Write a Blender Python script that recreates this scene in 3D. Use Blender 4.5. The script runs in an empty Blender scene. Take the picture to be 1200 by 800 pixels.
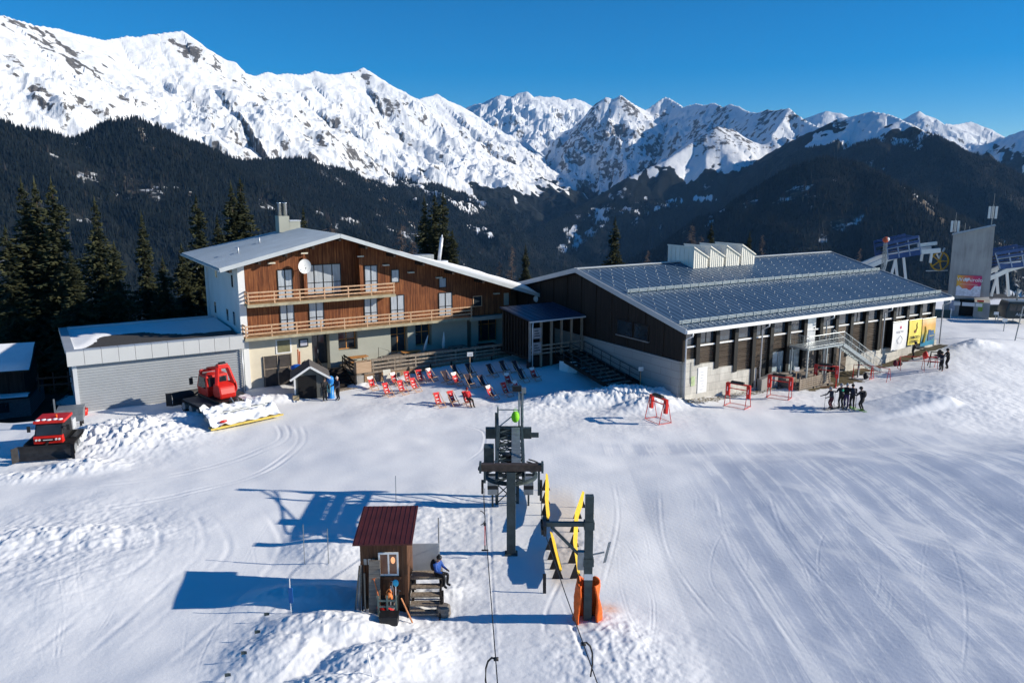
import bpy, bmesh, math, random
import numpy as np
from mathutils import Vector, Matrix
random.seed(7)
RNG = np.random.default_rng(11)
R = math.radians
sc = bpy.context.scene
COL = sc.collection

# ---------------------------------------------------------------- camera
FOC = 933.0                       # focal length in pixels of a 1200 px wide frame
PITCH = math.atan(184 / 933.0)
CAMZ = 17.0
cp, sp = math.cos(PITCH), math.sin(PITCH)
cam_d = bpy.data.cameras.new('camera')
cam = bpy.data.objects.new('camera', cam_d)
COL.objects.link(cam)
cam.location = (0, 0, CAMZ)
cam.rotation_euler = (math.pi / 2 - PITCH, 0, 0)
cam_d.sensor_width = 36.0
cam_d.lens = 36.0 * FOC / 1200.0
cam_d.clip_start = 0.5
cam_d.clip_end = 60000
sc.camera = cam

# photo measurements -> world points (used to survey where things stand)
def ray(px, py):
    u = (px - 600) / FOC; v = (py - 400) / FOC
    return np.array([u, cp - v * sp, -sp - v * cp])
def gnd(px, py, z=0.0):
    r = ray(px, py); t = (z - CAMZ) / r[2]
    return np.array([0, 0, CAMZ]) + r * t
def dep(px, py, Y):
    r = ray(px, py)
    return np.array([0, 0, CAMZ]) + r * (Y / r[1])

ANG = R(31.4)                     # both long buildings run along this heading
D1 = np.array([math.cos(ANG), math.sin(ANG), 0]); D2 = np.array([-math.sin(ANG), math.cos(ANG), 0])
HA = np.array([13.334, 61.014, 0.0])       # hall: near left corner
CO = np.array([-22.542, 65.231, 0.0])      # chalet: left end of the facade
def fr(o, s, t, z=0.0): return o + D1 * s + D2 * t + np.array([0, 0, z])

# ---------------------------------------------------------------- noise
_perm = RNG.permutation(512)
def _h(ix, iy, seed):
    return _perm[(_perm[(ix + seed * 17) & 511] + iy) & 511]
def pn(x, y, seed=0):
    x = np.asarray(x, float); y = np.asarray(y, float)
    x0 = np.floor(x).astype(np.int64); y0 = np.floor(y).astype(np.int64)
    fx = x - x0; fy = y - y0
    u = fx * fx * fx * (fx * (fx * 6 - 15) + 10); v = fy * fy * fy * (fy * (fy * 6 - 15) + 10)
    def g(ix, iy, dx, dy):
        a = _h(ix, iy, seed) * (2 * np.pi / 512.0)
        return np.cos(a) * dx + np.sin(a) * dy
    n00 = g(x0, y0, fx, fy); n10 = g(x0 + 1, y0, fx - 1, fy)
    n01 = g(x0, y0 + 1, fx, fy - 1); n11 = g(x0 + 1, y0 + 1, fx - 1, fy - 1)
    return ((n00 * (1 - u) + n10 * u) * (1 - v) + (n01 * (1 - u) + n11 * u) * v) * 1.5
def fbm(x, y, oct=4, seed=0, gain=0.5):
    s = 0; a = 1.0
    for i in range(oct):
        s = s + a * pn(x * 2 ** i, y * 2 ** i, seed + i); a *= gain
    return s
def ridged(x, y, oct=4, seed=0, gain=0.5):
    s = 0; a = 1.0
    for i in range(oct):
        s = s + a * (1 - 2 * np.abs(pn(x * 2 ** i, y * 2 ** i, seed + i))); a *= gain
    return s
def sst(x, a, b):
    t = np.clip((np.asarray(x, float) - a) / (b - a), 0, 1); return t * t * (3 - 2 * t)

# ---------------------------------------------------------------- materials
class NT:
    def __init__(s, name):
        s.m = bpy.data.materials.new(name); s.m.use_nodes = True
        s.n = s.m.node_tree; s.n.nodes.clear()
        s.out = s.n.nodes.new('ShaderNodeOutputMaterial')
        s.b = s.n.nodes.new('ShaderNodeBsdfPrincipled')
        s.n.links.new(s.b.outputs[0], s.out.inputs[0])
    def new(s, t, **kw):
        o = s.n.nodes.new(t)
        for k, v in kw.items():
            if k.startswith('_'): o.inputs[k[1:].replace('_', ' ')].default_value = v
            else: setattr(o, k, v)
        return o
    def link(s, a, b): s.n.links.new(a, b)
    def coord(s, kind='Object', scale=(1, 1, 1), rot=(0, 0, 0)):
        tc = s.new('ShaderNodeTexCoord'); mp = s.new('ShaderNodeMapping')
        mp.inputs['Scale'].default_value = scale; mp.inputs['Rotation'].default_value = rot
        s.link(tc.outputs[kind], mp.inputs[0]); return mp.outputs[0]
    def noise(s, vec, scale, detail=4, rough=.55, dist=0):
        n = s.new('ShaderNodeTexNoise'); n.inputs['Scale'].default_value = scale
        n.inputs['Detail'].default_value = detail; n.inputs['Roughness'].default_value = rough
        n.inputs['Distortion'].default_value = dist
        s.link(vec, n.inputs['Vector']); return n.outputs['Fac']
    def ramp(s, fac, stops):
        r = s.new('ShaderNodeValToRGB'); e = r.color_ramp.elements
        while len(e) < len(stops): e.new(.5)
        for k, (p, c) in enumerate(stops):
            e[k].position = p; e[k].color = (*c, 1) if len(c) == 3 else c
        s.link(fac, r.inputs[0]); return r.outputs[0]
    def mix(s, fac, a, b, blend='MIX'):
        m = s.new('ShaderNodeMix', data_type='RGBA', blend_type=blend)
        for v, i in ((fac, 0), (a, 6), (b, 7)):
            if hasattr(v, 'is_output'): s.link(v, m.inputs[i])
            else: m.inputs[i].default_value = v if i == 0 else ((*v, 1) if len(v) == 3 else v)
        return m.outputs[2]
    def math(s, op, a, b=0.0, clamp=False):
        m = s.new('ShaderNodeMath', operation=op, use_clamp=clamp)
        for v, i in ((a, 0), (b, 1)):
            if hasattr(v, 'is_output'): s.link(v, m.inputs[i])
            else: m.inputs[i].default_value = v
        return m.outputs[0]
    def attr(s, name, out='Fac'):
        a = s.new('ShaderNodeAttribute', attribute_name=name); return a.outputs[out]
    def bump(s, h, strength, dist, normal=None):
        b = s.new('ShaderNodeBump'); b.inputs['Strength'].default_value = strength
        b.inputs['Distance'].default_value = dist; s.link(h, b.inputs['Height'])
        if normal is not None: s.link(normal, b.inputs['Normal'])
        return b.outputs[0]
    def setb(s, **kw):
        for k, v in kw.items():
            i = s.b.inputs[k.replace('_', ' ')]
            if hasattr(v, 'is_output'): s.link(v, i)
            else: i.default_value = (*v, 1) if isinstance(v, tuple) and len(v) == 3 else v
        return s.m

MATS = {}
def mat(name, col, rough=.6, metal=0.0, var=.25, scale=3.0, bump=0.0, stretch=(1, 1, 1), spec=.4, bscale=None):
    if name in MATS: return MATS[name]
    t = NT(name)
    v = t.coord('Object', stretch)
    n = t.noise(v, scale, 5, .6)
    dk = tuple(c * (1 - var) for c in col); lt = tuple(min(1, c * (1 + var)) for c in col)
    c = t.ramp(n, [(.3, dk), (.7, lt)])
    t.setb(Base_Color=c, Roughness=rough, Metallic=metal)
    t.b.inputs['Specular IOR Level'].default_value = spec
    if bump:
        n2 = t.noise(v, bscale or scale * 4, 4, .6)
        t.setb(Normal=t.bump(n2, bump, .02))
    MATS[name] = t.m
    return t.m

# ---------------------------------------------------------------- mesh builder
class MB:
    """collects boxes, bars, tubes and prisms and links them as ONE mesh object"""
    def __init__(s): s.v = []; s.f = []; s.mi = []; s.cur = 0
    def m(s, i): s.cur = i; return s
    def add(s, vs, fs):
        b = len(s.v); s.v += [tuple(map(float, p)) for p in vs]
        for f in fs: s.f.append(tuple(b + i for i in f)); s.mi.append(s.cur)
        return s
    def box(s, x0, x1, y0, y1, z0, z1):
        vs = [(x0, y0, z0), (x1, y0, z0), (x1, y1, z0), (x0, y1, z0), (x0, y0, z1), (x1, y0, z1), (x1, y1, z1), (x0, y1, z1)]
        return s.add(vs, [(3, 2, 1, 0), (4, 5, 6, 7), (0, 1, 5, 4), (1, 2, 6, 5), (2, 3, 7, 6), (3, 0, 4, 7)])
    def obox(s, c, ax, ay, az):
        """oriented box: centre and three half vectors"""
        c, ax, ay, az = (np.array(q, float) for q in (c, ax, ay, az))
        vs = [c + i * ax + j * ay + k * az for k in (-1, 1) for i, j in ((-1, -1), (1, -1), (1, 1), (-1, 1))]
        return s.add(vs, [(3, 2, 1, 0), (4, 5, 6, 7), (0, 1, 5, 4), (1, 2, 6, 5), (2, 3, 7, 6), (3, 0, 4, 7)])
    def bar(s, a, b, w, h=None, up=(0, 0, 1)):
        """rectangular bar from a to b"""
        h = h or w; a = np.array(a, float); b = np.array(b, float); d = b - a; L = np.linalg.norm(d)
        if L < 1e-6: return s
        d /= L; up = np.array(up, float)
        if abs(d @ up) > .98: up = np.array([1.0, 0, 0]) if abs(d[0]) < .9 else np.array([0, 1.0, 0])
        x = np.cross(d, up); x /= np.linalg.norm(x); y = np.cross(x, d)
        return s.obox((a + b) / 2, x * w / 2, d * L / 2, y * h / 2)
    def tube(s, pts, r, n=8, caps=True):
        pts = [np.array(p, float) for p in pts]
        rs = r if isinstance(r, (list, tuple)) else [r] * len(pts)
        rings = []; ref = None
        for i, p in enumerate(pts):
            d = (pts[min(i + 1, len(pts) - 1)] - pts[max(i - 1, 0)]); d = d / (np.linalg.norm(d) + 1e-9)
            if ref is None: ref = np.array([0, 0, 1.0]) if abs(d[2]) < .9 else np.array([1.0, 0, 0])
            x = np.cross(d, ref); x /= (np.linalg.norm(x) + 1e-9); y = np.cross(d, x); ref = -y if False else ref
            rings.append([p + rs[i] * (math.cos(2 * math.pi * k / n) * x + math.sin(2 * math.pi * k / n) * y) for k in range(n)])
        vs = [q for ring in rings for q in ring]; fs = []
        for i in range(len(rings) - 1):
            for k in range(n):
                a = i * n + k; b = i * n + (k + 1) % n
                fs.append((a, b, b + n, a + n))
        if caps:
            fs.append(tuple(range(n - 1, -1, -1))); fs.append(tuple(range((len(rings) - 1) * n, len(rings) * n)))
        return s.add(vs, fs)
    def prism(s, poly, axis, a0, a1):
        """2-D polygon extruded along axis: 'y' -> poly is (x,z); 'x' -> (y,z); 'z' -> (x,y)"""
        def P(p, a): return {'y': (p[0], a, p[1]), 'x': (a, p[0], p[1]), 'z': (p[0], p[1], a)}[axis]
        n = len(poly); vs = [P(p, a0) for p in poly] + [P(p, a1) for p in poly]
        fs = [tuple(range(n)), tuple(range(2 * n - 1, n - 1, -1))] + [(i, i + n, (i + 1) % n + n, (i + 1) % n) for i in range(n)]
        return s.add(vs, fs)
    def lathe(s, prof, n=16, c=(0, 0, 0)):
        vs = [(c[0] + r * math.cos(2 * math.pi * k / n), c[1] + r * math.sin(2 * math.pi * k / n), c[2] + z) for r, z in prof for k in range(n)]
        fs = [(i * n + k, i * n + (k + 1) % n, (i + 1) * n + (k + 1) % n, (i + 1) * n + k) for i in range(len(prof) - 1) for k in range(n)]
        fs += [tuple(range(n - 1, -1, -1)), tuple(range((len(prof) - 1) * n, len(prof) * n))]
        return s.add(vs, fs)
    def ball(s, c, r, n=12, m=8):
        rx, ry, rz = r if isinstance(r, (tuple, list)) else (r, r, r)
        vs = [(c[0], c[1], c[2] - rz)]
        for i in range(1, m):
            a = -math.pi / 2 + math.pi * i / m
            vs += [(c[0] + rx * math.cos(a) * math.cos(2 * math.pi * k / n), c[1] + ry * math.cos(a) * math.sin(2 * math.pi * k / n), c[2] + rz * math.sin(a)) for k in range(n)]
        vs.append((c[0], c[1], c[2] + rz)); fs = []
        for k in range(n): fs.append((0, 1 + (k + 1) % n, 1 + k))
        for i in range(m - 2):
            for k in range(n):
                a = 1 + i * n; fs.append((a + k, a + (k + 1) % n, a + n + (k + 1) % n, a + n + k))
        top = len(vs) - 1; a = 1 + (m - 2) * n
        for k in range(n): fs.append((a + k, a + (k + 1) % n, top))
        return s.add(vs, fs)
    def sheet(s, P, thick=0.0):
        """grid of points P[i][j] -> quads"""
        ni, nj = len(P), len(P[0])
        vs = [p for row in P for p in row]
        fs = [(i * nj + j, i * nj + j + 1, (i + 1) * nj + j + 1, (i + 1) * nj + j) for i in range(ni - 1) for j in range(nj - 1)]
        return s.add(vs, fs)
    def build(s, name, mats, parent=None, smooth=False, bevel=0.0, fix=True):
        me = bpy.data.meshes.new(name); me.from_pydata(s.v, [], s.f)
        if not isinstance(mats, (list, tuple)): mats = [mats]
        for q in mats: me.materials.append(q)
        me.polygons.foreach_set('material_index', s.mi)
        if fix:
            bm = bmesh.new(); bm.from_mesh(me); bmesh.ops.recalc_face_normals(bm, faces=bm.faces)
            bm.to_mesh(me); bm.free()
        if smooth: me.polygons.foreach_set('use_smooth', [True] * len(me.polygons))
        me.update()
        o = bpy.data.objects.new(name, me); COL.objects.link(o)
        if parent is not None: o.parent = parent
        if bevel:
            b = o.modifiers.new('bevel', 'BEVEL'); b.width = bevel; b.segments = 2; b.limit_method = 'ANGLE'
        return o

def tag(o, label=None, cat=None, group=None, kind=None):
    if label: o['label'] = label
    if cat: o['category'] = cat
    if group: o['group'] = group
    if kind: o['kind'] = kind
    return o
def thing(name, label, cat, loc, rz=0.0, group=None):
    o = bpy.data.objects.new(name, None); COL.objects.link(o)
    o.location = [float(q) for q in loc]; o.rotation_euler = (0, 0, rz); o.empty_display_size = .3
    return tag(o, label, cat, group)
def dup(o, parent=None, label=None, loc=None, rz=None, scale=None):
    c = o.copy(); COL.objects.link(c); c.parent = parent
    if label: c['label'] = label
    if loc is not None: c.location = [float(q) for q in loc]
    if rz is not None: c.rotation_euler = (0, 0, rz)
    if scale is not None: c.scale = (scale, scale, scale) if not isinstance(scale, tuple) else scale
    for ch in o.children: dup(ch, c)
    return c
def text_mesh(body, size, name, m, parent, loc, rot, depth=.01, align='CENTER', bold=False):
    cu = bpy.data.curves.new(name, 'FONT'); cu.body = body; cu.size = size; cu.align_x = align; cu.align_y = 'CENTER'
    cu.extrude = depth; cu.offset = .012 * size if bold else 0
    cu.resolution_u = 3
    to = bpy.data.objects.new(name, cu); COL.objects.link(to)
    dg = bpy.context.evaluated_depsgraph_get(); me = bpy.data.meshes.new_from_object(to.evaluated_get(dg))
    bpy.data.objects.remove(to); bpy.data.curves.remove(cu)
    me.materials.clear(); me.materials.append(m)
    o = bpy.data.objects.new(name, me); COL.objects.link(o); o.parent = parent
    o.location = loc; o.rotation_euler = rot
    return o
def grid_mesh(name, X, Y, Z, mats, mask=None, attrs=None, smooth=True, parent=None):
    """numpy heightfield -> one mesh"""
    ni, nj = X.shape
    idx = np.arange(ni * nj).reshape(ni, nj)
    q = np.stack([idx[:-1, :-1], idx[:-1, 1:], idx[1:, 1:], idx[1:, :-1]], -1).reshape(-1, 4)
    if mask is not None: q = q[mask.reshape(-1)]
    used, inv = np.unique(q, return_inverse=True)
    q = inv.reshape(-1, 4)
    co = np.stack([X, Y, Z], -1).reshape(-1, 3)[used]
    me = bpy.data.meshes.new(name)
    me.vertices.add(len(co)); me.vertices.foreach_set('co', co.astype(np.float32).ravel())
    me.loops.add(q.size); me.loops.foreach_set('vertex_index', q.astype(np.int32).ravel())
    me.polygons.add(len(q)); me.polygons.foreach_set('loop_start', np.arange(0, q.size, 4, dtype=np.int32))
    me.polygons.foreach_set('use_smooth', np.full(len(q), smooth))
    for k, a in (attrs or {}).items():
        at = me.attributes.new(k, 'FLOAT', 'POINT'); at.data.foreach_set('value', a.reshape(-1)[used].astype(np.float32))
    me.update(calc_edges=True); me.validate()
    for m_ in (mats if isinstance(mats, list) else [mats]): me.materials.append(m_)
    o = bpy.data.objects.new(name, me); COL.objects.link(o)
    if parent is not None: o.parent = parent
    return o

SKY_ALT=2500.0; SKY_AIR=1.0; SKY_DUST=0.0; SKY_OZ=4.0; SKY_STR=0.10; SKY_SAT=1.47; SUN_STR=5.0; EXPO=0.31; HAZE=1.9e-5

# ---------------------------------------------------------------- sky, sun, haze
SUN_EL = R(22.0)
SUN_DIR = np.array([1.0, -0.07]); SUN_DIR /= np.linalg.norm(SUN_DIR)      # towards the sun
w = bpy.data.worlds.new('World'); sc.world = w; w.use_nodes = True
wn = w.node_tree; wn.nodes.clear()
sky = wn.nodes.new('ShaderNodeTexSky'); sky.sky_type = 'NISHITA'; sky.sun_disc = False
sky.sun_elevation = SUN_EL; sky.sun_rotation = math.atan2(SUN_DIR[0], SUN_DIR[1])
sky.altitude = SKY_ALT; sky.air_density = SKY_AIR; sky.dust_density = SKY_DUST; sky.ozone_density = SKY_OZ
bg = wn.nodes.new('ShaderNodeBackground'); bg.inputs[1].default_value = SKY_STR
wo = wn.nodes.new('ShaderNodeOutputWorld')
hs = wn.nodes.new('ShaderNodeHueSaturation'); hs.inputs['Saturation'].default_value = SKY_SAT
wn.links.new(sky.outputs[0], hs.inputs['Color']); wn.links.new(hs.outputs[0], bg.inputs[0]); wn.links.new(bg.outputs[0], wo.inputs[0])
sd = bpy.data.lights.new('sun', 'SUN'); sd.energy = SUN_STR; sd.angle = R(0.53); sd.color = (1.0, .92, .79)
so = bpy.data.objects.new('sun', sd); COL.objects.link(so); so.location = (60, -5, 60)
dirv = Vector((SUN_DIR[0] * math.cos(SUN_EL), SUN_DIR[1] * math.cos(SUN_EL), math.sin(SUN_EL)))
so.rotation_euler = dirv.to_track_quat('Z', 'Y').to_euler()
sc.view_settings.view_transform = 'Standard'; sc.view_settings.look = 'None'
sc.view_settings.exposure = EXPO; sc.view_settings.gamma = 1.0
try: sc.view_settings.use_curve_mapping = False
except Exception: pass
sc.cycles.max_bounces = 6; sc.cycles.diffuse_bounces = 3; sc.cycles.glossy_bounces = 3
sc.cycles.transmission_bounces = 4; sc.cycles.transparent_max_bounces = 6; sc.cycles.volume_bounces = 0
sc.cycles.use_denoising = True
sc.cycles.use_adaptive_sampling = True
if HAZE > 0:
    hz = MB().box(-9500, 9500, -60, 15500, -700, 2300).build('haze', mat('tmp_haze', (1, 1, 1)))
    t = NT('haze_air'); t.n.nodes.remove(t.b)
    pv = t.n.nodes.new('ShaderNodeVolumePrincipled'); pv.inputs['Color'].default_value = (.22, .52, 1, 1)
    pv.inputs['Density'].default_value = HAZE; pv.inputs['Anisotropy'].default_value = 0.0
    t.n.links.new(pv.outputs[0], t.out.inputs['Volume'])
    hz.data.materials.clear(); hz.data.materials.append(t.m); tag(hz, kind='stuff')
    hz.display_type = 'WIRE'

# ---------------------------------------------------------------- mountains: real distances, real heights
# crest surveyed as (bearing px, elevation px, distance km)
CR = {
 'snow_range': dict(t=.62, tl=-1, pts=[(-200,-12,4.0),(-140,-5,4.1),(-60,12,4.3),(5,18,4.6),(30,26,4.7),(63,33,4.8),(100,42,5.0),(120,46,5.1),(140,44,5.2),(165,42,5.3),(188,38,5.4),(213,37,5.5),(222,43,5.6),(238,58,5.8),(262,75,6.0),(285,86,6.2),(300,88,6.3),(312,84,6.4),(325,88,6.5),(340,85,6.6),(355,88,6.7),(368,83,6.8),(380,86,6.9),(397,87,7.0),(415,84,7.2),(426,79,7.3),(438,87,7.5),(455,100,7.8),(475,112,8.1),(490,117,8.4),(505,112,8.6),(512,110,8.7),(525,118,8.9),(540,124,9.2),(548,128,9.3),(556,136,9.2),(568,150,9.0),(580,163,8.8)]),
 'forested_ridge': dict(t=.55, tl=900, pts=[(-200,158,2.6),(-140,150,2.7),(-60,140,2.8),(0,143,2.9),(20,151,2.9),(55,156,3.0),(75,162,3.0),(95,168,3.0),(105,156,3.1),(130,143,3.1),(150,141,3.1),(168,142,3.2),(178,146,3.2),(205,160,3.3),(247,175,3.5),(287,190,3.6),(320,187,3.8),(350,186,3.9),(390,195,4.1),(430,210,4.3),(470,226,4.5),(510,241,4.7),(545,263,4.9),(565,290,5.0),(590,330,5.0),(620,380,5.0)]),
 'glacier_peaks': dict(t=.55, tl=-1, pts=[(515,140,12.5),(530,135,12.5),(545,127,12.5),(556,122,12.5),(566,121,12.4),(578,114,12.3),(587,111,12.2),(600,113,12.2),(608,109,12.2),(617,107,12.2),(625,112,12.2),(640,113,12.3),(652,113,12.4),(660,117,12.5),(672,115,12.6),(682,118,12.7),(690,126,12.8),(705,132,12.9)]),
 'shaded_range': dict(t=.74, tl=-20, pts=[(680,140,9.0),(690,130,9.0),(700,120,9.0),(710,113,9.0),(718,116,9.0),(727,111,9.0),(738,119,9.1),(748,125,9.2),(756,129,9.3),(770,120,9.4),(780,113,9.5),(788,117,9.4),(800,125,9.2),(815,121,9.0),(826,123,8.8),(838,120,8.6),(846,126,8.4),(856,122,8.2),(867,125,8.0),(878,131,7.8),(888,132,7.6),(900,128,7.4),(914,129,7.2),(925,126,7.0),(935,135,6.9),(950,143,6.8),(962,150,6.7),(975,160,6.6)],
   spurs=[[(838,122,8.6),(836,138,8.2),(826,156,7.7)],[(925,128,7.0),(917,142,6.8),(905,158,6.6)]]),
 'wooded_spur': dict(t=.66, tl=120, pts=[(520,360,4.6),(560,330,4.9),(590,300,5.1),(640,262,5.4),(690,238,5.6),(735,208,5.8),(780,188,6.0),(815,164,6.3),(838,148,6.4),(862,152,6.5),(880,165,6.5),(910,170,6.5)]),
 'rounded_hill': dict(t=.56, tl=330, pts=[(900,180,6.2),(930,163,6.1),(960,149,6.0),(985,138,6.0),(1005,134,6.0),(1020,130,6.0),(1040,133,5.9),(1055,138,5.8),(1068,146,5.7),(1080,153,5.6),(1095,158,5.4),(1110,168,5.2),(1130,190,5.0),(1150,203,4.9),(1165,217,4.8),(1200,247,4.6),(1260,285,4.4),(1330,330,4.2)]),
 'near_wooded_hill': dict(t=.55, tl=900, pts=[(760,340,3.1),(800,305,3.2),(837,276,3.3),(868,246,3.4),(900,217,3.5),(933,194,3.6),(967,185,3.6),(1000,190,3.6),(1033,205,3.5),(1054,223,3.4),(1075,247,3.3),(1112,276,3.2),(1150,310,3.1),(1200,350,3.0)]),
 'far_peaks': dict(t=.55, tl=-1, pts=[(915,152,13),(930,146,13),(940,140,13),(955,135,13),(968,130,13),(978,132,13),(985,132,13),(995,138,13),(1005,143,13),(1020,150,13),(1040,150,12.5),(1060,140,12.3),(1070,134,12.2),(1077,130,12),(1086,135,12),(1095,138,12),(1105,144,12),(1118,146,12.2),(1130,144,12.4),(1138,142,12.5),(1150,147,12.5),(1160,151,12.5),(1170,159,12.4),(1185,168,12.3)]),
 'right_range': dict(t=.5, tl=230, pts=[(1130,185,7.9),(1145,174,7.9),(1160,167,7.9),(1178,160,8),(1190,156,8),(1200,152,8),(1230,140,8),(1280,130,8),(1340,120,8)]),
}
VALLEY = -560.0
def p3(px, py, km):
    r = ray(px, py); h = math.hypot(r[0], r[1]); k = km * 1000 / h
    return np.array([r[0] * k, r[1] * k, CAMZ + r[2] * k])

NAZ, NR = 1000, 560
az = np.linspace(R(-39), R(39), NAZ)[:, None]
rr = np.exp(np.linspace(math.log(900), math.log(14500), NR))[None, :]
MX = np.sin(az) * rr; MY = np.cos(az) * rr
MH = np.full(MX.shape, VALLEY) + 40 * fbm(MX / 900, MY / 900, 3, 3)
MID = np.full(MX.shape, -1); WA = np.zeros(MX.shape); WD = np.full(MX.shape, 900.0)
names_r = list(CR)
wx = MX + 120 * pn(MX / 700, MY / 700, 91); wy = MY + 120 * pn(MX / 700, MY / 700, 92)
iso = ridged(wx / 520, wy / 520, 5, 40, .52)
jag = fbm(MX / 120, MY / 120, 3, 55)
for ri, nm in enumerate(names_r):
    c = CR[nm]; best = np.full(MX.shape, -1e9)
    lines = [c['pts']] + c.get('spurs', [])
    for li, ln in enumerate(lines):
        P = np.array([p3(*q) for q in ln]); arc = 0.0
        for a, b in zip(P[:-1], P[1:]):
            ab = b[:2] - a[:2]; L2 = ab @ ab; L = math.sqrt(L2)
            t = np.clip(((MX - a[0]) * ab[0] + (MY - a[1]) * ab[1]) / L2, 0, 1)
            dx = MX - a[0] - t * ab[0]; dy = MY - a[1] - t * ab[1]
            d = np.sqrt(dx * dx + dy * dy)
            zc = a[2] + t * (b[2] - a[2])
            h = zc - c['t'] * d * (1.12 - .12 * np.clip(d / 1500, 0, 2))
            up = h > best
            if li == 0: D_ = d if arc == 0 else np.where(up, d, D_); A_ = (arc + t * L) if arc == 0 else np.where(up, arc + t * L, A_)
            else: D_ = np.where(up, d, D_); A_ = np.where(up, 9000 * li + arc + t * L, A_)
            best = np.where(up, h, best); arc += L
    wood = c['tl'] > 800
    amp = np.clip(D_, 0, 700) * (.12 if wood else {'snow_range': .17, 'shaded_range': .30}.get(nm, .22))
    aw = A_ + 90 * pn(MX / 300, MY / 300, 77)
    gul = ridged(aw / 420, D_ / 1900, 4, 10 + ri, .55)
    hh = best + amp * (.55 * (gul - 1.0) + .5 * (iso - 1.0)) + jag * (2 if wood else 7 + .01 * np.clip(D_, 0, 800))
    up = hh > MH
    MH = np.where(up, hh, MH); MID = np.where(up, ri, MID); WA = np.where(up, aw, WA); WD = np.where(up, D_, WD)
# slope, classification
gr = np.gradient(MH, axis=1) / np.gradient(np.broadcast_to(rr, MH.shape), axis=1)
ga = np.gradient(MH, axis=0) / (np.gradient(np.broadcast_to(az, MH.shape), axis=0) * rr)
SL = np.sqrt(gr ** 2 + ga ** 2)
n1 = fbm(MX / 260, MY / 260, 4, 21); n2 = fbm(MX / 70, MY / 70, 3, 31)
TL = np.array([CR[n]['tl'] for n in names_r] + [900.0])[MID]
forest = sst((TL + 130 * n1 + 60 * n2 - MH), -40, 60)
st_ = pn(WA / 75, WD / 420, 34) + .6 * pn(WA / 34, WD / 170, 35)
rock = np.clip(.05 + .10 * np.isin(MID, [3, 5, 8]) + .40 * (SL - .62) + .20 * st_ + .15 * n1 + .05 * n2, 0, .60)
low = sst(-(MH - 330), -260, 300) * (MID == 0)
rock = np.maximum(rock, sst(.7 * n1 + .6 * n2 + .35 * st_ + low * .8, .75, 1.5) * .52 * (MID == 0))
thin = sst(n1 + .5 * n2, .35, .75) * np.isin(MID, [1, 4, 6]); 
rock = np.where(MID == 4, np.maximum(rock, .46 * sst(MH + 90 * n2, 180, 300)), rock)
grass = .40 * thin; forest = forest * (1 - .45 * thin)
# clearings and slides, surveyed on the photo and fixed on the slopes
vx, vy, vz = MX, MY, MH - CAMZ
zc_ = vy * cp - vz * sp
PXv = 600 + FOC * vx / zc_; PYv = 400 + FOC * (-vy * sp - vz * cp) / zc_
def strip(ids, pts, wd, soft=.5, nz=4.0):
    best = np.full(MX.shape, 1e9)
    for (x0, y0), (x1, y1) in zip(pts[:-1], pts[1:]):
        L2 = (x1 - x0) ** 2 + (y1 - y0) ** 2
        t = np.clip(((PXv - x0) * (x1 - x0) + (PYv - y0) * (y1 - y0)) / L2, 0, 1)
        best = np.minimum(best, np.hypot(PXv - x0 - t * (x1 - x0), PYv - y0 - t * (y1 - y0)))
    return sst(-(best + nz * (n2 + n1)), -wd * (1 + soft), -wd * (1 - soft)) * np.isin(MID, ids)
iR2 = 1
for ids, pts, wd in (([1, 0, 4], [(424, 206), (440, 222), (462, 240), (488, 262)], 6), ([1], [(180, 172), (172, 162), (165, 150)], 4),
                     ([1], [(110, 233), (150, 226)], 3), ([5, 6, 7, -1], [(1058, 222), (1080, 238), (1105, 262)], 5),
                     ([1], [(225, 228), (205, 220)], 3), ([5, 6, -1], [(1170, 285), (1200, 300)], 6)):
    g = strip(ids, pts, wd, .8, 7) * sst(n2 + .5 * n1, -.45, .15); grass = np.maximum(grass, g); forest = forest * (1 - g)
for ids, pts, wd in (([3, 4], [(776, 240), (758, 250), (742, 262)], 3), ([3, 4, 6], [(735, 246), (775, 240), (832, 231)], 3.5),
                     ([3, 4, 6, -1], [(848, 250), (825, 266), (838, 262)], 3), ([3, 4, -1], [(720, 238), (690, 252), (668, 272)], 3),
                     ([4, -1], [(704, 258), (676, 285), (652, 300), (636, 322)], 6), ([0, 3, 4, -1], [(522, 204), (545, 226), (560, 242)], 9), ([3, 4], [(562, 236), (600, 222), (655, 204)], 8), ([4, -1], [(600, 232), (640, 226), (690, 214)], 5), ([0, 4, -1], [(540, 240), (556, 262), (575, 275)], 4), ([4, -1], [(575, 262), (620, 268), (560, 285)], 2.5),
                     ([1], [(85, 172), (105, 176)], 2.5), ([5], [(1000, 178), (1018, 186), (1030, 190)], 5), ([5], [(1000, 160), (1060, 165), (1075, 172)], 6),
                     ([5, 3], [(985, 155), (990, 172)], 5)):
    g = strip(ids, pts, wd, .9, 9) * sst(n2, -.5, .1); forest = forest * (1 - g)
for pts, wd in (([(12, 24), (35, 40), (62, 58)], 9), ([(62, 42), (85, 68), (112, 86)], 9), ([(-10, 58), (25, 70)], 5), ([(190, 44), (215, 52), (232, 62)], 6),
                ([(130, 112), (165, 118), (190, 130)], 5), ([(245, 132), (275, 138)], 5), ([(40, 105), (55, 110)], 5), ([(355, 156), (372, 164)], 5),
                ([(255, 80), (290, 105), (320, 122)], 4), ([(415, 84), (424, 88)], 4)):
    rock = np.maximum(rock, strip([0], pts, wd, .8, 9) * (.40 + .25 * sst(st_, -.3, .4)))
for pts, wd in (([(848, 132), (835, 148), (815, 160)], 7), ([(905, 132), (890, 150), (870, 158)], 6), ([(930, 130), (940, 142)], 5), ([(700, 118), (690, 140), (672, 160)], 5), ([(730, 116), (745, 130)], 5)):
    rock = np.maximum(rock, strip([3, 4], pts, wd, .8, 9) * .55)

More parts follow.
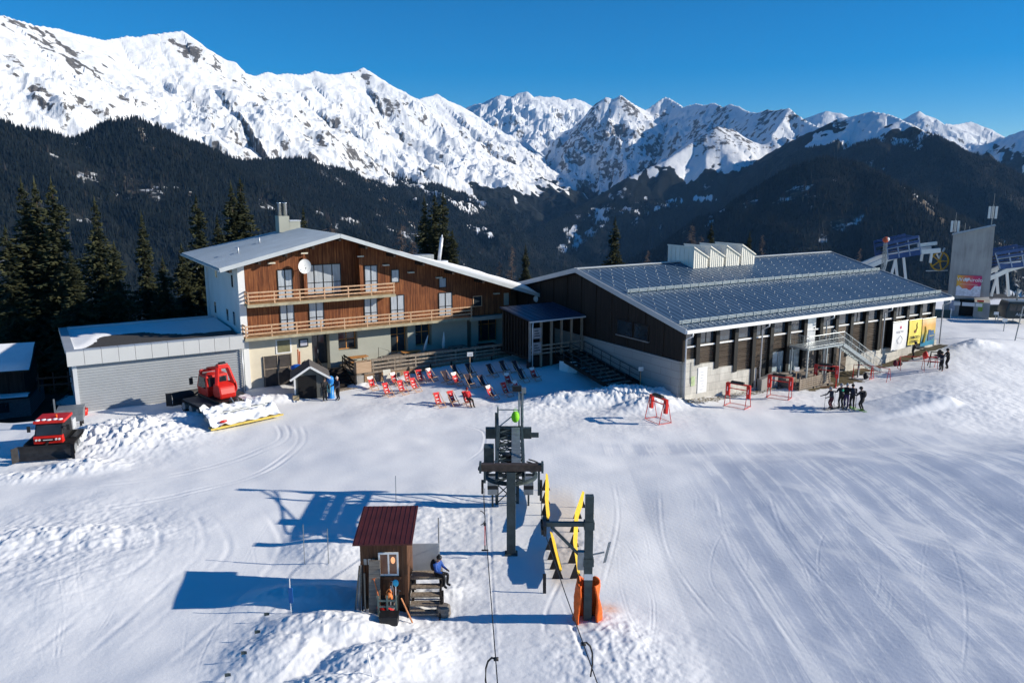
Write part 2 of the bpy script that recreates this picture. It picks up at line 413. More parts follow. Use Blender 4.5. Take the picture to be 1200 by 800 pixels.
def mountain_material():
    t = NT('mountain_ground')
    v = t.coord('Object')
    nf = t.noise(v, .02, 7, .62); nc = t.noise(v, .006, 5, .6); nfi = t.noise(v, .07, 5, .65)
    def thr(a, lo, hi, k=1.0):
        s = t.math('ADD', t.attr(a), t.math('MULTIPLY', t.math('SUBTRACT', nf, .5), k))
        m = t.new('ShaderNodeMapRange', interpolation_type='SMOOTHSTEP'); m.inputs[1].default_value = lo; m.inputs[2].default_value = hi
        t.link(s, m.inputs[0]); return m.outputs[0]
    snow = t.ramp(nc, [(.3, (.70, .73, .77)), (.7, (.80, .81, .825))])
    rockc = t.ramp(nfi, [(.3, (.055, .052, .051)), (.55, (.13, .122, .115)), (.75, (.23, .215, .20))])
    forc = t.ramp(nfi, [(.3, (.004, .007, .008)), (.6, (.010, .013, .013)), (.8, (.024, .022, .020))])
    grc = t.ramp(nf, [(.3, (.075, .058, .038)), (.7, (.20, .16, .11))])
    c = t.mix(thr('rock', .44, .56, 1.5), snow, rockc)
    c = t.mix(thr('forest', .42, .58, .9), c, forc)
    c = t.mix(thr('grass', .4, .6, .6), c, grc)
    n = t.bump(nfi, .6, 3.0, t.bump(nf, .6, 9.0))
    t.setb(Base_Color=c, Roughness=.85, Normal=n); t.b.inputs['Specular IOR Level'].default_value = .15
    return t.m
MOUNT = mountain_material()
for ri, nm in list(enumerate(names_r)) + [(-1, 'valley_floor')]:
    keep = (MID == ri)
    fm = keep[:-1, :-1] | keep[1:, :-1] | keep[:-1, 1:] | keep[1:, 1:]
    own = np.minimum.reduce([np.where(MID[:-1, :-1] < 0, 99, MID[:-1, :-1])]) if False else MID[:-1, :-1]
    fm = own == ri
    if not fm.any(): continue
    o = grid_mesh(nm, MX, MY, MH, MOUNT, fm, dict(rock=rock, forest=forest, grass=grass), smooth=nm in ('forested_ridge', 'near_wooded_hill', 'valley_floor', 'wooded_spur'))
    tag(o, kind='structure')

# the woods on the opposite slopes: far too many to count, so stuff; small real spruces of three tiers
def scatter_forest(name, ids, n, hmin, hmax, rmax):
    w_ = forest * np.isin(MID, ids) * (np.broadcast_to(rr, MH.shape) < rmax) * (np.abs(np.degrees(np.broadcast_to(az, MH.shape))) < 37)
    w_ = w_ * (PYv < 450) * rr ** 2 * (1 - .65 * sst(n1, .1, .6))
    # drop what is hidden behind a nearer crest
    ang = (MH + 25 - CAMZ) / rr; front = np.maximum.accumulate(np.concatenate([np.full((NAZ, 1), -9.), ((MH - CAMZ) / rr)[:, :-1]], 1), 1)
    w_ = w_ * (ang > front)
    w_ = (w_ / w_.sum()).ravel()
    k = RNG.choice(w_.size, n, p=w_)
    i, j = np.unravel_index(k, MH.shape)
    i2 = np.clip(i + 1, 0, NAZ - 1); j2 = np.clip(j + 1, 0, NR - 1)
    a = RNG.random(n); b = RNG.random(n)
    x = MX[i, j] * (1 - a) + MX[i2, j] * a; y = MY[i, j] * (1 - a) + MY[i2, j] * a
    x += (MX[i, j2] - MX[i, j]) * b; y += (MY[i, j2] - MY[i, j]) * b
    z = MH[i, j] * (1 - a) * (1 - b) + MH[i2, j] * a * (1 - b) + MH[i, j2] * (1 - a) * b + MH[i2, j2] * a * b
    h = hmin + (hmax - hmin) * RNG.random(n) ** 1.4; rad = h * (.13 + .06 * RNG.random(n))
    rot = RNG.random(n) * 6.28
    NS = 5
    V = np.zeros((n, NS + 1, 3)); F = []
    for q in range(NS):
        aa = rot + q * 2 * np.pi / NS; rq = rad * (.75 + .5 * RNG.random(n))
        V[:, q, 0] = x + rq * np.cos(aa); V[:, q, 1] = y + rq * np.sin(aa); V[:, q, 2] = z + h * .02 - 1.0
    V[:, NS, 0] = x; V[:, NS, 1] = y; V[:, NS, 2] = z + h
    base = (np.arange(n) * (NS + 1))[:, None]
    tri = np.concatenate([base + np.array([[q, (q + 1) % NS, NS]]) for q in range(NS)], 1).reshape(-1, 3)
    me = bpy.data.meshes.new(name)
    me.vertices.add(n * (NS + 1)); me.vertices.foreach_set('co', V.astype(np.float32).ravel())
    me.loops.add(tri.size); me.loops.foreach_set('vertex_index', tri.astype(np.int32).ravel())
    me.polygons.add(len(tri)); me.polygons.foreach_set('loop_start', np.arange(0, tri.size, 3, dtype=np.int32))
    tone = np.repeat(np.clip(RNG.random(n) * .55 + .3 * (n2[i, j] + .5) + .45 * np.clip(n1[i, j], -.3, .8), 0, 1), NS + 1)
    at = me.attributes.new('tone', 'FLOAT', 'POINT'); at.data.foreach_set('value', tone.astype(np.float32))
    me.update(calc_edges=True)
    t = NT(name + '_needles')
    c = t.ramp(t.attr('tone'), [(.0, (.004, .007, .008)), (.5, (.009, .013, .013)), (.8, (.017, .020, .018)), (.95, (.036, .031, .029))])
    t.setb(Base_Color=c, Roughness=.9); t.b.inputs['Specular IOR Level'].default_value = .1
    me.materials.append(t.m)
    o = bpy.data.objects.new(name, me); COL.objects.link(o); tag(o, kind='stuff')
scatter_forest('conifer_forest', [1, 0, 4], 75000, 11, 26, 5600)
scatter_forest('conifer_forest', [6, 5, -1], 60000, 11, 25, 5600)

# ---------------------------------------------------------------- snow ground: one sheet from the piste to the valley
def _seg(X, Y, pts):
    """distance to a polyline, and the side/along values are not needed"""
    best = np.full(np.shape(X), 1e9)
    for (x0, y0), (x1, y1) in zip(pts[:-1], pts[1:]):
        L2 = (x1 - x0) ** 2 + (y1 - y0) ** 2 + 1e-9
        t = np.clip(((X - x0) * (x1 - x0) + (Y - y0) * (y1 - y0)) / L2, 0, 1)
        best = np.minimum(best, np.hypot(X - x0 - t * (x1 - x0), Y - y0 - t * (y1 - y0)))
    return best
def G2(px, py, z=0.0):
    p = gnd(px, py, z); return (p[0], p[1])
_A2 = HA[:2]; _C2 = CO[:2]
def base_z(X, Y):
    X = np.asarray(X, float); Y = np.asarray(Y, float)
    s = (X - _A2[0]) * D1[0] + (Y - _A2[1]) * D1[1]; t = (X - _A2[0]) * D2[0] + (Y - _A2[1]) * D2[1]
    z = 0.95 * sst(s, 26, 42) * sst(t, -16, -3)
    z = z + 0.9 * sst(s, 40, 60)  * 0.1
    # terrace plateau between chalet and hall
    z = z + 0.95 * sst(s, -19, -9) * sst(-s, .5, 3.0) * sst(t, 7.5, 12.5)
    # the piste rises to the right in the foreground, and a shallow hollow behind it
    z = z + .075 * np.clip(X - 7, 0, 40) * sst(-Y, -55, -39)
    z = z - .2 * sst(-np.abs(Y - 49), -6, 0) * sst(X, 2, 10)
    # high bank at the far right
    u_ = X - .55 * (Y - 40)
    z = z + (.7 * sst(u_, 14, 24) - 2.2 * sst(u_, 23, 46)) * sst(Y, 46, 60) * sst(-Y, -92, -76)
    # the yard drops towards the barn left of the garage
    z = z - 2.7 * sst(-X, 33.2, 36.5) * sst(Y, 55, 64)
    # gentle roll under the left piste
    z = z + .35 * pn(X / 26, Y / 19, 61) * sst(-Y, -56, -46)
    # beyond the plateau edge the slope falls to the valley
    d = np.maximum(t - 41 - 6 * pn(X / 30, Y / 30, 8), np.maximum(s - 78, -s - 78))
    d = np.maximum(d, np.minimum(-s - 43.5, t - 30))
    z = z - .5 * np.clip(d, 0, None) * sst(d, 0, 14)
    return z
def lump(X, Y, cx, cy, rx, ry, h, rot=0.0, p=1.0):
    c, s_ = math.cos(rot), math.sin(rot)
    u = ((X - cx) * c + (Y - cy) * s_) / rx; v = (-(X - cx) * s_ + (Y - cy) * c) / ry
    return h * np.exp(-(u * u + v * v) ** p)
HUT = gnd(455, 722)
def detail_z(X, Y):
    """piles, ploughed berms and lumps on the base"""
    X = np.asarray(X, float); Y = np.asarray(Y, float)
    z = np.zeros(np.broadcast(X, Y).shape)
    chunk = .45 * fbm(X / 1.1, Y / 1.1, 2, 71) + .45 * ridged(X / .75, Y / .75, 2, 73, .6) + .4 * ridged(X / .36, Y / .36, 2, 75) * sst(pn(X / 2.3, Y / 2.3, 78), -.5, .4)
    def heap(px, py, rx, ry, h, rot, rough, p=1.3):
        nonlocal z
        c = G2(px, py); b = lump(X, Y, c[0], c[1], rx, ry, 1.0, rot, p)
        z = np.maximum(z, b * h * (1 - rough * .5 + rough * .5 * chunk))
    heap(737, 468, 4.4, 1.5, 1.35, .1, .55)
    heap(690, 470, 4.0, 1.4, 1.0, .1, .55)
    heap(765, 476, 3.0, 1.3, .9, .35, .5)
    heap(640, 476, 4.0, 1.2, .25, .1, .8)
    heap(140, 512, 4.6, 3.0, 1.15, .45, .75)
    heap(205, 496, 3.6, 1.9, .7, .45, .6)
    heap(95, 545, 2.6, 1.2, .5, .3, .8)
    heap(30, 556, 2.6, .9, .35, .2, .9)
    heap(52, 632, 5.2, 1.3, .5, .12, .5)
    heap(-40, 640, 5.2, 2.0, .45, .1, .5)
    heap(110, 638, 2.6, 1.0, .25, .15, .5)
    heap(20, 690, 7.5, 3.0, .3, .2, .08)
    heap(395, 640, 2.2, 2.0, .4, .3, .3)
    heap(350, 702, 2.2, 1.0, .5, .2, .3)
    heap(390, 742, 2.6, 1.3, .7, .1, .22)
    heap(330, 775, 2.0, 1.6, .6, .5, .2)
    heap(440, 785, 2.1, 1.5, .7, .2, .25)
    heap(485, 770, 1.2, 1.8, .4, .2, .3)
    heap(400, 830, 2.6, 1.8, .8, .2, .25)
    heap(525, 690, 1.0, .8, .25, .2, .7)
    heap(235, 452, 5.0, 1.4, .35, .5, .5)
    heap(318, 470, 3.2, 1.0, .55, .5, .5)
    heap(430, 452, 1.6, .8, .35, .5, .6); heap(470, 447, 1.6, .7, .35, .5, .6); heap(505, 441, 1.6, .7, .3, .5, .6)
    heap(680, 432, 3.0, 1.6, .7, .6, .5)
    heap(640, 424, 4.0, 1.0, .5, .5, .4)
    heap(1140, 420, 2.6, 1.2, .6, .3, .5)
    heap(720, 745, 1.3, 1.6, .18, .4, .9)
    # beaten, churned snow: foot traffic round the lift queue and the hut
    n = fbm(X / .55, Y / .55, 3, 81); rough = np.zeros_like(z)
    for px, py, r, k in ((520, 610, 3.0, .05), (545, 660, 2.5, .04), (490, 600, 2.0, .05), (440, 745, 4.5, .06), (350, 760, 3.0, .05), (660, 640, 2.2, .04),
                         (720, 775, 2.6, .07), (60, 640, 5.0, .07), (700, 470, 7, .05), (140, 515, 5, .07), (940, 462, 5, .03), (640, 480, 5, .04), (30, 700, 6, .015), (470, 470, 6, .02), (1170, 480, 9, .05), (1190, 440, 9, .04)):
        c = G2(px, py); rough = np.maximum(rough, k * np.exp(-((X - c[0]) ** 2 + (Y - c[1]) ** 2) / r ** 2))
    n2_ = fbm(X / .28, Y / .28, 2, 85); z = z + .6 * rough * np.clip(n * 1.3 + .5 * n2_, -1, 1)
    # jump kicker on the right: a smooth wedge of snow
    k0 = np.array(G2(1040, 482)); u = (X - k0[0]) * .95 + (Y - k0[1]) * .31; v = -(X - k0[0]) * .31 + (Y - k0[1]) * .95
    z = z + np.clip(u + 4.0, 0, 8.2) / 8.2 * .6 * sst(-np.abs(v), -2.6, -1.5) * sst(-u, -5.6, -4.0)
    z = z + .12 * fbm(X / 7, Y / 7, 3, 66)
    # cat tracks and wind lips
    return z
TRK = []
def track(pts, w, dpt, z0=0.0, twin=0.0):
    P = [G2(x, y) for x, y in pts]
    Q = []                                       # smooth the surveyed line
    for i in range(len(P) - 1):
        p0 = np.array(P[max(i - 1, 0)]); p1 = np.array(P[i]); p2 = np.array(P[i + 1]); p3_ = np.array(P[min(i + 2, len(P) - 1)])
        for t in np.linspace(0, 1, 8, endpoint=False):
            Q.append(tuple(.5 * ((2 * p1) + (p2 - p0) * t + (2 * p0 - 5 * p1 + 4 * p2 - p3_) * t * t + (3 * p1 - p0 - 3 * p2 + p3_) * t ** 3)))
    Q.append(P[-1])
    TRK.append((Q, w, dpt))
    if twin:
        Qa = np.array(Q); dd = np.gradient(Qa, axis=0); nn = np.stack([-dd[:, 1], dd[:, 0]], 1); nn /= np.linalg.norm(nn, axis=1)[:, None] + 1e-9
        TRK.append(([tuple(q) for q in Qa + nn * twin], w, dpt))
# tracks on the lift lane
track([(552, 640), (536, 690), (533, 740), (536, 800)], .10, .06, twin=.22)
track([(573, 560), (575, 640), (578, 720), (583, 800)], .06, .05)
track([(654, 690), (672, 740), (690, 780), (700, 800)], .07, .06)
track([(663, 668), (640, 720), (640, 760)], .08, .05)
# ridges left by the groomer, right piste
for pts in ([(940, 572), (985, 620), (1060, 672), (1200, 745)], [(1020, 575), (1075, 612), (1140, 640), (1200, 670)],
            [(890, 570), (915, 632), (960, 690), (1075, 800)], [(835, 580), (850, 640), (885, 700), (950, 800)],
            [(770, 570), (778, 640), (830, 720), (905, 800)], [(715, 560), (722, 610), (700, 700)],
            [(1070, 572), (1100, 592), (1200, 640)]):
    track(pts, .05, -.026)
    track(pts, .04, .016, twin=.17)
tk = random.Random(12)
for _ in range(26):                                  # single ski tracks in long arcs down the pistes
    x0, y0 = tk.uniform(690, 1220), tk.uniform(540, 640); dx = tk.uniform(40, 260); bow = tk.uniform(-60, 60)
    n_ = tk.uniform(.4, 1.0); pts_ = [(x0 + dx * u * n_ + bow * math.sin(u * 3.1), y0 + 240 * n_ * u) for u in (0, .25, .5, .75, 1)]
    track(pts_, tk.uniform(.02, .04), tk.uniform(.008, .02), twin=.16 if tk.random() < .5 else 0)
for _ in range(12):
    x0, y0 = tk.uniform(20, 420), tk.uniform(545, 640); dx = tk.uniform(-220, 30); bow = tk.uniform(-50, 50)
    pts_ = [(x0 + dx * u + bow * math.sin(u * 3.1), y0 + 190 * u) for u in (0, .25, .5, .75, 1)]
    track(pts_, tk.uniform(.02, .04), tk.uniform(.006, .016), twin=.16 if tk.random() < .5 else 0)
for _ in range(8):
    x0, y0 = tk.uniform(650, 1150), tk.uniform(488, 530); dx = tk.uniform(-260, 260)
    track([(x0, y0), (x0 + dx * .5, y0 + tk.uniform(-8, 14)), (x0 + dx, y0 + tk.uniform(-5, 25))], .05, tk.uniform(.02, .05), twin=.2)
track([(1200, 640), (1172, 652), (1168, 680), (1200, 715)], .35, -.05)
# groomer turns, left piste
track([(0, 730), (120, 690), (175, 660), (185, 620), (160, 590)], .12, .05, twin=1.6)
track([(180, 800), (270, 715), (330, 640), (300, 590)], .14, .05, twin=2.4)
track([(60, 800), (180, 700), (240, 640), (220, 590)], .14, .05, twin=2.0)
track([(0, 610), (140, 595), (290, 560), (355, 520), (352, 495)], .10, .06, twin=.5)
track([(0, 575), (140, 568), (250, 545), (335, 515), (330, 490)], .10, .06, twin=.6)
track([(455, 490), (555, 500), (566, 525), (540, 545)], .06, .05)
def ground_z(X, Y):
    return base_z(X, Y) + detail_z(X, Y)
def gz(x, y): return float(ground_z(np.array([float(x)]), np.array([float(y)]))[0])
def on_ground(px, py):
    """where the line of sight through a photo point meets the snow"""
    z = 0.0
    for _ in range(6):
        p = gnd(px, py, z); z = gz(p[0], p[1])
    return np.array([p[0], p[1], z])

NA, NRR = 1150, 900
ga_ = np.linspace(R(-50), R(50), NA)[:, None]
inner = np.array([1.0, 5, 9, 13]); core = np.exp(np.linspace(math.log(16), math.log(112), NRR - 40))
outer = np.exp(np.linspace(math.log(114), math.log(1150), 36))
gr_ = np.concatenate([inner, core, outer])[None, :]
GX = np.sin(ga_) * gr_; GY = np.cos(ga_) * gr_
GZ = ground_z(GX, GY)
for Q, w_, d_ in TRK:
    q = np.array(Q); m_ = (GX > q[:, 0].min() - 2) & (GX < q[:, 0].max() + 2) & (GY > q[:, 1].min() - 2) & (GY < q[:, 1].max() + 2)
    if not m_.any(): continue
    dd = _seg(GX[m_], GY[m_], Q)
    e_ = np.minimum(np.hypot(GX[m_] - Q[0][0], GY[m_] - Q[0][1]), np.hypot(GX[m_] - Q[-1][0], GY[m_] - Q[-1][1]))
    k_ = np.where(w_ > .09, .34, .62) * (.35 + .65 * sst(fbm(GX[m_] / 3.1, GY[m_] / 3.1, 2, 23), -.35, .3))
    k_ = k_ * sst(e_, .2, 3.0)
    GZ[m_] -= k_ * (d_ * np.exp(-(dd / w_) ** 2) - .4 * d_ * np.exp(-((dd - 1.9 * w_) / w_) ** 2))
s_ = (GX - _A2[0]) * D1[0] + (GY - _A2[1]) * D1[1]; t_ = (GX - _A2[0]) * D2[0] + (GY - _A2[1]) * D2[1]
# needle litter under the trees behind the buildings
lit = np.maximum(sst(t_ - 41 - 3 * pn(GX / 6, GY / 6, 5), -4, 1), sst(np.minimum(-s_ - 42.5, t_ - 30) + 2 * pn(GX / 5, GY / 5, 6), -3, 1))
lit = np.maximum(lit, sst(s_ - 70 - 3 * pn(GX / 5, GY / 5, 6), 0, 3) * sst(t_, 12, 17))
# bare earth and dry grass under the eaves of the hall
n_ = fbm(GX / .8, GY / .8, 3, 15)
soil = sst(-np.abs(t_ + .55 + .3 * n_), -1.15, -.35) * sst(s_, -1.2, 0) * sst(-s_, -36.5, -34) * (.55 + .45 * sst(s_, 8, 20))
soil = np.maximum(soil, sst(-np.abs(t_ + 1.9 + .7 * n_), -1.9, -.6) * sst(s_, 10.5, 13) * sst(-s_, -21.5, -17))
# icy, scraped piste against loose snow: differently packed snow, in lanes along the run
a_ = np.arctan2(GY - 66, GX + 2)
lane = GX * .82 + GY * .57
warp = lane + 1.1 * pn(GX / 9, GY / 9, 12)
ice = sst(.55 * pn(warp / 1.7, (GX * .57 - GY * .82) / 26, 17) + .35 * pn(warp / .55, (GX * .57 - GY * .82) / 18, 18) + .3 * fbm(GX / 3, GY / 3, 3, 19), -.75, -.15)
ice = ice * sst(GX - .12 * (GY - 25), 6.5, 10.5) * sst(-GY + .8 * n_, -50.5, -45)
ice = np.maximum(ice, .75 * sst(-np.abs(GY - 49.3 - .03 * GX), -2.0, -.6) * sst(GX, 2, 9) * sst(-GX, -40, -24))  # band along the hollow: its shade put into the snow colour
worn = sst(-np.abs(GX - 2.55 - .03 * (GY - 36)), -1.0, -.45) * sst(GY + .6 * n_, 30.5, 32.5) * sst(-GY, -43.5, -40.5)            # dirty run-up lane of the lift
orange = np.exp(-((GX - G2(712, 715)[0]) ** 2 + (GY - G2(712, 715)[1]) ** 2) / .45 ** 2)

def snow_material():
    t = NT('snow')
    v = t.coord('Object')
    fine = t.noise(v, 6.0, 5, .62); crumb = t.noise(v, 22.0, 3, .6); big = t.noise(v, .35, 5, .55)
    # corduroy: ribs pressed by the groomer, bent by a slow noise
    def ribs(rot, sc_):
        vv = t.coord('Object', (1, 1, 1), (0, 0, rot))
        wv = t.new('ShaderNodeTexWave', wave_type='BANDS', bands_direction='X', wave_profile='SIN')
        wv.inputs['Scale'].default_value = sc_; wv.inputs['Distortion'].default_value = 5.0
        wv.inputs['Detail'].default_value = 2.0; wv.inputs['Detail Scale'].default_value = .06
        t.link(vv, wv.inputs[0]); return wv.outputs['Fac']
    vs = t.coord('Object', (1.0, .050, 1), (0, 0, R(-35)))
    vsb = t.coord('Object', (5.5, .13, 1), (0, 0, R(-33)))
    streak = t.math('ADD', t.math('MULTIPLY', t.noise(vs, 1.0, 7, .62, .5), .62), t.math('MULTIPLY', t.noise(vsb, 1.0, 5, .65, .4), .38))
    vs2 = t.coord('Object', (.14, 1.7, 1), (0, 0, R(18)))
    streak2 = t.noise(vs2, 1.0, 6, .66, .8)
    ice = t.attr('ice')
    c = t.ramp(big, [(.3, (.80, .815, .84)), (.7, (.86, .865, .875))])
    ice_shade_col = t.ramp(t.math('ADD', t.math('MULTIPLY', streak, .85), t.math('MULTIPLY', t.noise(v, .9, 6, .65), .15)), [(.44, (.54, .585, .675)), (.505, (.62, .655, .725)), (.525, (.73, .75, .795)), (.55, (.84, .85, .865))])
    c = t.mix(ice, c, ice_shade_col)
    c = t.mix(t.math('MULTIPLY', t.attr('worn'), .55), c, (.62, .52, .43))
    c = t.mix(t.math('MULTIPLY', t.attr('orange'), t.math('MULTIPLY', fine, 1.1), True), c, (.85, .30, .07))
    lsum = t.math('ADD', t.attr('lit'), t.math('MULTIPLY', t.math('SUBTRACT', fine, .5), .8))
    litc = t.ramp(fine, [(.3, (.012, .011, .009)), (.7, (.04, .033, .024))])
    mr = t.new('ShaderNodeMapRange'); mr.inputs[1].default_value = .3; mr.inputs[2].default_value = .5; t.link(lsum, mr.inputs[0])
    c = t.mix(mr.outputs[0], c, litc)
    ssum = t.math('ADD', t.attr('soil'), t.math('MULTIPLY', t.math('SUBTRACT', fine, .5), .9))
    mr2 = t.new('ShaderNodeMapRange'); mr2.inputs[1].default_value = .42; mr2.inputs[2].default_value = .6; t.link(ssum, mr2.inputs[0])
    soilc = t.ramp(crumb, [(.3, (.07, .055, .03)), (.7, (.17, .135, .07))])
    c = t.mix(mr2.outputs[0], c, soilc)
    h = t.math('ADD', t.math('MULTIPLY', fine, .5), t.math('MULTIPLY', crumb, .18))
    n = t.bump(h, .35, .06)
    st = t.math('ADD', t.math('MULTIPLY', streak, t.attr('lr')), t.math('MULTIPLY', streak2, t.math('SUBTRACT', 1.0, t.attr('lr'))))
    n = t.bump(st, .3, .045, n)
    rb = t.math('ADD', t.math('MULTIPLY', ribs(R(-35), 1.15), t.attr('lr')), t.math('MULTIPLY', ribs(R(62), 1.15), t.math('SUBTRACT', 1.0, t.attr('lr'))))
    n = t.bump(rb, .10, .012, n)
    t.setb(Base_Color=c, Roughness=t.ramp(ice, [(0, (.75,) * 3), (1, (.5,) * 3)]), Normal=n)
    t.b.inputs['Specular IOR Level'].default_value = .35
    return t.m
SNOW = snow_material()
lr = sst(GX + .2 * (GY - 30), 1.5, 5.0)
o = grid_mesh('snow_ground', GX, GY, GZ, SNOW, None, dict(ice=ice, worn=worn, orange=orange, lit=lit, soil=soil, lr=lr))
tag(o, kind='structure')

# ---------------------------------------------------------------- shared materials
def plank_mat(name, c0, c1, c2, freq=4.0, axis='x', rough=.75):
    """boards: tone varies board by board, grain runs along the board"""
    t = NT(name)
    sc_ = {'x': (freq, freq, .18), 'z': (.25, .25, freq)}[axis]
    v = t.coord('Object', sc_)
    n = t.noise(v, 1.6, 4, .7); g = t.noise(t.coord('Object', {'x': (9, 9, .8), 'z': (.8, .8, 9)}[axis]), 2.0, 5, .6)
    big = t.noise(t.coord('Object'), .35, 3, .5)
    f = t.math('ADD', t.math('MULTIPLY', n, .6), t.math('ADD', t.math('MULTIPLY', g, .22), t.math('MULTIPLY', big, .22)))
    c = t.ramp(f, [(.38, c0), (.52, c1), (.68, c2)])
    t.setb(Base_Color=c, Roughness=rough, Normal=t.bump(n, .4, .03)); t.b.inputs['Specular IOR Level'].default_value = .25
    MATS[name] = t.m; return t.m
WOOD_F = plank_mat('larch_cladding', (.040, .014, .008), (.16, .052, .020), (.40, .16, .06), 6)
WOOD_D = plank_mat('dark_boards', (.010, .008, .007), (.022, .017, .014), (.04, .031, .025), 4)
WOOD_G = plank_mat('grey_boards', (.10, .085, .07), (.20, .175, .15), (.32, .29, .25), 5, 'z')
WOOD_L = mat('pale_timber', (.52, .33, .20), .7, 0, .3, 6)
WOOD_W = plank_mat('weathered_timber', (.13, .105, .08), (.27, .22, .17), (.42, .36, .29), 6)
WOOD_O = mat('orange_timber', (.50, .22, .06), .6, 0, .3, 5)
HUTW = plank_mat('hut_boards', (.05, .022, .012), (.11, .05, .026), (.19, .10, .055), 7)
PLAST = mat('cream_plaster', (.66, .60, .47), .85, 0, .08, .8, .15)
PLASTG = mat('grey_green_plaster', (.37, .38, .33), .85, 0, .08, .8, .15)
PLASTW = mat('white_render', (.72, .73, .74), .85, 0, .05, .6, .1)
METW = mat('white_metal', (.66, .68, .70), .4, .3, .08, 2)
METG = mat('grey_metal', (.30, .32, .33), .45, .6, .2, 3)
ZINC = mat('zinc_sheet', (.36, .42, .48), .38, .35, .12, .7)
GALV = mat('galvanised_steel', (.34, .38, .40), .45, .55, .2, 3)
STEELD = mat('dark_green_steel', (.055, .075, .078), .5, .3, .3, 3)
STEELR = mat('rusty_steel', (.075, .055, .045), .6, .3, .4, 4)
BLACK = mat('black_paint', (.012, .012, .013), .5, 0, .3, 4)
RUBBER = mat('black_rubber', (.016, .016, .017), .75, 0, .3, 6)
GLASSD = mat('dark_glass', (.022, .030, .038), .08, 0, .4, .6, 0, (1, 1, 1), .8)
CURT = mat('curtained_glass', (.40, .44, .49), .18, 0, .22, 3.0, 0, (4, 4, .3), .7)
RED = mat('red_paint', (.56, .018, .012), .38, 0, .15, 2)
REDD = mat('faded_red_fabric', (.62, .03, .035), .8, 0, .15, 5)
WHITE = mat('white_paint', (.78, .78, .77), .5, 0, .05, 3)
CONC = mat('concrete', (.30, .29, .27), .85, 0, .22, 1.2, .3)
YELL = mat('yellow_plastic', (.74, .46, .02), .5, 0, .12, 3)
ORANGE = mat('orange_tarpaulin', (.75, .12, .012), .6, 0, .25, 4, .4)
SNOWP = mat('settled_snow', (.82, .835, .86), .7, 0, .04, 2.0, .4, (1, 1, 1), .3, 5)
GRAVEL = mat('roof_gravel', (.055, .052, .05), .95, 0, .45, 9, .4)
SKIN = mat('skin', (.46, .26, .18), .6, 0, .1, 8)
BLUEP = mat('blue_paint', (.02, .14, .42), .5, 0, .15, 3)
STONE = None

# windows and doors -------------------------------------------------------------
def window(parent, x0, x1, z0, z1, n=2, y=0.0, mframe=None, mglass=None, transom=None, name='window', fw=.07):
    """frame stands proud of the wall that lies at y; panes are a sub-part"""
    mframe = mframe or BLACK
    b = MB()
    b.box(x0, x0 + fw, y - .06, y + .05, z0, z1); b.box(x1 - fw, x1, y - .06, y + .05, z0, z1)
    b.box(x0 + fw, x1 - fw, y - .06, y + .05, z0, z0 + fw); b.box(x0 + fw, x1 - fw, y - .06, y + .05, z1 - fw, z1)
    for k in range(1, n):
        xm = x0 + (x1 - x0) * k / n; b.box(xm - fw / 2, xm + fw / 2, y - .055, y + .05, z0 + fw, z1 - fw)
    if transom:
        for k in range(n):
            xa = x0 + (x1 - x0) * k / n + fw / 2; xb = x0 + (x1 - x0) * (k + 1) / n - fw / 2
            b.box(xa + (.035 if k == 0 else 0), xb - (.035 if k == n - 1 else 0), y - .05, y + .05, transom - .03, transom + .03)
    f = b.build(name, mframe, parent)
    g = MB()
    for k in range(n):
        xa = x0 + (x1 - x0) * k / n + fw * .6; xb = x0 + (x1 - x0) * (k + 1) / n - fw * .6
        g.box(xa, xb, y - .022, y + .03, z0 + fw * .6, z1 - fw * .6)
    g.build('pane', mglass or GLASSD, f)
    return f
def corrug(b, x0, x1, z0, z1, y, pitch=.16, dpt=.035):
    """sheet with horizontal ribs, real folds"""
    n = max(2, int((z1 - z0) / pitch)); P = []
    for k in range(n + 1):
        z = z0 + (z1 - z0) * k / n
        P.append((z, y)); 
        if k < n: P.append((z + (z1 - z0) / n * .45, y)); P.append((z + (z1 - z0) / n * .55, y - dpt)); P.append((z + (z1 - z0) / n * .95, y - dpt))
    b.sheet([[(x0, q[1], q[0]) for q in P], [(x1, q[1], q[0]) for q in P]])
    return b
def railing(x0, x1, y, z0, h, m, parent, rails=3, step=2.0, name='railing', ends=(0, 0)):
    b = MB(); n = max(1, round((x1 - x0) / step))
    for k in range(n + 1):
        x = x0 + (x1 - x0) * k / n; b.box(x - .05, x + .05, y - .05, y + .05, z0, z0 + h)
    for r in range(rails):
        z = z0 + h * (r + 1) / rails
        b.box(x0 - .08, x1 + .08, y - .085, y - .052, z - .07, z + .05)
    for i, e in enumerate(ends):
        if e:
            x = (x0, x1)[i]
            for r in range(rails):
                z = z0 + h * (r + 1) / rails; b.box(x - .03, x + .03, y + .055, y + e, z - .07, z + .05)
            b.box(x - .05, x + .05, y + e - .1, y + e, z0, z0 + h)
    return b.build(name, m, parent)

# ---------------------------------------------------------------- chalet restaurant
ch = thing('chalet', 'long timber clad mountain restaurant with two balconies and a low pitched roof', 'chalet', CO, ANG)
def chz(s): return 12.62 - (.24 * (8.25 - s) if s < 8.25 else .322 * (s - 8.25))     # underside line of the roof
APX = 8.25
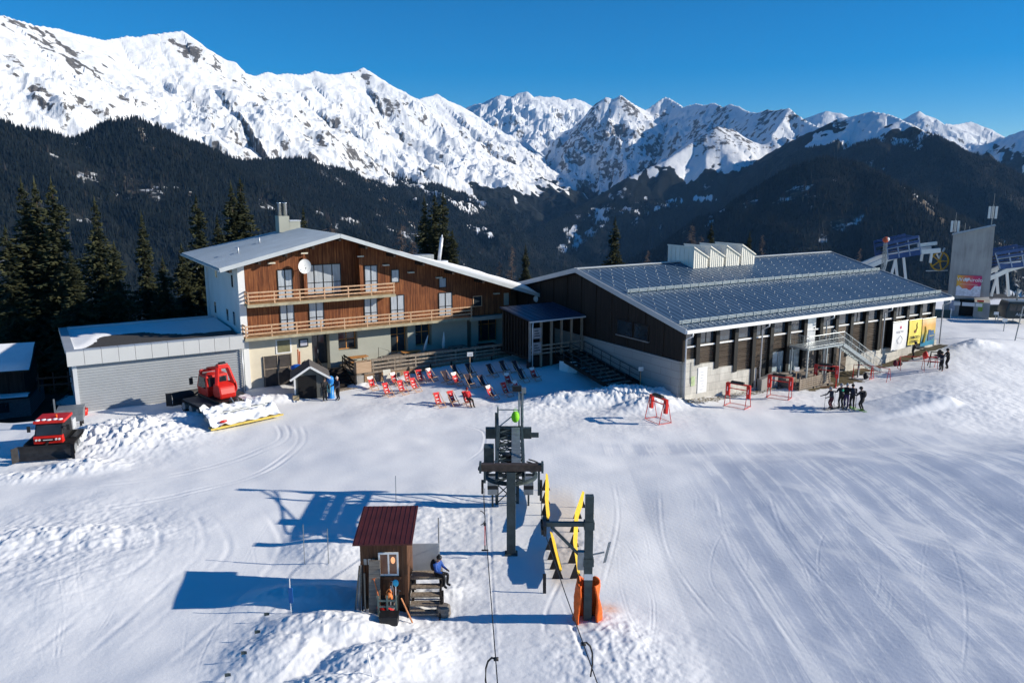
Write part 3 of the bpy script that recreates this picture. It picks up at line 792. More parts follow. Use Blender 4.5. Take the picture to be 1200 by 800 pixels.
# facade cladding, with a recess (loggia) on the top floor
b = MB()
zb = 4.4
b.prism([(.55, zb), (5.7, zb), (5.7, chz(5.7)), (.55, chz(.55))], 'y', 0, .25)
b.prism([(5.7, zb), (10.7, zb), (10.7, 7.3), (5.7, 7.3)], 'y', .003, .25)
b.prism([(10.7, zb), (26.2, zb), (26.2, chz(26.2)), (10.7, chz(10.7))], 'y', 0, .25)
b.prism([(5.5, 7.3), (10.9, 7.3), (10.9, chz(10.9)), (APX, chz(APX)), (5.5, chz(5.5))], 'y', 1.2, 1.4)
b.prism([(.25, 7.2), (1.2, 7.2), (1.2, chz(5.7) - .02), (.25, chz(5.7) - .02)], 'x', 5.5, 5.695)
b.prism([(.25, 7.2), (1.2, 7.2), (1.2, chz(10.7) - .02), (.25, chz(10.7) - .02)], 'x', 10.705, 10.9)
b.build('cladding', WOOD_F, ch)
# carcass behind
b = MB(); b.prism([(.5, 0), (26.2, 0), (26.2, chz(26.2) - .05), (APX, chz(APX) - .05), (.5, chz(.5) - .05)], 'y', 1.5, 13.2)
b.build('wall', PLAST, ch)
b = MB(); b.box(.18, .5, .25, 13.5, 0, chz(.2) - .06); b.build('side_wall', PLASTW, ch)
for y0, y1 in ((-.12, .24), (13.45, 13.85)):
    MB().box(-.05, .5, y0, y1, 0, chz(.2) - .12).build('corner_pier', PLASTW, ch)
# small windows in the white side wall
for y0, z0, h_ in ((2.6, 5.0, 1.3), (5.2, 5.0, 1.2), (2.4, 8.3, 1.2), (9.0, 8.5, .9), (10.4, 5.0, 1.2)):
    f = MB().box(.12, .2, y0, y0 + .75, z0, z0 + h_).build('window', WHITE, ch)
    MB().box(.10, .13, y0 + .08, y0 + .67, z0 + .08, z0 + h_ - .08).build('pane', GLASSD, f)
# ground floor
MB().box(.5, 5.9, .02, 1.5, 0, 4.36).build('ground_floor_wall', PLAST, ch)
b = MB()
b.box(5.9, 7.5, .9, 1.5, 0, 4.36); b.box(7.5, 8.3, .02, 1.5, 0, 4.36)
b.box(8.3, 10.1, .02, 1.5, 0, 2.4); b.box(8.3, 10.1, .6, 1.5, 2.4, 4.36)
b.box(10.1, 13.3, .02, 1.5, 0, 4.36)
b.box(13.3, 15.0, .02, 1.5, 0, 1.6); b.box(13.3, 15.0, .6, 1.5, 1.6, 4.36)
b.box(15.0, 15.8, .02, 1.5, 0, 4.36)
b.box(15.8, 17.5, .02, 1.5, 0, 2.0); b.box(15.8, 17.5, .6, 1.5, 2.0, 4.36)
b.box(17.5, 21.3, .02, 1.5, 0, 4.36)
b.box(21.9, 22.7, .3, 1.5, 0, 4.36); b.box(25.4, 26.1, .3, 1.5, 0, 4.36)
b.build('ground_floor_wall', PLASTG, ch)
MB().box(21.3, 26.3, -.55, .3, 4.0, 4.36).build('canopy_slab', PLASTG, ch)
window(ch, 8.35, 10.05, 2.45, 4.1, 2, .55, WOOD_O, GLASSD, 3.35)
window(ch, 13.35, 14.95, 1.65, 4.1, 2, .55, WOOD_O, GLASSD, 3.3)
window(ch, 15.85, 17.45, 2.05, 4.1, 2, .55, WOOD_O, GLASSD, 3.3)
window(ch, 22.75, 25.35, 1.5, 3.95, 3, 1.45, WOOD_O, GLASSD, 3.2)
d = window(ch, 5.95, 7.45, 1.3, 4.1, 2, .85, BLACK, GLASSD, None, 'door')
MB().box(6.62, 6.66, .74, .79, 2.3, 2.6).build('handle', METW, d)
f = MB().box(2.75, 4.1, -.03, .03, 2.75, 4.0).build('window', WHITE, ch)      # shallow niche window
MB().box(2.88, 3.97, -.045, .035, 2.86, 3.9).build('pane', mat('olive_glass', (.20, .19, .11), .3), f)
f = MB().box(4.75, 5.55, -.10, .02, 3.15, 3.85).build('notice_case', BLACK, ch)
MB().box(4.85, 5.45, -.112, -.09, 3.25, 3.75).build('notice', mat('pale_notice', (.45, .46, .55), .4), f)
# dark double gate under the left end
f = MB().box(1.6, 4.05, -.06, .03, 0, 2.65).build('gate', mat('gate_brown', (.055, .048, .045), .8, 0, .3, 2), ch)
b = MB()
for x in (1.62, 2.78, 3.95): b.box(x, x + .09, -.1, -.055, 0, 2.65)
b.box(1.71, 3.95, -.095, -.06, 1.5, 1.58); b.build('gate_bar', WOOD_W, f)
# upper windows
for x0, x1, z0, z1, n in ((3.2, 4.5, 7.45, 9.95, 2), (10.95, 12.2, 7.45, 9.9, 2), (3.25, 4.5, 4.65, 7.0, 2), (5.75, 7.1, 4.65, 7.0, 2), (10.8, 12.1, 4.65, 6.95, 2), (13.35, 14.75, 4.65, 7.05, 2), (18.25, 19.7, 4.65, 6.95, 2)):
    window(ch, x0, x1, z0, z1, n, 0, BLACK, CURT, z0 + (z1 - z0) * .42)
window(ch, 5.95, 9.2, 7.45, 10.1, 4, 1.2, BLACK, CURT, 8.5)
for x0, x1, z0, z1 in ((13.5, 14.3, 8.2, 9.4), (18.3, 19.1, 7.4, 8.35)): window(ch, x0, x1, z0, z1, 1, 0, BLACK, CURT)
window(ch, 21.95, 22.95, 5.3, 6.35, 1, 0, WOOD_L, GLASSD)
MB().box(25.45, 26.0, -.05, .01, 5.2, 6.4).build('shutter', PLASTG, ch)
# balconies
for x0, x1, z in ((.35, 13.35, 7.13), (.0, 21.25, 4.36)):
    f = MB().box(x0, x1, -1.25, -.004, z, z + .17).box(x0 - .03, x1 + .03, -1.3, -1.253, z - .04, z + .2).build('balcony', mat('balcony_slab', (.36, .32, .22), .85, 0, .3, 1.6, .2), ch)
    MB().box(x0 + .05, x1 - .05, -1.24, -.06, z + .172, z + .2).build('floor', mat('deck_board', (.48, .30, .15), .7, 0, .25, 4), f)
    railing(x0 + .1, x1 - .1, -1.15, z + .2, .98, WOOD_L, f, 3, 2.15, 'railing', (1.1, 0))
# posts and lamps on the gable
MB().box(5.42, 5.72, -.22, -.004, 7.3, 10.9).build('post', WOOD_F, ch)
MB().box(10.45, 10.75, -.22, -.004, 7.3, 10.6).build('post', WOOD_F, ch)
for x, z in ((2.75, 10.55), (5.55, 11.25), (10.55, 10.75), (12.95, 9.85), (15.4, 9.05), (18.25, 8.4), (24.5, 6.45)):
    MB().box(x - .3, x + .3, -.34, -.225 if 5 < x < 11 else -.01, z - .06, z + .06).build('wall_light', mat('cream_lamp', (.62, .58, .48), .5), ch, bevel=.015)
# satellite dish on an arm
b = MB()
prof = [(.02, .0), (.25, .035), (.42, .1), (.55, .19)]
n = 20; rings = [[(5.35 + r * math.cos(a * 2 * math.pi / n), -.62 + z * .9 - .1, 10.2 + r * 1.12 * math.sin(a * 2 * math.pi / n)) for a in range(n + 1)] for r, z in [(q[0], -q[1]) for q in prof]]
b.sheet(rings); rings2 = [[(p[0], p[1] + .03, p[2]) for p in rg] for rg in rings]; b.sheet(rings2); b.sheet([rings[-1], rings2[-1]])
d = b.build('satellite_dish', WHITE, ch, True)
b = MB(); b.tube([(5.4, -.05, 9.95), (5.4, -.55, 10.1)], .03, 6); b.tube([(5.35, -.66, 9.7), (5.35, -1.05, 10.05)], .015, 5); b.box(5.3, 5.4, -1.12, -1.02, 10.02, 10.12)
b.build('bracket', METG, d)
# roof: standing seam sheets, snow left on the right verge
SL, SR, YB0, YB1 = -1.72, 28.7, 15.6, 11.6
def roof_pt(s, v, up=0.0):
    yb = YB0 + (YB1 - YB0) * min(1, (s - SL) / (APX - SL)) if s < APX else YB1
    return (s, -1.75 + v * (yb + 1.75), chz(s) + up)
b = MB()
def slab(b, s0, s1, u0, u1, v0=0.0, v1=1.0):
    q = [roof_pt(s0, v0, u0), roof_pt(s1, v0, u0), roof_pt(s1, v1, u0), roof_pt(s0, v1, u0)]
    p = [roof_pt(s0, v0, u1), roof_pt(s1, v0, u1), roof_pt(s1, v1, u1), roof_pt(s0, v1, u1)]
    b.add(q + p, [(3, 2, 1, 0), (4, 5, 6, 7), (0, 1, 5, 4), (1, 2, 6, 5), (2, 3, 7, 6), (3, 0, 4, 7)])
b.m(1); slab(b, SL, APX, .0, .14); slab(b, APX, SR, .0, .14)
b.m(0); slab(b, SL, APX, .145, .23); slab(b, APX, SR, .145, .23)
for side in (0, 1):
    for k in range(0, 26):                         # seams run up the slope
        v = k / 26
        (s0, s1) = (SL, APX) if side == 0 else (APX, SR)
        a = np.array(roof_pt(s0, v, .245)); c = np.array(roof_pt(s1, v, .245)); b.bar(a, c, .035, .045)
ROOFZ = mat('roof_zinc', (.40, .46, .52), .42, .25, .10, .5, 0, (1, 1, 1), .5)
rf = b.build('roof', [ROOFZ, WOOD_D], ch)
b = MB()                                            # white metal verge and eaves
for s0, s1 in ((SL - .03, APX), (APX, SR + .03)):
    a = np.array(roof_pt(s0, 0, .10)) + [0, -.02, 0]; c = np.array(roof_pt(s1, 0, .10)) + [0, -.02, 0]; b.bar(a, c, .08, .34)
a = np.array(roof_pt(SL, 0, .06)) + [-.06, 0, 0]; c = np.array(roof_pt(SL, 1, .06)) + [-.06, 0, 0]; b.bar(a, c, .14, .14)
b.build('verge_board', mat('verge_metal', (.50, .53, .55), .45, .2, .08, 1), rf)
b = MB()                                            # snow lying on the right slope
def _sh(s, v):
    return (.16 + .07 * float(pn(s / 1.3, v * 6, 3)) + .30 * float(sst(s, 15, 21))) * float(sst(s, 13.2 + 3 * float(pn(v * 5, s / 4, 4)), 16.5)) * float(sst(-v, -.97, -.9)) * float(sst(-s, -28.7, -26.6))
SS = np.linspace(12.5, 28.6, 60); sn = []
for v, k in [(0.0, 0.0), (-.004, .45), (-.003, .8), (.004, 1.0)] + [(q, 1.0) for q in np.linspace(.03, .97, 22)]:
    sn.append([tuple(np.array(roof_pt(s, v, .232 + k * _sh(s, max(v, 0)))) + np.array([0, -.05, 0])) for s in SS])
b.sheet(sn); b.build('roof_snow', SNOWP, rf, True, fix=False)
b = MB(); b.ball((28.75, -1.15, 5.75), (.5, .4, .38), 10, 7); b.build('roof_snow', SNOWP, rf, True)
for k in range(10):                                 # purlin ends under the verge
    s = [-.9, 1.4, 3.6, 5.9, 8.25, 10.6, 13.2, 16.0, 19.0, 22.2][k]
    MB().box(s - .11, s + .11, -1.7, -.01, chz(s) - .36, chz(s) - .06).build('purlin', WOOD_D, ch)
# chimney block with twin flues
cz = chz(7.2)
f = MB().box(6.35, 7.35, 10.0, 11.3, cz + .1, 14.0).box(7.36, 8.4, 10.0, 11.3, cz + .1, 13.5).build('chimney', PLASTG, rf)
MB().box(6.3, 8.45, 9.95, 11.35, 13.52, 13.6).box(6.3, 7.4, 9.94, 11.36, 14.0, 14.08).build('chimney_cap', METW, f) if False else MB().box(7.37, 8.46, 9.94, 11.36, 13.5, 13.58).build('chimney_cap', METW, f)
for x in (6.6, 7.15): MB().lathe([(.2, 0), (.2, 1.25), (.23, 1.26), (.23, 1.32)], 14, (x, 10.6, 13.95)).build('flue', mat('polished_flue', (.70, .71, .72), .25, .85, .05, 2), f, True)
# slim leaning stove pipe on the right slope, roof box, small vents
pz = chz(19.9)
f = MB().box(19.4, 20.8, 2.9, 3.6, pz - .2, pz + .75).build('roof_box', METW, rf)
MB().box(17.4, 19.3, 3.0, 4.0, chz(17.4) - .3, chz(17.4) + .62).build('roof_box', METG, rf)
MB().tube([(19.95, 3.2, pz + .7), (20.3, 3.2, pz + 3.0)], .17, 12).tube([(20.3, 3.2, pz + 3.0), (20.35, 3.2, pz + 3.3)], [.1, .04], 10).build('stove_pipe', METW, rf, True)
for x, y in ((1.1, 4.2), (3.6, 6.8)): MB().tube([(x, y, chz(x) + .2), (x, y, chz(x) + .75)], .07, 8).build('vent_pipe', METW, rf, True)

# ---------------------------------------------------------------- flat roofed garage
gl = fr(CO, -12.6, -.75); ga = thing('garage', 'flat roofed garage with ribbed pale grey front and panelled fascia beside the chalet', 'garage', gl, ANG)
b = MB(); b.box(.25, 12.55, .2, 11.2, 0, 4.2); b.build('wall', METG, ga)
b = corrug(MB(), .3, 12.45, 0.0, 3.72, .1, .2, .05); b.build('ribbed_front', mat('pale_ribbed_sheet', (.36, .38, .40), .5, .15, .06, .8), ga, fix=False)
b = MB()
for k in range(14):
    y = .3 + k * .78; b.box(.12, .245, y, y + .74, 0, 4.1)
b.build('side_cladding', mat('blue_grey_panel', (.33, .37, .42), .5, .1, .12, 1), ga)
for y in (3.2, 5.6): 
    f = MB().box(.08, .13, y, y + .8, 1.5, 2.7).build('window', METG, ga); MB().box(.06, .09, y + .08, y + .72, 1.58, 2.62).build('pane', GLASSD, f)
MB().box(.02, .3, -.0, .19, 0, 3.72).build('corner_trim', METW, ga)
MB().box(.1, 12.5, .06, .3, -.6, .0).build('plinth', CONC, ga)
b = MB()
for k in range(11):
    x = -.3 + k * 1.165; b.box(x + .012, x + 1.153, -.42, .0, 3.74, 4.82)
b.build('fascia', mat('fascia_sheet', (.55, .56, .56), .5, .15, .05, .5), ga)
b = MB()
for k in range(11):
    x = -.3 + k * 1.165; b.box(x + .012, x + 1.153, -.44, .35, 4.823, 4.86)
b.box(-.32, .3, .352, 11.6, 4.55, 4.86); b.box(-.3, 12.5, 11.25, 11.6, 4.4, 4.86)
b.build('coping', mat('coping_sheet', (.50, .54, .58), .4, .3, .06, .6), ga)
MB().box(.3, 12.55, .35, 11.25, 4.2, 4.55).build('roof', GRAVEL, ga)
P = []
for i in range(40):
    row = []
    for j in range(30):
        x = .32 + 12.2 * i / 39; y = .6 + 10.6 * j / 29
        e = float(sst(y - 4.6 - 2.6 * math.sin(x * .42 - .3) - .5 * float(pn(x / 1.1, y / 1.1, 9)) + 2.8 * float(sst(-x, -2.6, -1.2)) - 2.0 * float(sst(x, 8, 11)), 0, .7)) * float(sst(y, .6, 1.1))
        row.append((x, y, 4.53 + .16 * e))
    P.append(row)
MB().sheet(P).build('snow_patch', SNOWP, ga, True, fix=False)
MB().tube([(12.35, -.1, 0), (12.35, -.1, 3.7)], .06, 8).build('downpipe', METW, ga, True)

# ---------------------------------------------------------------- dark hut at the left edge
h0 = gnd(37, 487, -2.7); hut2 = thing('barn', 'dark wooden barn with snow on its roof and a pale block base', 'barn', (h0[0], h0[1], -2.7), R(20))
b = MB(); b.box(-8, 0, 0, 6, -.8, 1.75); 
BLK = NT('block_base'); v = BLK.coord('Object', (1, 1, 1)); br = BLK.new('ShaderNodeTexBrick'); br.inputs['Scale'].default_value = 2.6
for k_, cc in (('Color1', (.10, .11, .12, 1)), ('Color2', (.15, .16, .17, 1)), ('Mortar', (.05, .05, .055, 1))): br.inputs[k_].default_value = cc
mp = BLK.coord('Object', (1, 1, 1), (R(90), 0, 0)); BLK.link(mp, br.inputs[0]); BLK.setb(Base_Color=br.outputs[0], Roughness=.9)
b.build('base', BLK.m, hut2)
window(hut2, -3.4, -1.6, .5, 1.35, 2, 0, WOOD_D, GLASSD)
MB().box(-8, .1, -.7, 5.9, 1.76, 1.86).build('ledge', WOOD_D, hut2)
MB().sheet([[(x, y, 1.87 + .16 * float(sst(-abs(y - .1), -.9, -.5)) * (1 + .5 * float(pn(x, y, 2)))) for y in np.linspace(-.7, .3, 9)] for x in np.linspace(-8, .05, 30)]).build('ledge_snow', SNOWP, hut2, True, fix=False)
MB().box(-8, -.3, .35, 5.6, 1.86, 4.2).build('wall', WOOD_D, hut2)
b = MB()
for k in range(8): b.box(-7.6 + k * 1.0, -7.5 + k * 1.0, .27, .345, 1.86, 4.1)
b.build('batten', WOOD_D, hut2)
b = MB(); b.prism([(-.4, 4.0), (3.0, 5.5), (3.0, 5.62), (-.4, 4.14)], 'x', -8.3, .35); b.prism([(3.0, 5.5), (6.2, 4.1), (6.2, 4.22), (3.0, 5.62)], 'x', -8.3, .35)
rf = b.build('roof', WOOD_D, hut2)
P = [[(x, y, 4.15 + (5.62 - 4.14) * (y + .35) / 3.35 + .02 + .3 * float(sst(-x - .25 + .35 * y + .4 * float(pn(x / 2, y / 2, 6)), -.4, .25)) * float(sst(y, -.35, .0))) for y in np.linspace(-.38, 3.0, 14)] for x in np.linspace(-8.3, .3, 40)]
MB().sheet(P).build('roof_snow', SNOWP, rf, True, fix=False)
MB().ball((-2.6, .1, 3.9), .07, 8, 6).build('lamp', WHITE, hut2, True)

# ---------------------------------------------------------------- dark hall with the big blue-grey roof
ha = thing('hall', 'long dark timber hall with a blue grey metal roof and four pale roof vents', 'hall', HA, ANG)
EZ, AZ_, AT, LEN = 6.1, 9.34, 13.75, 35.05
def hz_(t): return EZ + (AZ_ - EZ) * (t / AT) if t <= AT else AZ_ - (AZ_ - EZ) * (t - AT) / AT
COLS = [1.6 + 2.13 * k for k in range(16)]
ROOFB = NT('roof_blue_sheet')
v = ROOFB.coord('Object'); big = ROOFB.noise(v, .25, 4, .55); st = ROOFB.noise(ROOFB.coord('Object', (2.2, .12, 1)), 1.0, 4, .6)
cc = ROOFB.ramp(ROOFB.math('ADD', ROOFB.math('MULTIPLY', big, .5), ROOFB.math('MULTIPLY', st, .5)), [(.36, (.050, .092, .155)), (.64, (.085, .138, .21))])
ROOFB.setb(Base_Color=cc, Roughness=.42, Metallic=.15); ROOFB.b.inputs['Specular IOR Level'].default_value = .5
# carcass
b = MB(); b.prism([(.5, 0), (27, 0), (27, hz_(27) - .25), (AT, AZ_ - .25), (.5, hz_(.5) - .25)], 'x', .35, LEN - .3)
b.build('wall', WOOD_D, ha)
# gable: dark upright boards above, grey concrete below
b = MB(); b.prism([(.0, 3.3), (27, 3.3), (27, hz_(27) - .22), (AT, AZ_ - .22), (.0, hz_(0) - .22)], 'x', .12, .34)
for k in range(12): 
    t0 = .02 + k * 2.25; b.box(.05, .119, t0, t0 + .09, 3.32, hz_(t0 + .05) - .26)
b.build('gable_cladding', WOOD_D, ha)
def formwork(name, s0=(.44, .43, .40)):
    t = NT(name); v = t.coord('Object', (1, 1, 1), (R(90), 0, 0))
    br = t.new('ShaderNodeTexBrick'); br.inputs['Scale'].default_value = 1.0; br.inputs['Brick Width'].default_value = 2.1; br.inputs['Row Height'].default_value = .62
    br.inputs['Mortar Size'].default_value = .018; br.offset = .5
    for k_, f in (('Color1', 1.0), ('Color2', .93), ('Mortar', .62)): br.inputs[k_].default_value = (*(c * f for c in s0), 1)
    t.link(v, br.inputs[0]); n = t.noise(t.coord('Object', (1, 1, .4)), 1.4, 5, .6)
    c = t.mix(.75, br.outputs[0], t.ramp(n, [(.3, (.55,) * 3), (.7, (1.1,) * 3)]), 'MULTIPLY')
    t.setb(Base_Color=c, Roughness=.85, Normal=t.bump(br.outputs['Fac'], -.3, .02)); MATS[name] = t.m; return t.m
FORM = formwork('formed_concrete', (.62, .60, .54))
FORMG = NT('formed_concrete_side'); v = FORMG.coord('Object', (1, 1, 1), (R(90), 0, R(90)))
_br = FORMG.new('ShaderNodeTexBrick'); _br.inputs['Scale'].default_value = 1.0; _br.inputs['Brick Width'].default_value = 2.4; _br.inputs['Row Height'].default_value = .62; _br.inputs['Mortar Size'].default_value = .016
for k_, f in (('Color1', .36), ('Color2', .33), ('Mortar', .2)): _br.inputs[k_].default_value = (f, f * .98, f * .94, 1)
_sx = FORMG.new('ShaderNodeTexCoord'); _sp = FORMG.new('ShaderNodeSeparateXYZ'); _cb = FORMG.new('ShaderNodeCombineXYZ')
FORMG.link(_sx.outputs['Object'], _sp.inputs[0]); FORMG.link(_sp.outputs[1], _cb.inputs[0]); FORMG.link(_sp.outputs[2], _cb.inputs[1]); FORMG.link(_cb.outputs[0], _br.inputs[0])
FORMG.setb(Base_Color=_br.outputs[0], Roughness=.85)
MB().box(0, .33, .3, 20, -.4, 3.29).build('gable_plinth', FORMG.m, ha)
for t0, t1 in ((4.1, 5.9), (6.1, 8.2)):
    f = MB().box(.03, .115, t0, t1, 4.25, 5.6).build('window', WOOD_D, ha); MB().box(.01, .04, t0 + .08, t1 - .08, 4.33, 5.52).build('pane', GLASSD, f)
MB().box(-.03, .11, 4.0, 8.3, 4.16, 4.25).build('sill', METG, ha)
# long side: stepped concrete, then bays
b = MB(); tops = [3.42, 2.92, 2.38, 1.82]
for k, zt in enumerate(tops):
    x0 = .34 if k == 0 else COLS[k - 1] - .1; x1 = COLS[k] - .1 if k < 3 else 8.55
    b.box(x0 + (.002 if k else 0), x1, -.02, .5, -.5, zt)
b.build('stepped_plinth', FORM, ha)
MB().box(20.6, LEN - .1, .12, .5, -.4, 1.55).build('low_plinth', FORM, ha)
COLB = mat('black_column', (.006, .006, .006), .6, 0, .3, 2)
for k, s in enumerate(COLS):
    zb_ = tops[k + 1] if k < 3 else (.05 if k < 9 else 1.56)
    if k == 3: zb_ = .2
    MB().box(s - .2, s + .2, -.12, .45, zb_ + .004, EZ - .12).build('column', COLB, ha)
LOUV = plank_mat('louvre_boards', (.075, .058, .045), (.145, .115, .09), (.22, .185, .15), 3.5, 'z')
for k in range(16):
    x0 = (.3 if k == 0 else COLS[k - 1] + .205); x1 = COLS[k] - .205
    if k == 0: zb_ = tops[0]
    elif k <= 3: zb_ = tops[k]
    elif k == 4: zb_ = .75
    elif k in (5, 6): zb_ = 3.15
    elif k in (7, 8): zb_ = None
    elif k == 9: zb_ = 1.7
    else: zb_ = 1.56
    window(ha, x0 + .01, x1 - .01, 4.52, EZ - .16, 2 if k % 3 == 1 else 1, .22, COLB, mat('sky_glass', (.03, .05, .075), .06, 0, .5, .4, 0, (1, 1, 1), 1.0), None, 'window', .06)
    MB().box(x0, x1, .0, .3, 4.38, 4.5).build('sill', WHITE if k > 0 else METW, ha)
    if zb_ is None: continue
    if k in (13, 14, 15): x1_ = x1
    b = MB(); z = zb_ + .02
    xe = x1 if k not in (12,) else x1 - .75
    while z < 4.3:
        z2 = min(z + .15, 4.37); b.add([(x0, .2, z), (xe, .2, z), (xe, .12, z2 - .02), (x0, .12, z2 - .02), (x0, .3, z), (xe, .3, z), (xe, .3, z2 - .02), (x0, .3, z2 - .02)], [(3, 2, 1, 0), (0, 1, 5, 4), (2, 3, 7, 6), (1, 2, 6, 5), (3, 0, 4, 7), (4, 5, 6, 7)]); z += .165
    b.build('louvre_panel', LOUV, ha)
MB().box(9.1, 9.75, .05, .19, .75, 2.4).build('door', COLB, ha)
# recessed entrance with glass and pale posters, steps and a slatted side
f = MB().box(10.45, 12.0, .16, .34, .2, 3.1).build('entrance_door', COLB, ha)
MB().box(10.55, 11.2, .12, .158, .35, 2.9).box(11.28, 11.92, .12, .158, .35, 2.9).build('pane', mat('pale_glass', (.30, .36, .38), .12, 0, .5, 1.5), f)
f = MB().box(12.45, 14.1, .16, .34, .2, 3.1).build('entrance_door', COLB, ha)
MB().box(12.55, 13.25, .12, .158, .35, 2.9).box(13.32, 14.0, .12, .158, .35, 2.9).build('pane', MATS['pale_glass'], f)
f = MB().box(14.7, 15.95, .1, .3, 3.3, 5.85).build('door', METW, ha); MB().box(15.7, 15.78, .04, .1, 4.3, 4.6).build('handle', BLACK, f)
MB().box(16.75, 18.5, .12, .3, .5, 4.37).build('plank_panel', WOOD_G, ha)
MB().box(14.6, 16.3, .12, .3, .1, 3.2).build('plank_panel', WOOD_G, ha)
MB().box(18.9, 20.6, .12, .3, .3, 4.37).build('plank_panel', LOUV, ha)
MB().box(17.2, 18.0, .02, .115, 2.0, 3.6).build('notice_panel', BLACK, ha)
b = MB()
for k in range(6): b.box(11.0, 15.6, -.5 - .32 * k - .3, -.5 - .32 * k, -.3, .95 - .16 * k)
b.box(10.9, 15.7, -.498, -.15, -.3, 1.1)
b.build('entrance_steps', WOOD_G, ha)
b = MB()
for k in range(5): b.bar((11.0, -2.5, .25 + .17 * k), (15.0, -2.5, .05 + .2 * k + .25), .05, .13)
for x in (11.1, 13, 14.9): b.box(x - .04, x + .04, -2.47, -2.4, -.2, 1.2)
b.build('slat_screen', WOOD_W, ha)
MB().prism([(8.6, -.4), (10.6, -.4), (10.6, 1.3), (8.6, .9)], 'y', -.6, -.1).build('ramp_wall', CONC, ha)
# roof
b = MB()
def hq(s0, s1, t0, t1, u0, u1):
    f = lambda t: EZ + (AZ_ - EZ) / AT * (t if t <= AT else 2 * AT - t)
    vs = [(s, t, f(t) + u) for u in (u0, u1) for s, t in ((s0, t0), (s1, t0), (s1, t1), (s0, t1))]
    b.add(vs, [(3, 2, 1, 0), (4, 5, 6, 7), (0, 1, 5, 4), (1, 2, 6, 5), (2, 3, 7, 6), (3, 0, 4, 7)])
b.m(0); hq(-.4, LEN + .2, -.75, AT, -.02, .1); hq(-.4, LEN + .2, AT, 28.2, -.02, .1)
for k in range(60):
    s = -.2 + k * .607
    if s < LEN + .15: hq(s - .012, s + .012, -.7, AT - .1, .1, .125)
b.m(1)
for i in range(27):                                 # little snow stops dotted over the sheets
    for j in range(15):
        t0 = -.1 + j * .92; s = .3 + i * 1.32 + (j % 2) * .66
        if s > LEN: continue
        z = EZ + (AZ_ - EZ) / AT * t0; b.box(s - .04, s + .04, t0 - .025, t0 + .025, z + .126, z + .17)
hr = b.build('roof', [ROOFB.m, METW], ha)
b = MB(); FA = mat('fascia_grey', (.46, .49, .51), .5, .15, .08, .6)
for t0, t1 in ((-.78, AT), (AT, 28.2)):
    f = lambda t: EZ + (AZ_ - EZ) / AT * (t if t <= AT else 2 * AT - t)
    for s in (-.45, LEN + .25): b.bar((s, t0, f(t0) - .02), (s, t1, f(t1) - .02), .09, .42)
b.bar((-.4, AT, AZ_ + .14), (LEN + .2, AT, AZ_ + .14), .5, .08)
b.build('verge_board', FA, hr)
b = MB(); b.box(-.5, LEN + .3, -1.0, -.76, EZ - .36, EZ - .12); b.box(-.5, LEN + .3, -.96, -.8, EZ - .12, EZ - .09); b.build('gutter', WHITE, hr, bevel=.02)
for t0 in (.25, 7.2):                               # snow guard rails
    b = MB(); z = EZ + (AZ_ - EZ) / AT * t0
    x0 = .6 if t0 > 5 else .1
    k = x0
    while k < LEN - .1: b.box(k - .02, k + .02, t0 - .06, t0 + .1, z + .1, z + .42); k += 1.0
    for dz in (.2, .3, .4): b.bar((x0 - .3, t0, z + dz), (LEN, t0, z + dz), .035, .05)
    b.bar((x0 - .3, t0 + .12, z + .17), (LEN, t0 + .12, z + .17), .16, .04)
    b.build('snow_guard', mat('snow_guard_metal', (.42, .48, .50), .45, .4, .1, 2), hr)
CREAM = mat('cream_sheet', (.76, .74, .67), .5, .05, .06, .7)
for k in range(4):                                  # sawtooth vents near the ridge
    x0 = 12.2 + 2.2 * k; x1 = x0 + 1.85; t0, t1 = 11.7, 15.4
    f = lambda t: EZ + (AZ_ - EZ) / AT * (t if t <= AT else 2 * AT - t)
    b = MB(); zt0, zt1 = 10.95, 9.95
    b.add([(x0, t0, f(t0)), (x1, t0, f(t0)), (x1, t0, zt1), (x0, t0, zt0), (x0, t1, f(t1)), (x1, t1, f(t1)), (x1, t1, zt1), (x0, t1, zt0)],
          [(0, 1, 2, 3), (7, 6, 5, 4), (0, 3, 7, 4), (1, 5, 6, 2)])
    for q in range(1, 7):                           # standing ribs
        x = x0 + (x1 - x0) * q / 7; b.box(x - .02, x + .02, t0 - .04, t0 - .002, f(t0), zt0 - (zt0 - zt1) * q / 7 - .05)
    for q in range(6): b.box(x0 - .04, x0 - .002, t0 + .1 + q * .62, t0 + .14 + q * .62, f(min(t0 + q * .62, 2 * AT - t0 - q * .62)), zt0 - .05)
    f2 = b.build('roof_vent', CREAM, hr)
    b = MB(); b.add([(x0 - .1, t0 - .12, zt0 + .03), (x1 + .1, t0 - .12, zt1 - .06), (x1 + .1, t1, zt1 - .06), (x0 - .1, t1, zt0 + .03), (x0 - .1, t0 - .12, zt0 + .15), (x1 + .1, t0 - .12, zt1 + .06), (x1 + .1, t1, zt1 + .06), (x0 - .1, t1, zt0 + .15)],
                   [(3, 2, 1, 0), (4, 5, 6, 7), (0, 1, 5, 4), (1, 2, 6, 5), (2, 3, 7, 6), (3, 0, 4, 7)])
    b.build('vent_cover', CREAM, f2)
for s in (.18, 8.75, 17.0, 25.4, 34.9):
    MB().tube([(s, -.9, EZ - .35), (s, -.9, EZ - .6), (s, -.22, EZ - .95), (s, -.22, tops[0] - 3.6 if s < 20 else 1.2)], .065, 8).build('downpipe', METW, ha, True)
MB().tube([(.2, .5, EZ - .1), (.2, -.05, EZ - .3)], .05, 6).build('bracket', METG, ha)
f = MB().box(1.75, 2.75, -.07, -.024, .55, 2.65).build('notice_board', WHITE, ha)
b = MB()
for k in range(7): b.box(2.0 + .06 * (k % 3), 2.35 + .05 * (k % 2), -.08, -.071, .8 + k * .24, .86 + k * .24)
b.build('faint_print', mat('pale_print', (.6, .62, .66), .5), f)
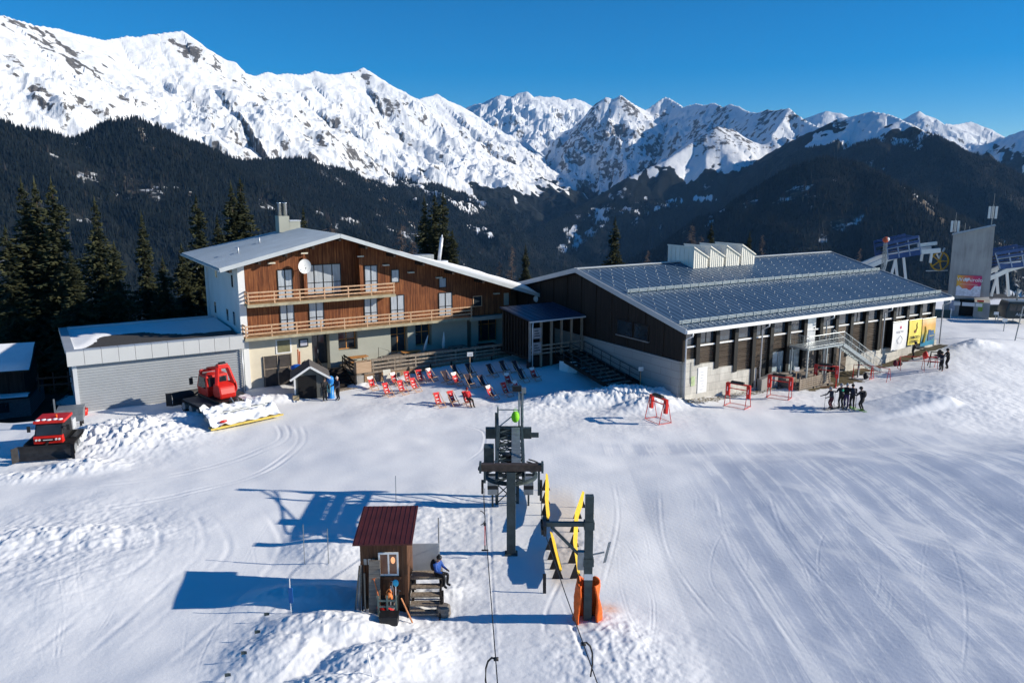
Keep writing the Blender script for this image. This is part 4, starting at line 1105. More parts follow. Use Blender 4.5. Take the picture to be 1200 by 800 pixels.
MB().box(1.02, 1.42, -.07, -.024, 1.25, 2.0).build('wall_box', mat('pale_green_box', (.45, .55, .30), .5), ha)
MB().tube([(.95, -.06, 1.5), (.95, -.06, 3.2)], .02, 6).build('cable', METG, ha)

# banners hung on the far bays: each a thing of its own
def hall_local(s, t, z): return fr(HA, s, t, z)
bw = thing('banner', 'white banner with a small pink crest hanging on the dark hall', 'banner', hall_local(26.65, -.34, 1.42), ANG, 'banners hanging on the hall')
P = [[(2.35 * i / 10, .03 * math.sin(i * .9) - .05 * math.sin(j / 14 * math.pi), 2.7 * j / 14 - .08 * (1 - i / 10)) for i in range(11)] for j in range(15)]
b = MB().sheet(P); b.build('cloth', WHITE, bw, True, fix=False)
PINK = mat('crest_pink', (.55, .08, .16), .6)
MB().ball((1.2, -.06, 2.12), (.16, .015, .16), 12, 8).build('crest', PINK, bw)
PALEI = mat('pale_print_ink', (.62, .60, .63), .6)
text_mesh('AIROLO', .30, 'lettering', PALEI, bw, (1.18, -.08, 1.70), (R(90), 0, 0))
b = MB(); b.tube([(.8, -.085, .95), (1.2, -.09, 1.35), (1.6, -.085, 1.0), (1.35, -.09, .55), (.95, -.085, .6), (.8, -.085, .95)], .02, 5); b.build('drawing', PALEI, bw)
by = thing('banner', 'yellow coffee banner with dark lettering and a brown drawing', 'banner', hall_local(29.3, -.34, 1.62), ANG, 'banners hanging on the hall')
P = [[(2.0 * i / 10, .03 * math.sin(i * .8 + 1) - .05 * math.sin(j / 14 * math.pi), 2.45 * j / 14) for i in range(11)] for j in range(15)]
MB().sheet(P).build('cloth', mat('banner_yellow', (.80, .66, .12), .6, 0, .05, 2), by, True, fix=False)
BRN = mat('banner_brown', (.20, .08, .02), .6); INK = mat('banner_ink', (.05, .04, .03), .6)
text_mesh("CHICCO", .38, 'lettering', INK, by, (.95, -.085, .72), (R(90), 0, 0), .01, 'CENTER', True)
text_mesh("D'ORO", .38, 'lettering', INK, by, (.95, -.085, .32), (R(90), 0, 0), .01, 'CENTER', True)
b = MB(); b.ball((.92, -.09, 1.32), (.2, .015, .17), 12, 8); b.tube([(1.0, -.09, 1.4), (1.18, -.09, 1.65), (1.1, -.085, 1.95), (1.2, -.07, 2.2)], [.07, .05, .04, .02], 6); b.build('drawing', BRN, by)
bc = thing('banner', 'colourful banner with an orange and blue village scene at the hall end', 'banner', hall_local(31.45, -.34, 1.28), ANG, 'banners hanging on the hall')
P = [[(2.2 * i / 10, .03 * math.sin(i * .8 + 2) - .05 * math.sin(j / 14 * math.pi), 2.75 * j / 14) for i in range(11)] for j in range(15)]
BS = NT('banner_scene'); v = BS.coord('Object'); sx = BS.new('ShaderNodeSeparateXYZ'); BS.link(v, sx.inputs[0])
nn = BS.noise(v, 1.6, 2, .5); hh = BS.math('ADD', BS.math('DIVIDE', sx.outputs[2], 2.75), BS.math('MULTIPLY', BS.math('SUBTRACT', nn, .5), .25))
cA = BS.ramp(hh, [(.15, (.02, .22, .36)), (.4, (.30, .33, .16)), (.5, (.62, .46, .10)), (.75, (.70, .38, .10)), (.9, (.75, .55, .28))])
BS.setb(Base_Color=cA, Roughness=.6)
MB().sheet(P).build('cloth', BS.m, bc, True, fix=False)
b = MB()
for x0, x1, z0, z1 in ((1.0, 1.35, .5, 1.6), (1.4, 1.9, .6, 1.5), (.95, 2.05, .75, 1.15)): b.box(x0, x1, -.10 - .004 * x1, -.085, z0, z1)
b.build('tower_motif', mat('motif_blue', (.05, .12, .24), .6), bc)
b = MB(); b.box(1.2, 1.95, -.115, -.11, .95, 1.0); b.tube([(.35, -.09, .4), (.55, -.095, 1.5), (.45, -.09, 2.0)], [.12, .09, .04], 6); b.build('figure_motif', mat('motif_yellow', (.75, .55, .08), .6), bc)
for o_, w_, h_ in ((bw, 2.35, 2.7), (by, 2.0, 2.45), (bc, 2.2, 2.75)):
    MB().tube([(-.05, .0, h_ + .02), (w_ + .05, .0, h_ + .02)], .03, 6).build('rod', METG, o_)

# metal stair on the long side
st0 = fr(HA, 12.1, -2.3, 0); ms = thing('metal_staircase', 'galvanised steel outside staircase with a landing beside the hall door', 'staircase', st0, ANG)
LZ = 3.45
MB().box(0, 4.6, .0, 2.0, LZ - .16, LZ).build('landing', GALV, ms)
zg = lambda s, t: gz(*fr(HA, s, t)[:2])
end_s = 22.5; ez = zg(end_s, -2.3) + .1
for y in (.0, 1.1):
    MB().bar((4.6, y, LZ - .1), (end_s - 12.1, y, ez), .07, .26).build('stringer', GALV, ms)
b = MB(); nst = 19
for k in range(nst):
    f = (k + .5) / nst; x = 4.6 + (end_s - 12.1 - 4.6) * f; z = LZ - .05 + (ez - LZ + .05) * f; b.box(x - .14, x + .14, .05, 1.05, z - .02, z + .02)
b.build('tread', GALV, ms)
def mesh_rail(name, pts, h=1.05):
    b = MB()
    for a, c in zip(pts[:-1], pts[1:]):
        a = np.array(a); c = np.array(c); L = np.linalg.norm(c - a); n = max(1, int(L / .16))
        b.tube([a + [0, 0, h], c + [0, 0, h]], .028, 6); b.tube([a + [0, 0, .12], c + [0, 0, .12]], .018, 5); b.tube([a + [0, 0, h * .55], c + [0, 0, h * .55]], .014, 5)
        for k in range(n + 1):
            p = a + (c - a) * k / n; b.bar(p + [0, 0, .1], p + [0, 0, h], .035 if k % 8 == 0 else .010)
    return b.build(name, GALV, ms)
mesh_rail('railing', [(0, 1.9, LZ), (0, .02, LZ), (4.6, .02, LZ), (end_s - 12.1, .02, ez)])
mesh_rail('railing', [(4.6, 1.1, LZ), (end_s - 12.1, 1.1, ez)])
for x, y in ((.15, .15), (.15, 1.8), (2.6, .15), (4.4, .15), (4.4, 1.8), (7.7, .5)):
    zt = LZ - .16 if x < 4.6 else LZ - .25 + (ez - LZ) * (x - 4.6) / (end_s - 16.7)
    MB().box(x - .06, x + .06, y - .06, y + .06, zg(12.1 + x, -2.3 + y) - .2, zt).build('post', GALV, ms)

# ---------------------------------------------------------------- porch between chalet and hall, stair down its right side
pg = fr(HA, -6.1, 12.6, 0); po = thing('porch', 'open timber porch with a blue metal roof between chalet and hall', 'porch', pg, ANG)
b = MB(); b.add([(0, 0, 5.2), (6.0, 0, 5.2), (6.0, 5.2, 5.75), (0, 5.2, 5.75), (0, 0, 5.3), (6.0, 0, 5.3), (6.0, 5.2, 5.85), (0, 5.2, 5.85)], [(3, 2, 1, 0), (4, 5, 6, 7), (0, 1, 5, 4), (1, 2, 6, 5), (2, 3, 7, 6), (3, 0, 4, 7)])
for k in range(10): x = .05 + .65 * k; b.bar((x, .02, 5.32), (x, 5.2, 5.87), .03, .04)
prf = b.build('roof', mat('porch_blue_sheet', (.030, .062, .115), .4, .15, .15, .6), po)
MB().box(-.05, 6.0, -.12, .0, 5.12, 5.24).build('gutter', METW, prf)
gz0 = .75
for x in (.12, 1.3, 2.4, 3.5, 4.6, 5.75): MB().box(x - .09, x + .09, .1, .28, gz0, 5.18).build('post', WOOD_W if x > .5 else METG, po)
MB().box(-.02, .42, .02, .5, .2, 1.6).build('pier', BLACK, po)
MB().box(.1, 6.0, .3, 6.0, 1.7, 1.95).build('floor', WOOD_D, po)
MB().box(.1, 6.0, .28, .34, .3, 1.72).build('skirt', WOOD_D, po)
MB().box(.2, 6.0, 4.9, 5.05, 1.96, 5.6).build('back_wall', WOOD_D, po)
b = MB()
for k in range(9): x = .1; y = .6 + .5 * k; b.box(.05, .13, y, y + .2, 1.9, 5.15 + .05 * k)
b.build('slat_side', WOOD_D, po)  # dark boards carry the shadow on this side in their colour
b = MB()
for z in (2.25, 2.6, 2.95): b.box(.2, 5.6, .06, .098, z - .07, z + .07)
b.build('railing', WOOD_W, po)
for z in (2.35, 3.65):
    f = MB().box(.35, 1.2, -.02, .05, z, z + .95).build('signboard', mat('faded_signboard', (.33, .30, .30), .7, 0, .25, 3), po)
    b = MB()
    for k in range(3): b.box(.45, 1.08 - .1 * k, -.032, -.021, z + .2 + .22 * k, z + .3 + .22 * k)
    b.build('lettering', mat('sign_ink', (.07, .06, .07), .6), f)
MB().tube([(.3, -.06, 5.1), (.3, .02, 4.6), (.3, .02, 1.2)], .05, 8).build('downpipe', METW, po, True)
# stair to the porch along the hall gable
ss = thing('timber_stair', 'dark wide timber stair climbing along the hall gable to the porch', 'stair', fr(HA, -3.3, 4.6, 0), ANG)
b = MB(); nst = 11
for k in range(nst):
    y = .3 + 7.6 * k / (nst - 1); z = .75 + 1.2 * k / (nst - 1); b.box(.0, 3.05, y - .24, y + .3, z - .05, z)
b.build('tread', WOOD_D, ss)
for x in (-.06, 3.1): MB().bar((x, .0, .62), (x, 8.2, 1.92), .1, .32).build('stringer', WOOD_D, ss)
for x in (-.06, 1.5, 3.1):
    b = MB(); b.tube([(x, .1, 1.65), (x, 8.0, 2.9)], .035, 6); b.tube([(x, .1, 1.2), (x, 8.0, 2.45)], .025, 6)
    for k in range(7): f = k / 6; b.tube([(x, .1 + 7.9 * f, .7 + 1.25 * f), (x, .1 + 7.9 * f, 1.65 + 1.25 * f)], .03, 6)
    b.build('handrail', STEELD, ss)

# ---------------------------------------------------------------- terrace in front of the chalet
te = thing('terrace', 'weathered timber terrace deck with plank railings above a wall of small windows', 'terrace', fr(CO, 8.25, -4.4, 0), ANG)
DZ = 1.25; TL_ = 15.4
MB().box(.05, TL_, .05, 4.35, DZ - .18, DZ).build('deck', WOOD_W, te)
BRW = NT('terrace_wall_boards'); v = BRW.coord('Object', (1, 1, 1), (R(90), 0, 0)); br = BRW.new('ShaderNodeTexBrick'); br.inputs['Scale'].default_value = 1.0
br.inputs['Brick Width'].default_value = 1.9; br.inputs['Row Height'].default_value = .2; br.inputs['Mortar Size'].default_value = .012
for k_, cc in (('Color1', (.34, .20, .11, 1)), ('Color2', (.27, .17, .10, 1)), ('Mortar', (.09, .06, .04, 1))): br.inputs[k_].default_value = cc
BRW.link(v, br.inputs[0]); BRW.setb(Base_Color=br.outputs[0], Roughness=.85)
MB().box(.6, TL_, .1, .3, -.3, DZ - .19).build('wall', BRW.m, te)
for k in range(7):
    x = 1.3 + k * 2.0; f = window(te, x, x + .75, .38, .92, 2, .09, WOOD_W, GLASSD)
b = MB()
for k in range(8): x = .65 + k * 2.1; b.box(x - .06, x + .06, -.02, .095, -.2, DZ)
b.build('post', WOOD_D, te)
MB().box(.0, .62, -.05, .6, -.2, DZ - .2).build('pier', CONC, te)
MB().box(.0, 1.35, -.06, .55, DZ + .0, DZ + .95).build('planter', plank_mat('planter_boards', (.30, .20, .12), (.45, .31, .2), (.58, .43, .3), 5, 'z'), te)
b = MB()
for z in (.32, .62, .97): b.box(1.4, TL_ + .1, -.09, -.045, DZ + z - .075, DZ + z + .075)
b.box(1.36, TL_ + .1, -.13, .07, DZ + 1.05, DZ + 1.1)
for k in range(8): x = 1.5 + k * 2.0; b.box(x - .05, x + .05, -.04, .05, DZ, DZ + 1.05)
b.build('railing', WOOD_W, te)
b = MB()
for z in (.32, .62, .97): b.box(.02, .07, .6, 3.2, DZ + z - .075, DZ + z + .075)
for y in (.7, 1.9, 3.1): b.box(.075, .15, y - .05, y + .05, DZ, DZ + 1.05)
b.build('railing', WOOD_D, te)
# steps up to the door, left of the deck
st = thing('deck_steps', 'dark wooden steps with sloping side boards leading to the chalet door', 'steps', fr(CO, 5.9, -4.6, 0), ANG)
b = MB()
for k in range(7): b.box(.1, 2.15, .3 + .42 * k, .3 + .42 * k + .5, -.1, .18 * (k + 1))
b.build('tread', WOOD_D, st)
for x in (.04, 2.22):
    b = MB(); b.bar((x, .2, .15), (x, 3.3, 1.35), .06, .25); b.bar((x, .2, 1.05), (x, 3.3, 2.2), .06, .1); b.bar((x, .25, 0), (x, .25, 1.1), .08); b.bar((x, 3.2, 1.2), (x, 3.2, 2.2), .08)
    b.build('side_rail', WOOD_D, st)
MB().box(-.1, 2.3, -.35, .25, -.1, .14).build('bottom_step', WOOD_W, st)
# fenced landing left of the steps
lf = thing('wooden_fence', 'dark board fence closing the landing behind the little gabled shed', 'fence', fr(CO, 3.6, -3.2, 0), ANG)
b = MB()
for k in range(13): b.box(.0 + .175 * k, .155 + .175 * k, 0, .04, -.1, 1.75 + .04 * (k % 3))
b.build('boards', WOOD_D, lf); MB().box(-.05, 2.3, .045, .12, 1.3, 1.42).box(-.05, 2.3, .045, .12, .3, .42).build('rail', WOOD_W, lf)
MB().box(-.1, 2.35, .05, 2.4, 1.5, 1.62).build('shelf', WOOD_W, lf)
# landing clutter
tp = fr(CO, 3.9, -2.0, 1.62); o = MB().ball((0, 0, .22), (.55, .4, .28), 12, 8).ball((.35, .1, .2), (.4, .35, .22), 10, 7).build('tarpaulin_bundle', mat('blue_tarpaulin', (.01, .12, .55), .5, 0, .25, 4, .4), None, True)
o.location = tp; tag(o, 'bright blue tarpaulin bundle lying on the shelf behind the dark board fence', 'bundle')
o = MB().bar((0, 0, 0), (.0, .15, 1.9), .09, .09).bar((.12, 0, 0), (.13, .18, 1.7), .08, .08).build('marker_poles', ORANGE); o.location = fr(CO, 4.25, -1.2, 1.3); tag(o, 'orange marker poles leaning upright against the cream chalet wall', 'poles')
for k, (s, t, z, r) in enumerate(((5.2, -1.7, 1.62, .3), (4.9, -1.0, 1.62, .25))):
    o = MB().ball((0, 0, r * .8), (r * 1.3, r, r), 10, 7).tube([(-.2, 0, r), (0, .05, r * 2.1), (.2, 0, r)], .03, 6).build('bag', BLACK, None, True); o.location = fr(CO, s, t, z)
    tag(o, ['larger black bag slumped on the shelf behind the board fence', 'smaller black bag on the shelf close to the chalet wall'][k], 'bag', 'bags on the shelf')
# tables and benches on the deck
def picnic(s, t, lab, m, rot=0.0):
    k = thing('picnic_table', lab, 'table', fr(CO, s, t, DZ), ANG + rot, 'tables on the terrace')
    b = MB()
    for q in range(4): b.box(-.9, .9, -.38 + .195 * q, -.2 + .195 * q, .70, .745)
    b.build('table_top', m, k)
    for y in (-.72, .72):
        MB().box(-.9, .9, y - .14, y + .14, .42, .46).build('bench_seat', m, k)
    for x in (-.65, .65):
        b = MB(); b.bar((x, -.3, .7), (x, -.75, 0), .08, .05); b.bar((x, .3, .7), (x, .75, 0), .08, .05); b.box(x - .03, x + .03, -.75, .75, .36, .415); b.build('leg_frame', WOOD_W, k)
    return k
picnic(9.6, -1.2, 'orange timber picnic table below the first wide chalet window', WOOD_O)
picnic(12.4, -2.4, 'grey picnic table behind the railing beside the planter end', WOOD_G, .1)
picnic(14.6, -1.6, 'orange picnic table in front of the tall middle window', WOOD_O, -.1)
picnic(17.0, -2.4, 'grey picnic table behind the railing between the tall windows', WOOD_G, .05)
picnic(19.3, -1.7, 'grey picnic table at the shaded right end of the deck', WOOD_G, -.05)
picnic(22.2, -2.2, 'dark picnic table in full shade before the recessed windows', WOOD_D, 0)
def metal_chair(s_, t_, rz, lab, src=None):
    loc = fr(CO, s_, t_, DZ)
    if src is not None: return dup(src, None, lab, loc, rz)
    k = thing('garden_chair', lab, 'chair', loc, rz, 'dark metal chairs on the terrace')
    for x in (-.2, .2):
        for y in (-.2, .2): MB().tube([(x, y, 0), (x, y, .88 if y > 0 else .45)], .018, 5).build('leg', BLACK, k)
    MB().box(-.22, .22, -.22, .22, .44, .47).build('seat', BLACK, k); MB().box(-.22, .22, .18, .215, .6, .9).build('backrest', BLACK, k)
    return k
mc = None
for s_, t_, rz, lab in ((11.0, -3.2, .4, 'dark metal chair behind the railing next to the planter box'), (13.6, -3.4, -.6, 'dark metal chair behind the railing below the tall middle window'), (15.7, -3.0, 1.9, 'dark metal chair between orange and grey tables'), (18.4, -3.3, .2, 'dark metal chair behind the railing at the edge of the shade'), (20.6, -3.2, 2.4, 'dark metal chair in the shade at the right part of the deck')):
    c_ = metal_chair(s_, t_, ANG + rz, lab, mc); mc = mc or c_
o = MB().box(-.6, .6, -.4, .4, 0, .5).ball((0, 0, .5), (.55, .36, .22), 10, 6).build('covered_heap', mat('tan_cover', (.42, .30, .18), .85, 0, .3, 3, .5), None, True, bevel=.05); o.location = fr(CO, 14.9, -3.1, DZ); o.rotation_euler = (0, 0, ANG + .3); tag(o, 'tan covered heap on the deck before the tall middle window', 'heap')
# folded parasols and covered heaps on the deck
for k, (s, t, l, m, rx) in enumerate(((11.4, -1.2, 'folded dark parasol lying low on the deck by the grey wall', BLACK, 1.2), (16.0, -1.1, 'folded pale parasol leaning on the wall between the tall windows', METW, .25), (18.2, -.9, 'folded white parasol standing by the shaded grey wall', WHITE, .05))):
    o = MB().lathe([(.025, 0), (.025, .5), (.11, .52), (.15, .8), (.12, 1.4), (.04, 2.0), (.015, 2.1)], 10).build('folded_parasol', m, None, True)
    o.location = fr(CO, s, t, DZ + (.12 if rx > 1 else 0)); o.rotation_euler = (rx, 0, ANG + 1.2); tag(o, l, 'parasol', 'folded parasols on the deck')
o = MB().tube([(0, 0, 0), (0, 0, 1.5), (1.0, 0, 1.1), (1.0, 0, 0)], .025, 6).build('hand_rail', BLACK); o.location = fr(CO, 11.3, -1.9, DZ); o.rotation_euler = (0, 0, ANG); tag(o, 'thin black bent rail standing on the deck in front of the grey wall', 'rail')
# gabled shed (grey, dark doorway) by the steps
p = on_ground(365, 467); sh = thing('shed', 'small grey gabled shed with a dark doorway and pale trim', 'shed', (p[0], p[1], gz(p[0], p[1]) - .02), R(16))
b = MB(); b.prism([(-1.25, 0), (1.25, 0), (1.25, 1.75), (0, 2.55), (-1.25, 1.75)], 'y', .1, 2.6); b.build('wall', mat('shed_grey', (.10, .105, .10), .8, 0, .15, 2), sh)
MB().box(-1.0, .45, .06, .098, .02, 1.95).build('door', mat('doorway_black', (.006, .006, .007), .9), sh)  # no door leaf: black sheet paints the dark inside of the open doorway
b = MB(); b.add([(-1.55, -.15, 1.62), (0, -.15, 2.62), (0, 2.8, 2.62), (-1.55, 2.8, 1.62), (-1.55, -.15, 1.72), (0, -.15, 2.72), (0, 2.8, 2.72), (-1.55, 2.8, 1.72)], [(3, 2, 1, 0), (4, 5, 6, 7), (0, 1, 5, 4), (1, 2, 6, 5), (2, 3, 7, 6), (3, 0, 4, 7)])
b.add([(0, -.15, 2.62), (1.55, -.15, 1.62), (1.55, 2.8, 1.62), (0, 2.8, 2.62), (0, -.15, 2.72), (1.55, -.15, 1.72), (1.55, 2.8, 1.72), (0, 2.8, 2.72)], [(3, 2, 1, 0), (4, 5, 6, 7), (0, 1, 5, 4), (1, 2, 6, 5), (2, 3, 7, 6), (3, 0, 4, 7)])
b.build('roof', mat('shed_roof_felt', (.09, .085, .085), .8, 0, .2, 3), sh)
b = MB(); b.bar((-1.58, -.2, 1.66), (0, -.2, 2.68), .05, .16); b.bar((0, -.2, 2.68), (1.58, -.2, 1.66), .05, .16); b.box(-1.3, -1.17, .02, .1, 0, 1.72); b.build('trim', WHITE, sh)
MB().box(-1.45, -.95, -.35, .05, 0, .42).build('footing', mat('sandstone', (.42, .33, .20), .9, 0, .2, 3), sh)
# red bucket, grey bin at the garage corner
o = MB().lathe([(.22, 0), (.3, .5), (.28, .5), (.2, .05)], 14).tube([(-.29, 0, .48), (-.1, 0, .66), (.1, 0, .66), (.29, 0, .48)], .015, 6).build('bucket', RED, None, True)
p = on_ground(99, 486); o.location = (p[0], p[1], p[2]); tag(o, 'red bucket standing at the left corner of the garage', 'bucket')
p = gnd(84, 503); bn = thing('grit_bin', 'grey ribbed grit bin on dark legs by the garage corner', 'bin', (p[0], p[1], 0), R(22))
b = MB(); b.prism([(-.75, .55), (.75, .55), (.85, 1.45), (-.85, 1.45)], 'y', 0, 1.3)
for k in range(4): b.box(-.78 - .02 * k, .78 + .02 * k, -.03, -.002, .68 + .2 * k, .74 + .2 * k)
b.build('hopper', METG, bn)
for x in (-.6, .6):
    for y in (.15, 1.1): MB().box(x - .07, x + .07, y - .07, y + .07, -.2, .549).build('leg', BLACK, bn)
MB().box(-.95, -.86, -.02, .08, .5, 2.3).build('pole', METG, bn)
# fence in the dark gap behind
p = gnd(58, 470); fg = thing('wooden_fence', 'dark rail fence in the shaded gap between barn and garage', 'fence', (p[0] - .6, p[1] + 3.5, 0), R(20))
for k in range(5): MB().box(-2 + k * 1.1, -1.9 + k * 1.1, 0, .1, 0, 1.6).build('post', WOOD_D, fg)
MB().box(-2.1, 2.6, -.05, -.005, .5, .64).box(-2.1, 2.6, -.05, -.005, 1.1, 1.24).build('rail', WOOD_D, fg)

# ---------------------------------------------------------------- deckchairs
def make_deckchair(loc, rz, lab, style):
    t = thing('deckchair', lab, 'deckchair', loc, rz, 'deckchairs on the snow below the terrace')
    # faces +x; seat sling hangs between a top bar behind and a front bar
    for y in (-.3, .3):
        MB().bar((.55, y, .02), (-.52, y, 1.0), .045, .03).build('side_rail', WOOD_L, t)
        MB().bar((-.45, y * .86, .02), (.5, y * .86, .42), .04, .03).build('side_rail', WOOD_L, t)
    for a_, c_, w_ in (((-.50, -.33, .98), (-.50, .33, .98), .04), ((.48, -.3, .41), (.48, .3, .41), .04), ((-.43, -.3, .04), (-.43, .3, .04), .035), ((.53, -.3, .04), (.53, .3, .04), .035)): MB().bar(a_, c_, w_).build('crossbar', WOOD_L, t)
    pts = [(-.50, 1.0), (-.40, .78), (-.27, .52), (-.12, .33), (.06, .24), (.26, .28), (.48, .42)]
    P = [[(x, y, z - .02 * math.cos(y / .27 * 1.57)) for y in np.linspace(-.26, .26, 5)] for x, z in pts]
    b = MB().sheet(P); s = b.build('sling', {'red': REDD, 'dark': DARKF, 'rw': REDD}[style], t, True, fix=False)
    b = MB()
    if style != 'dark':
        for k in range(4 if style == 'red' else 2):
            i = 1 + k; a = np.array([pts[i][0] + .02, -.13, pts[i][1] + .015]); c = np.array([pts[i][0] + .02, .13 if k % 2 else .05, pts[i][1] + .015]); b.bar(a, c, .07, .01, (1, 0, 1))
        b.build('print', WHITE, s)
    b = MB().sheet([[(x + .012, y, z + .012) for y in np.linspace(-.25, .25, 4)] for x, z in ((-.50, 1.02), (-.455, .9), (-.42, .80 if style == 'rw' else .86))])
    b.build('headrest', WHITE if style == 'rw' else s.data.materials[0], t, True, fix=False)
    return t
DARKF = mat('shaded_canvas', (.03, .02, .035), .85, 0, .2, 5)  # canvas of the chairs in shade, their darkness put into the colour
CH = [  # photo point of the foot, style, label
 (456, 487, 'rw', 'red and white deckchair nearest the terrace steps'), (551, 523, 'red', '')]
chairs = [
 (455, 460, 'rw', 'red deckchair with a white top nearest the terrace corner'),
 (457, 463, 'red', 'leftmost all red deckchair in the sunny upper row'),
]
CHL = [
 (437, 456, 'rw', 'red deckchair with white side, closest to the terrace pier'),
 (455, 464, 'red', 'red deckchair at the left end of the front trio'),
 (472, 461, 'red', 'red deckchair in the middle of the front trio'),
 (487, 458, 'red', 'red deckchair at the right end of the front trio'),
 (464, 451, 'rw', 'white topped deckchair just right of the pale board'),
 (479, 450, 'red', 'small red deckchair second along the terrace wall'),
 (493, 448, 'red', 'red deckchair under the terrace wall left of a snow heap'),
 (506, 446, 'rw', 'red and white deckchair at the edge of the hall shadow'),
 (515, 476, 'red', 'leftmost red deckchair in the lowest row near the seated person'),
 (531, 474, 'red', 'red deckchair beside the person in a red jacket'),
 (577, 467, 'rw', 'white headed red deckchair left of the lift mast top'),
 (594, 463, 'red', 'slanted red deckchair just left of the lift mast'),
 (608, 461, 'rw', 'red deckchair half hidden behind the lift mast lamp'),
 (524, 449, 'dark', 'dark deckchair below the little white sign post'),
 (536, 451, 'rw', 'red and white deckchair in the shade below the first dark row'),
 (551, 453, 'dark', 'dark deckchair in the front shaded row, left one'),
 (567, 452, 'dark', 'dark deckchair in the front shaded row, right one'),
 (536, 442, 'dark', 'dark deckchair tucked against the shaded terrace wall'),
 (552, 440, 'dark', 'dark deckchair right of the shaded terrace wall'),
 (577, 441, 'dark', 'lone dark deckchair left of the shaded back pairs'),
 (592, 437, 'dark', 'dark deckchair behind a red one in the shade'),
 (597, 447, 'rw', 'red deckchair in the shade in front of a dark one'),
 (607, 437, 'dark', 'back dark deckchair of the touching pair near the porch'),
 (613, 444, 'dark', 'front dark deckchair of the touching pair near the porch'),
 (627, 442, 'rw', 'red and white deckchair at the right end of the shade'),
]
protos = {}
rr_ = random.Random(3)
for px, py, stl, lab in CHL:
    p = on_ground(px, py); rz = R(-48) + rr_.uniform(-.18, .18)
    if stl not in protos: protos[stl] = make_deckchair(p, rz, lab, stl)
    else: dup(protos[stl], None, lab, p, rz)
p = on_ground(454, 449); bd = thing('notice_board', 'pale upright board leaning on the terrace wall among the deckchairs', 'board', p, ANG)
MB().obox((0, 0, .6), (.34, 0, 0), (0, .02, 0), (0, .1, .6)).build('panel', mat('pale_board', (.60, .58, .50), .7, 0, .1, 2), bd); MB().bar((.25, .1, 1.1), (.25, .45, 0), .04).bar((-.25, .1, 1.1), (-.25, .45, 0), .04).build('leg', WOOD_W, bd)
p = on_ground(666, 436); wb = thing('windbreak', 'low white angled board standing in the shaded snow below the porch', 'board', p, R(-25))
MB().box(-.85, .0, -.03, .03, -.1, .95).build('panel', WHITE, wb); MB().obox((.32, .22, .42), (.34, .22, 0), (-.02, .03, 0), (0, 0, .52)).build('panel', WHITE, wb)
p = on_ground(743, 449); sc_ = thing('folded_deckchairs', 'stack of striped folded deckchairs leaning on the shaded hall plinth', 'deckchairs', (p[0], p[1], p[2]), ANG + R(90))
for k in range(5): MB().obox((0, .22 * k - .5, .85), (.05, 0, .0), (0, .08, 0), (.12, 0, .85)).build('chair_frame', [REDD, WHITE, mat('stripe_blue', (.05, .08, .28), .7), WHITE, REDD][k], sc_)

# ---------------------------------------------------------------- small signs on posts
def sign_post(px, py, h, lab, w_=.42, hh=.3, arrow=True):
    p = on_ground(px, py); t = thing('sign_post', lab, 'sign', p, R(10), 'small white signs on posts')
    MB().box(-.03, .03, -.03, .03, -.3, h).build('post', WOOD_L, t)
    s = MB().box(-w_ / 2, w_ / 2, -.06, -.032, h - hh, h + .03).build('panel', WHITE, t, bevel=.01)
    if arrow: MB().box(-.13, .1, -.066, -.061, h - hh * .62, h - hh * .48).prism([(.1, h - hh * .8), (.17, h - hh * .55), (.1, h - hh * .3)], 'y', -.066, -.061).build('arrow', mat('sign_grey', (.4, .4, .42), .6), s)
sign_post(750, 459, 2.1, 'small white sign on a wooden post in the snow bank by the hall corner')
sign_post(932, 456, 1.9, 'small white sign on a wooden post before the entrance steps')
sign_post(551, 442, 2.2, 'small white sign on a post at the shaded terrace railing', .5, .34)

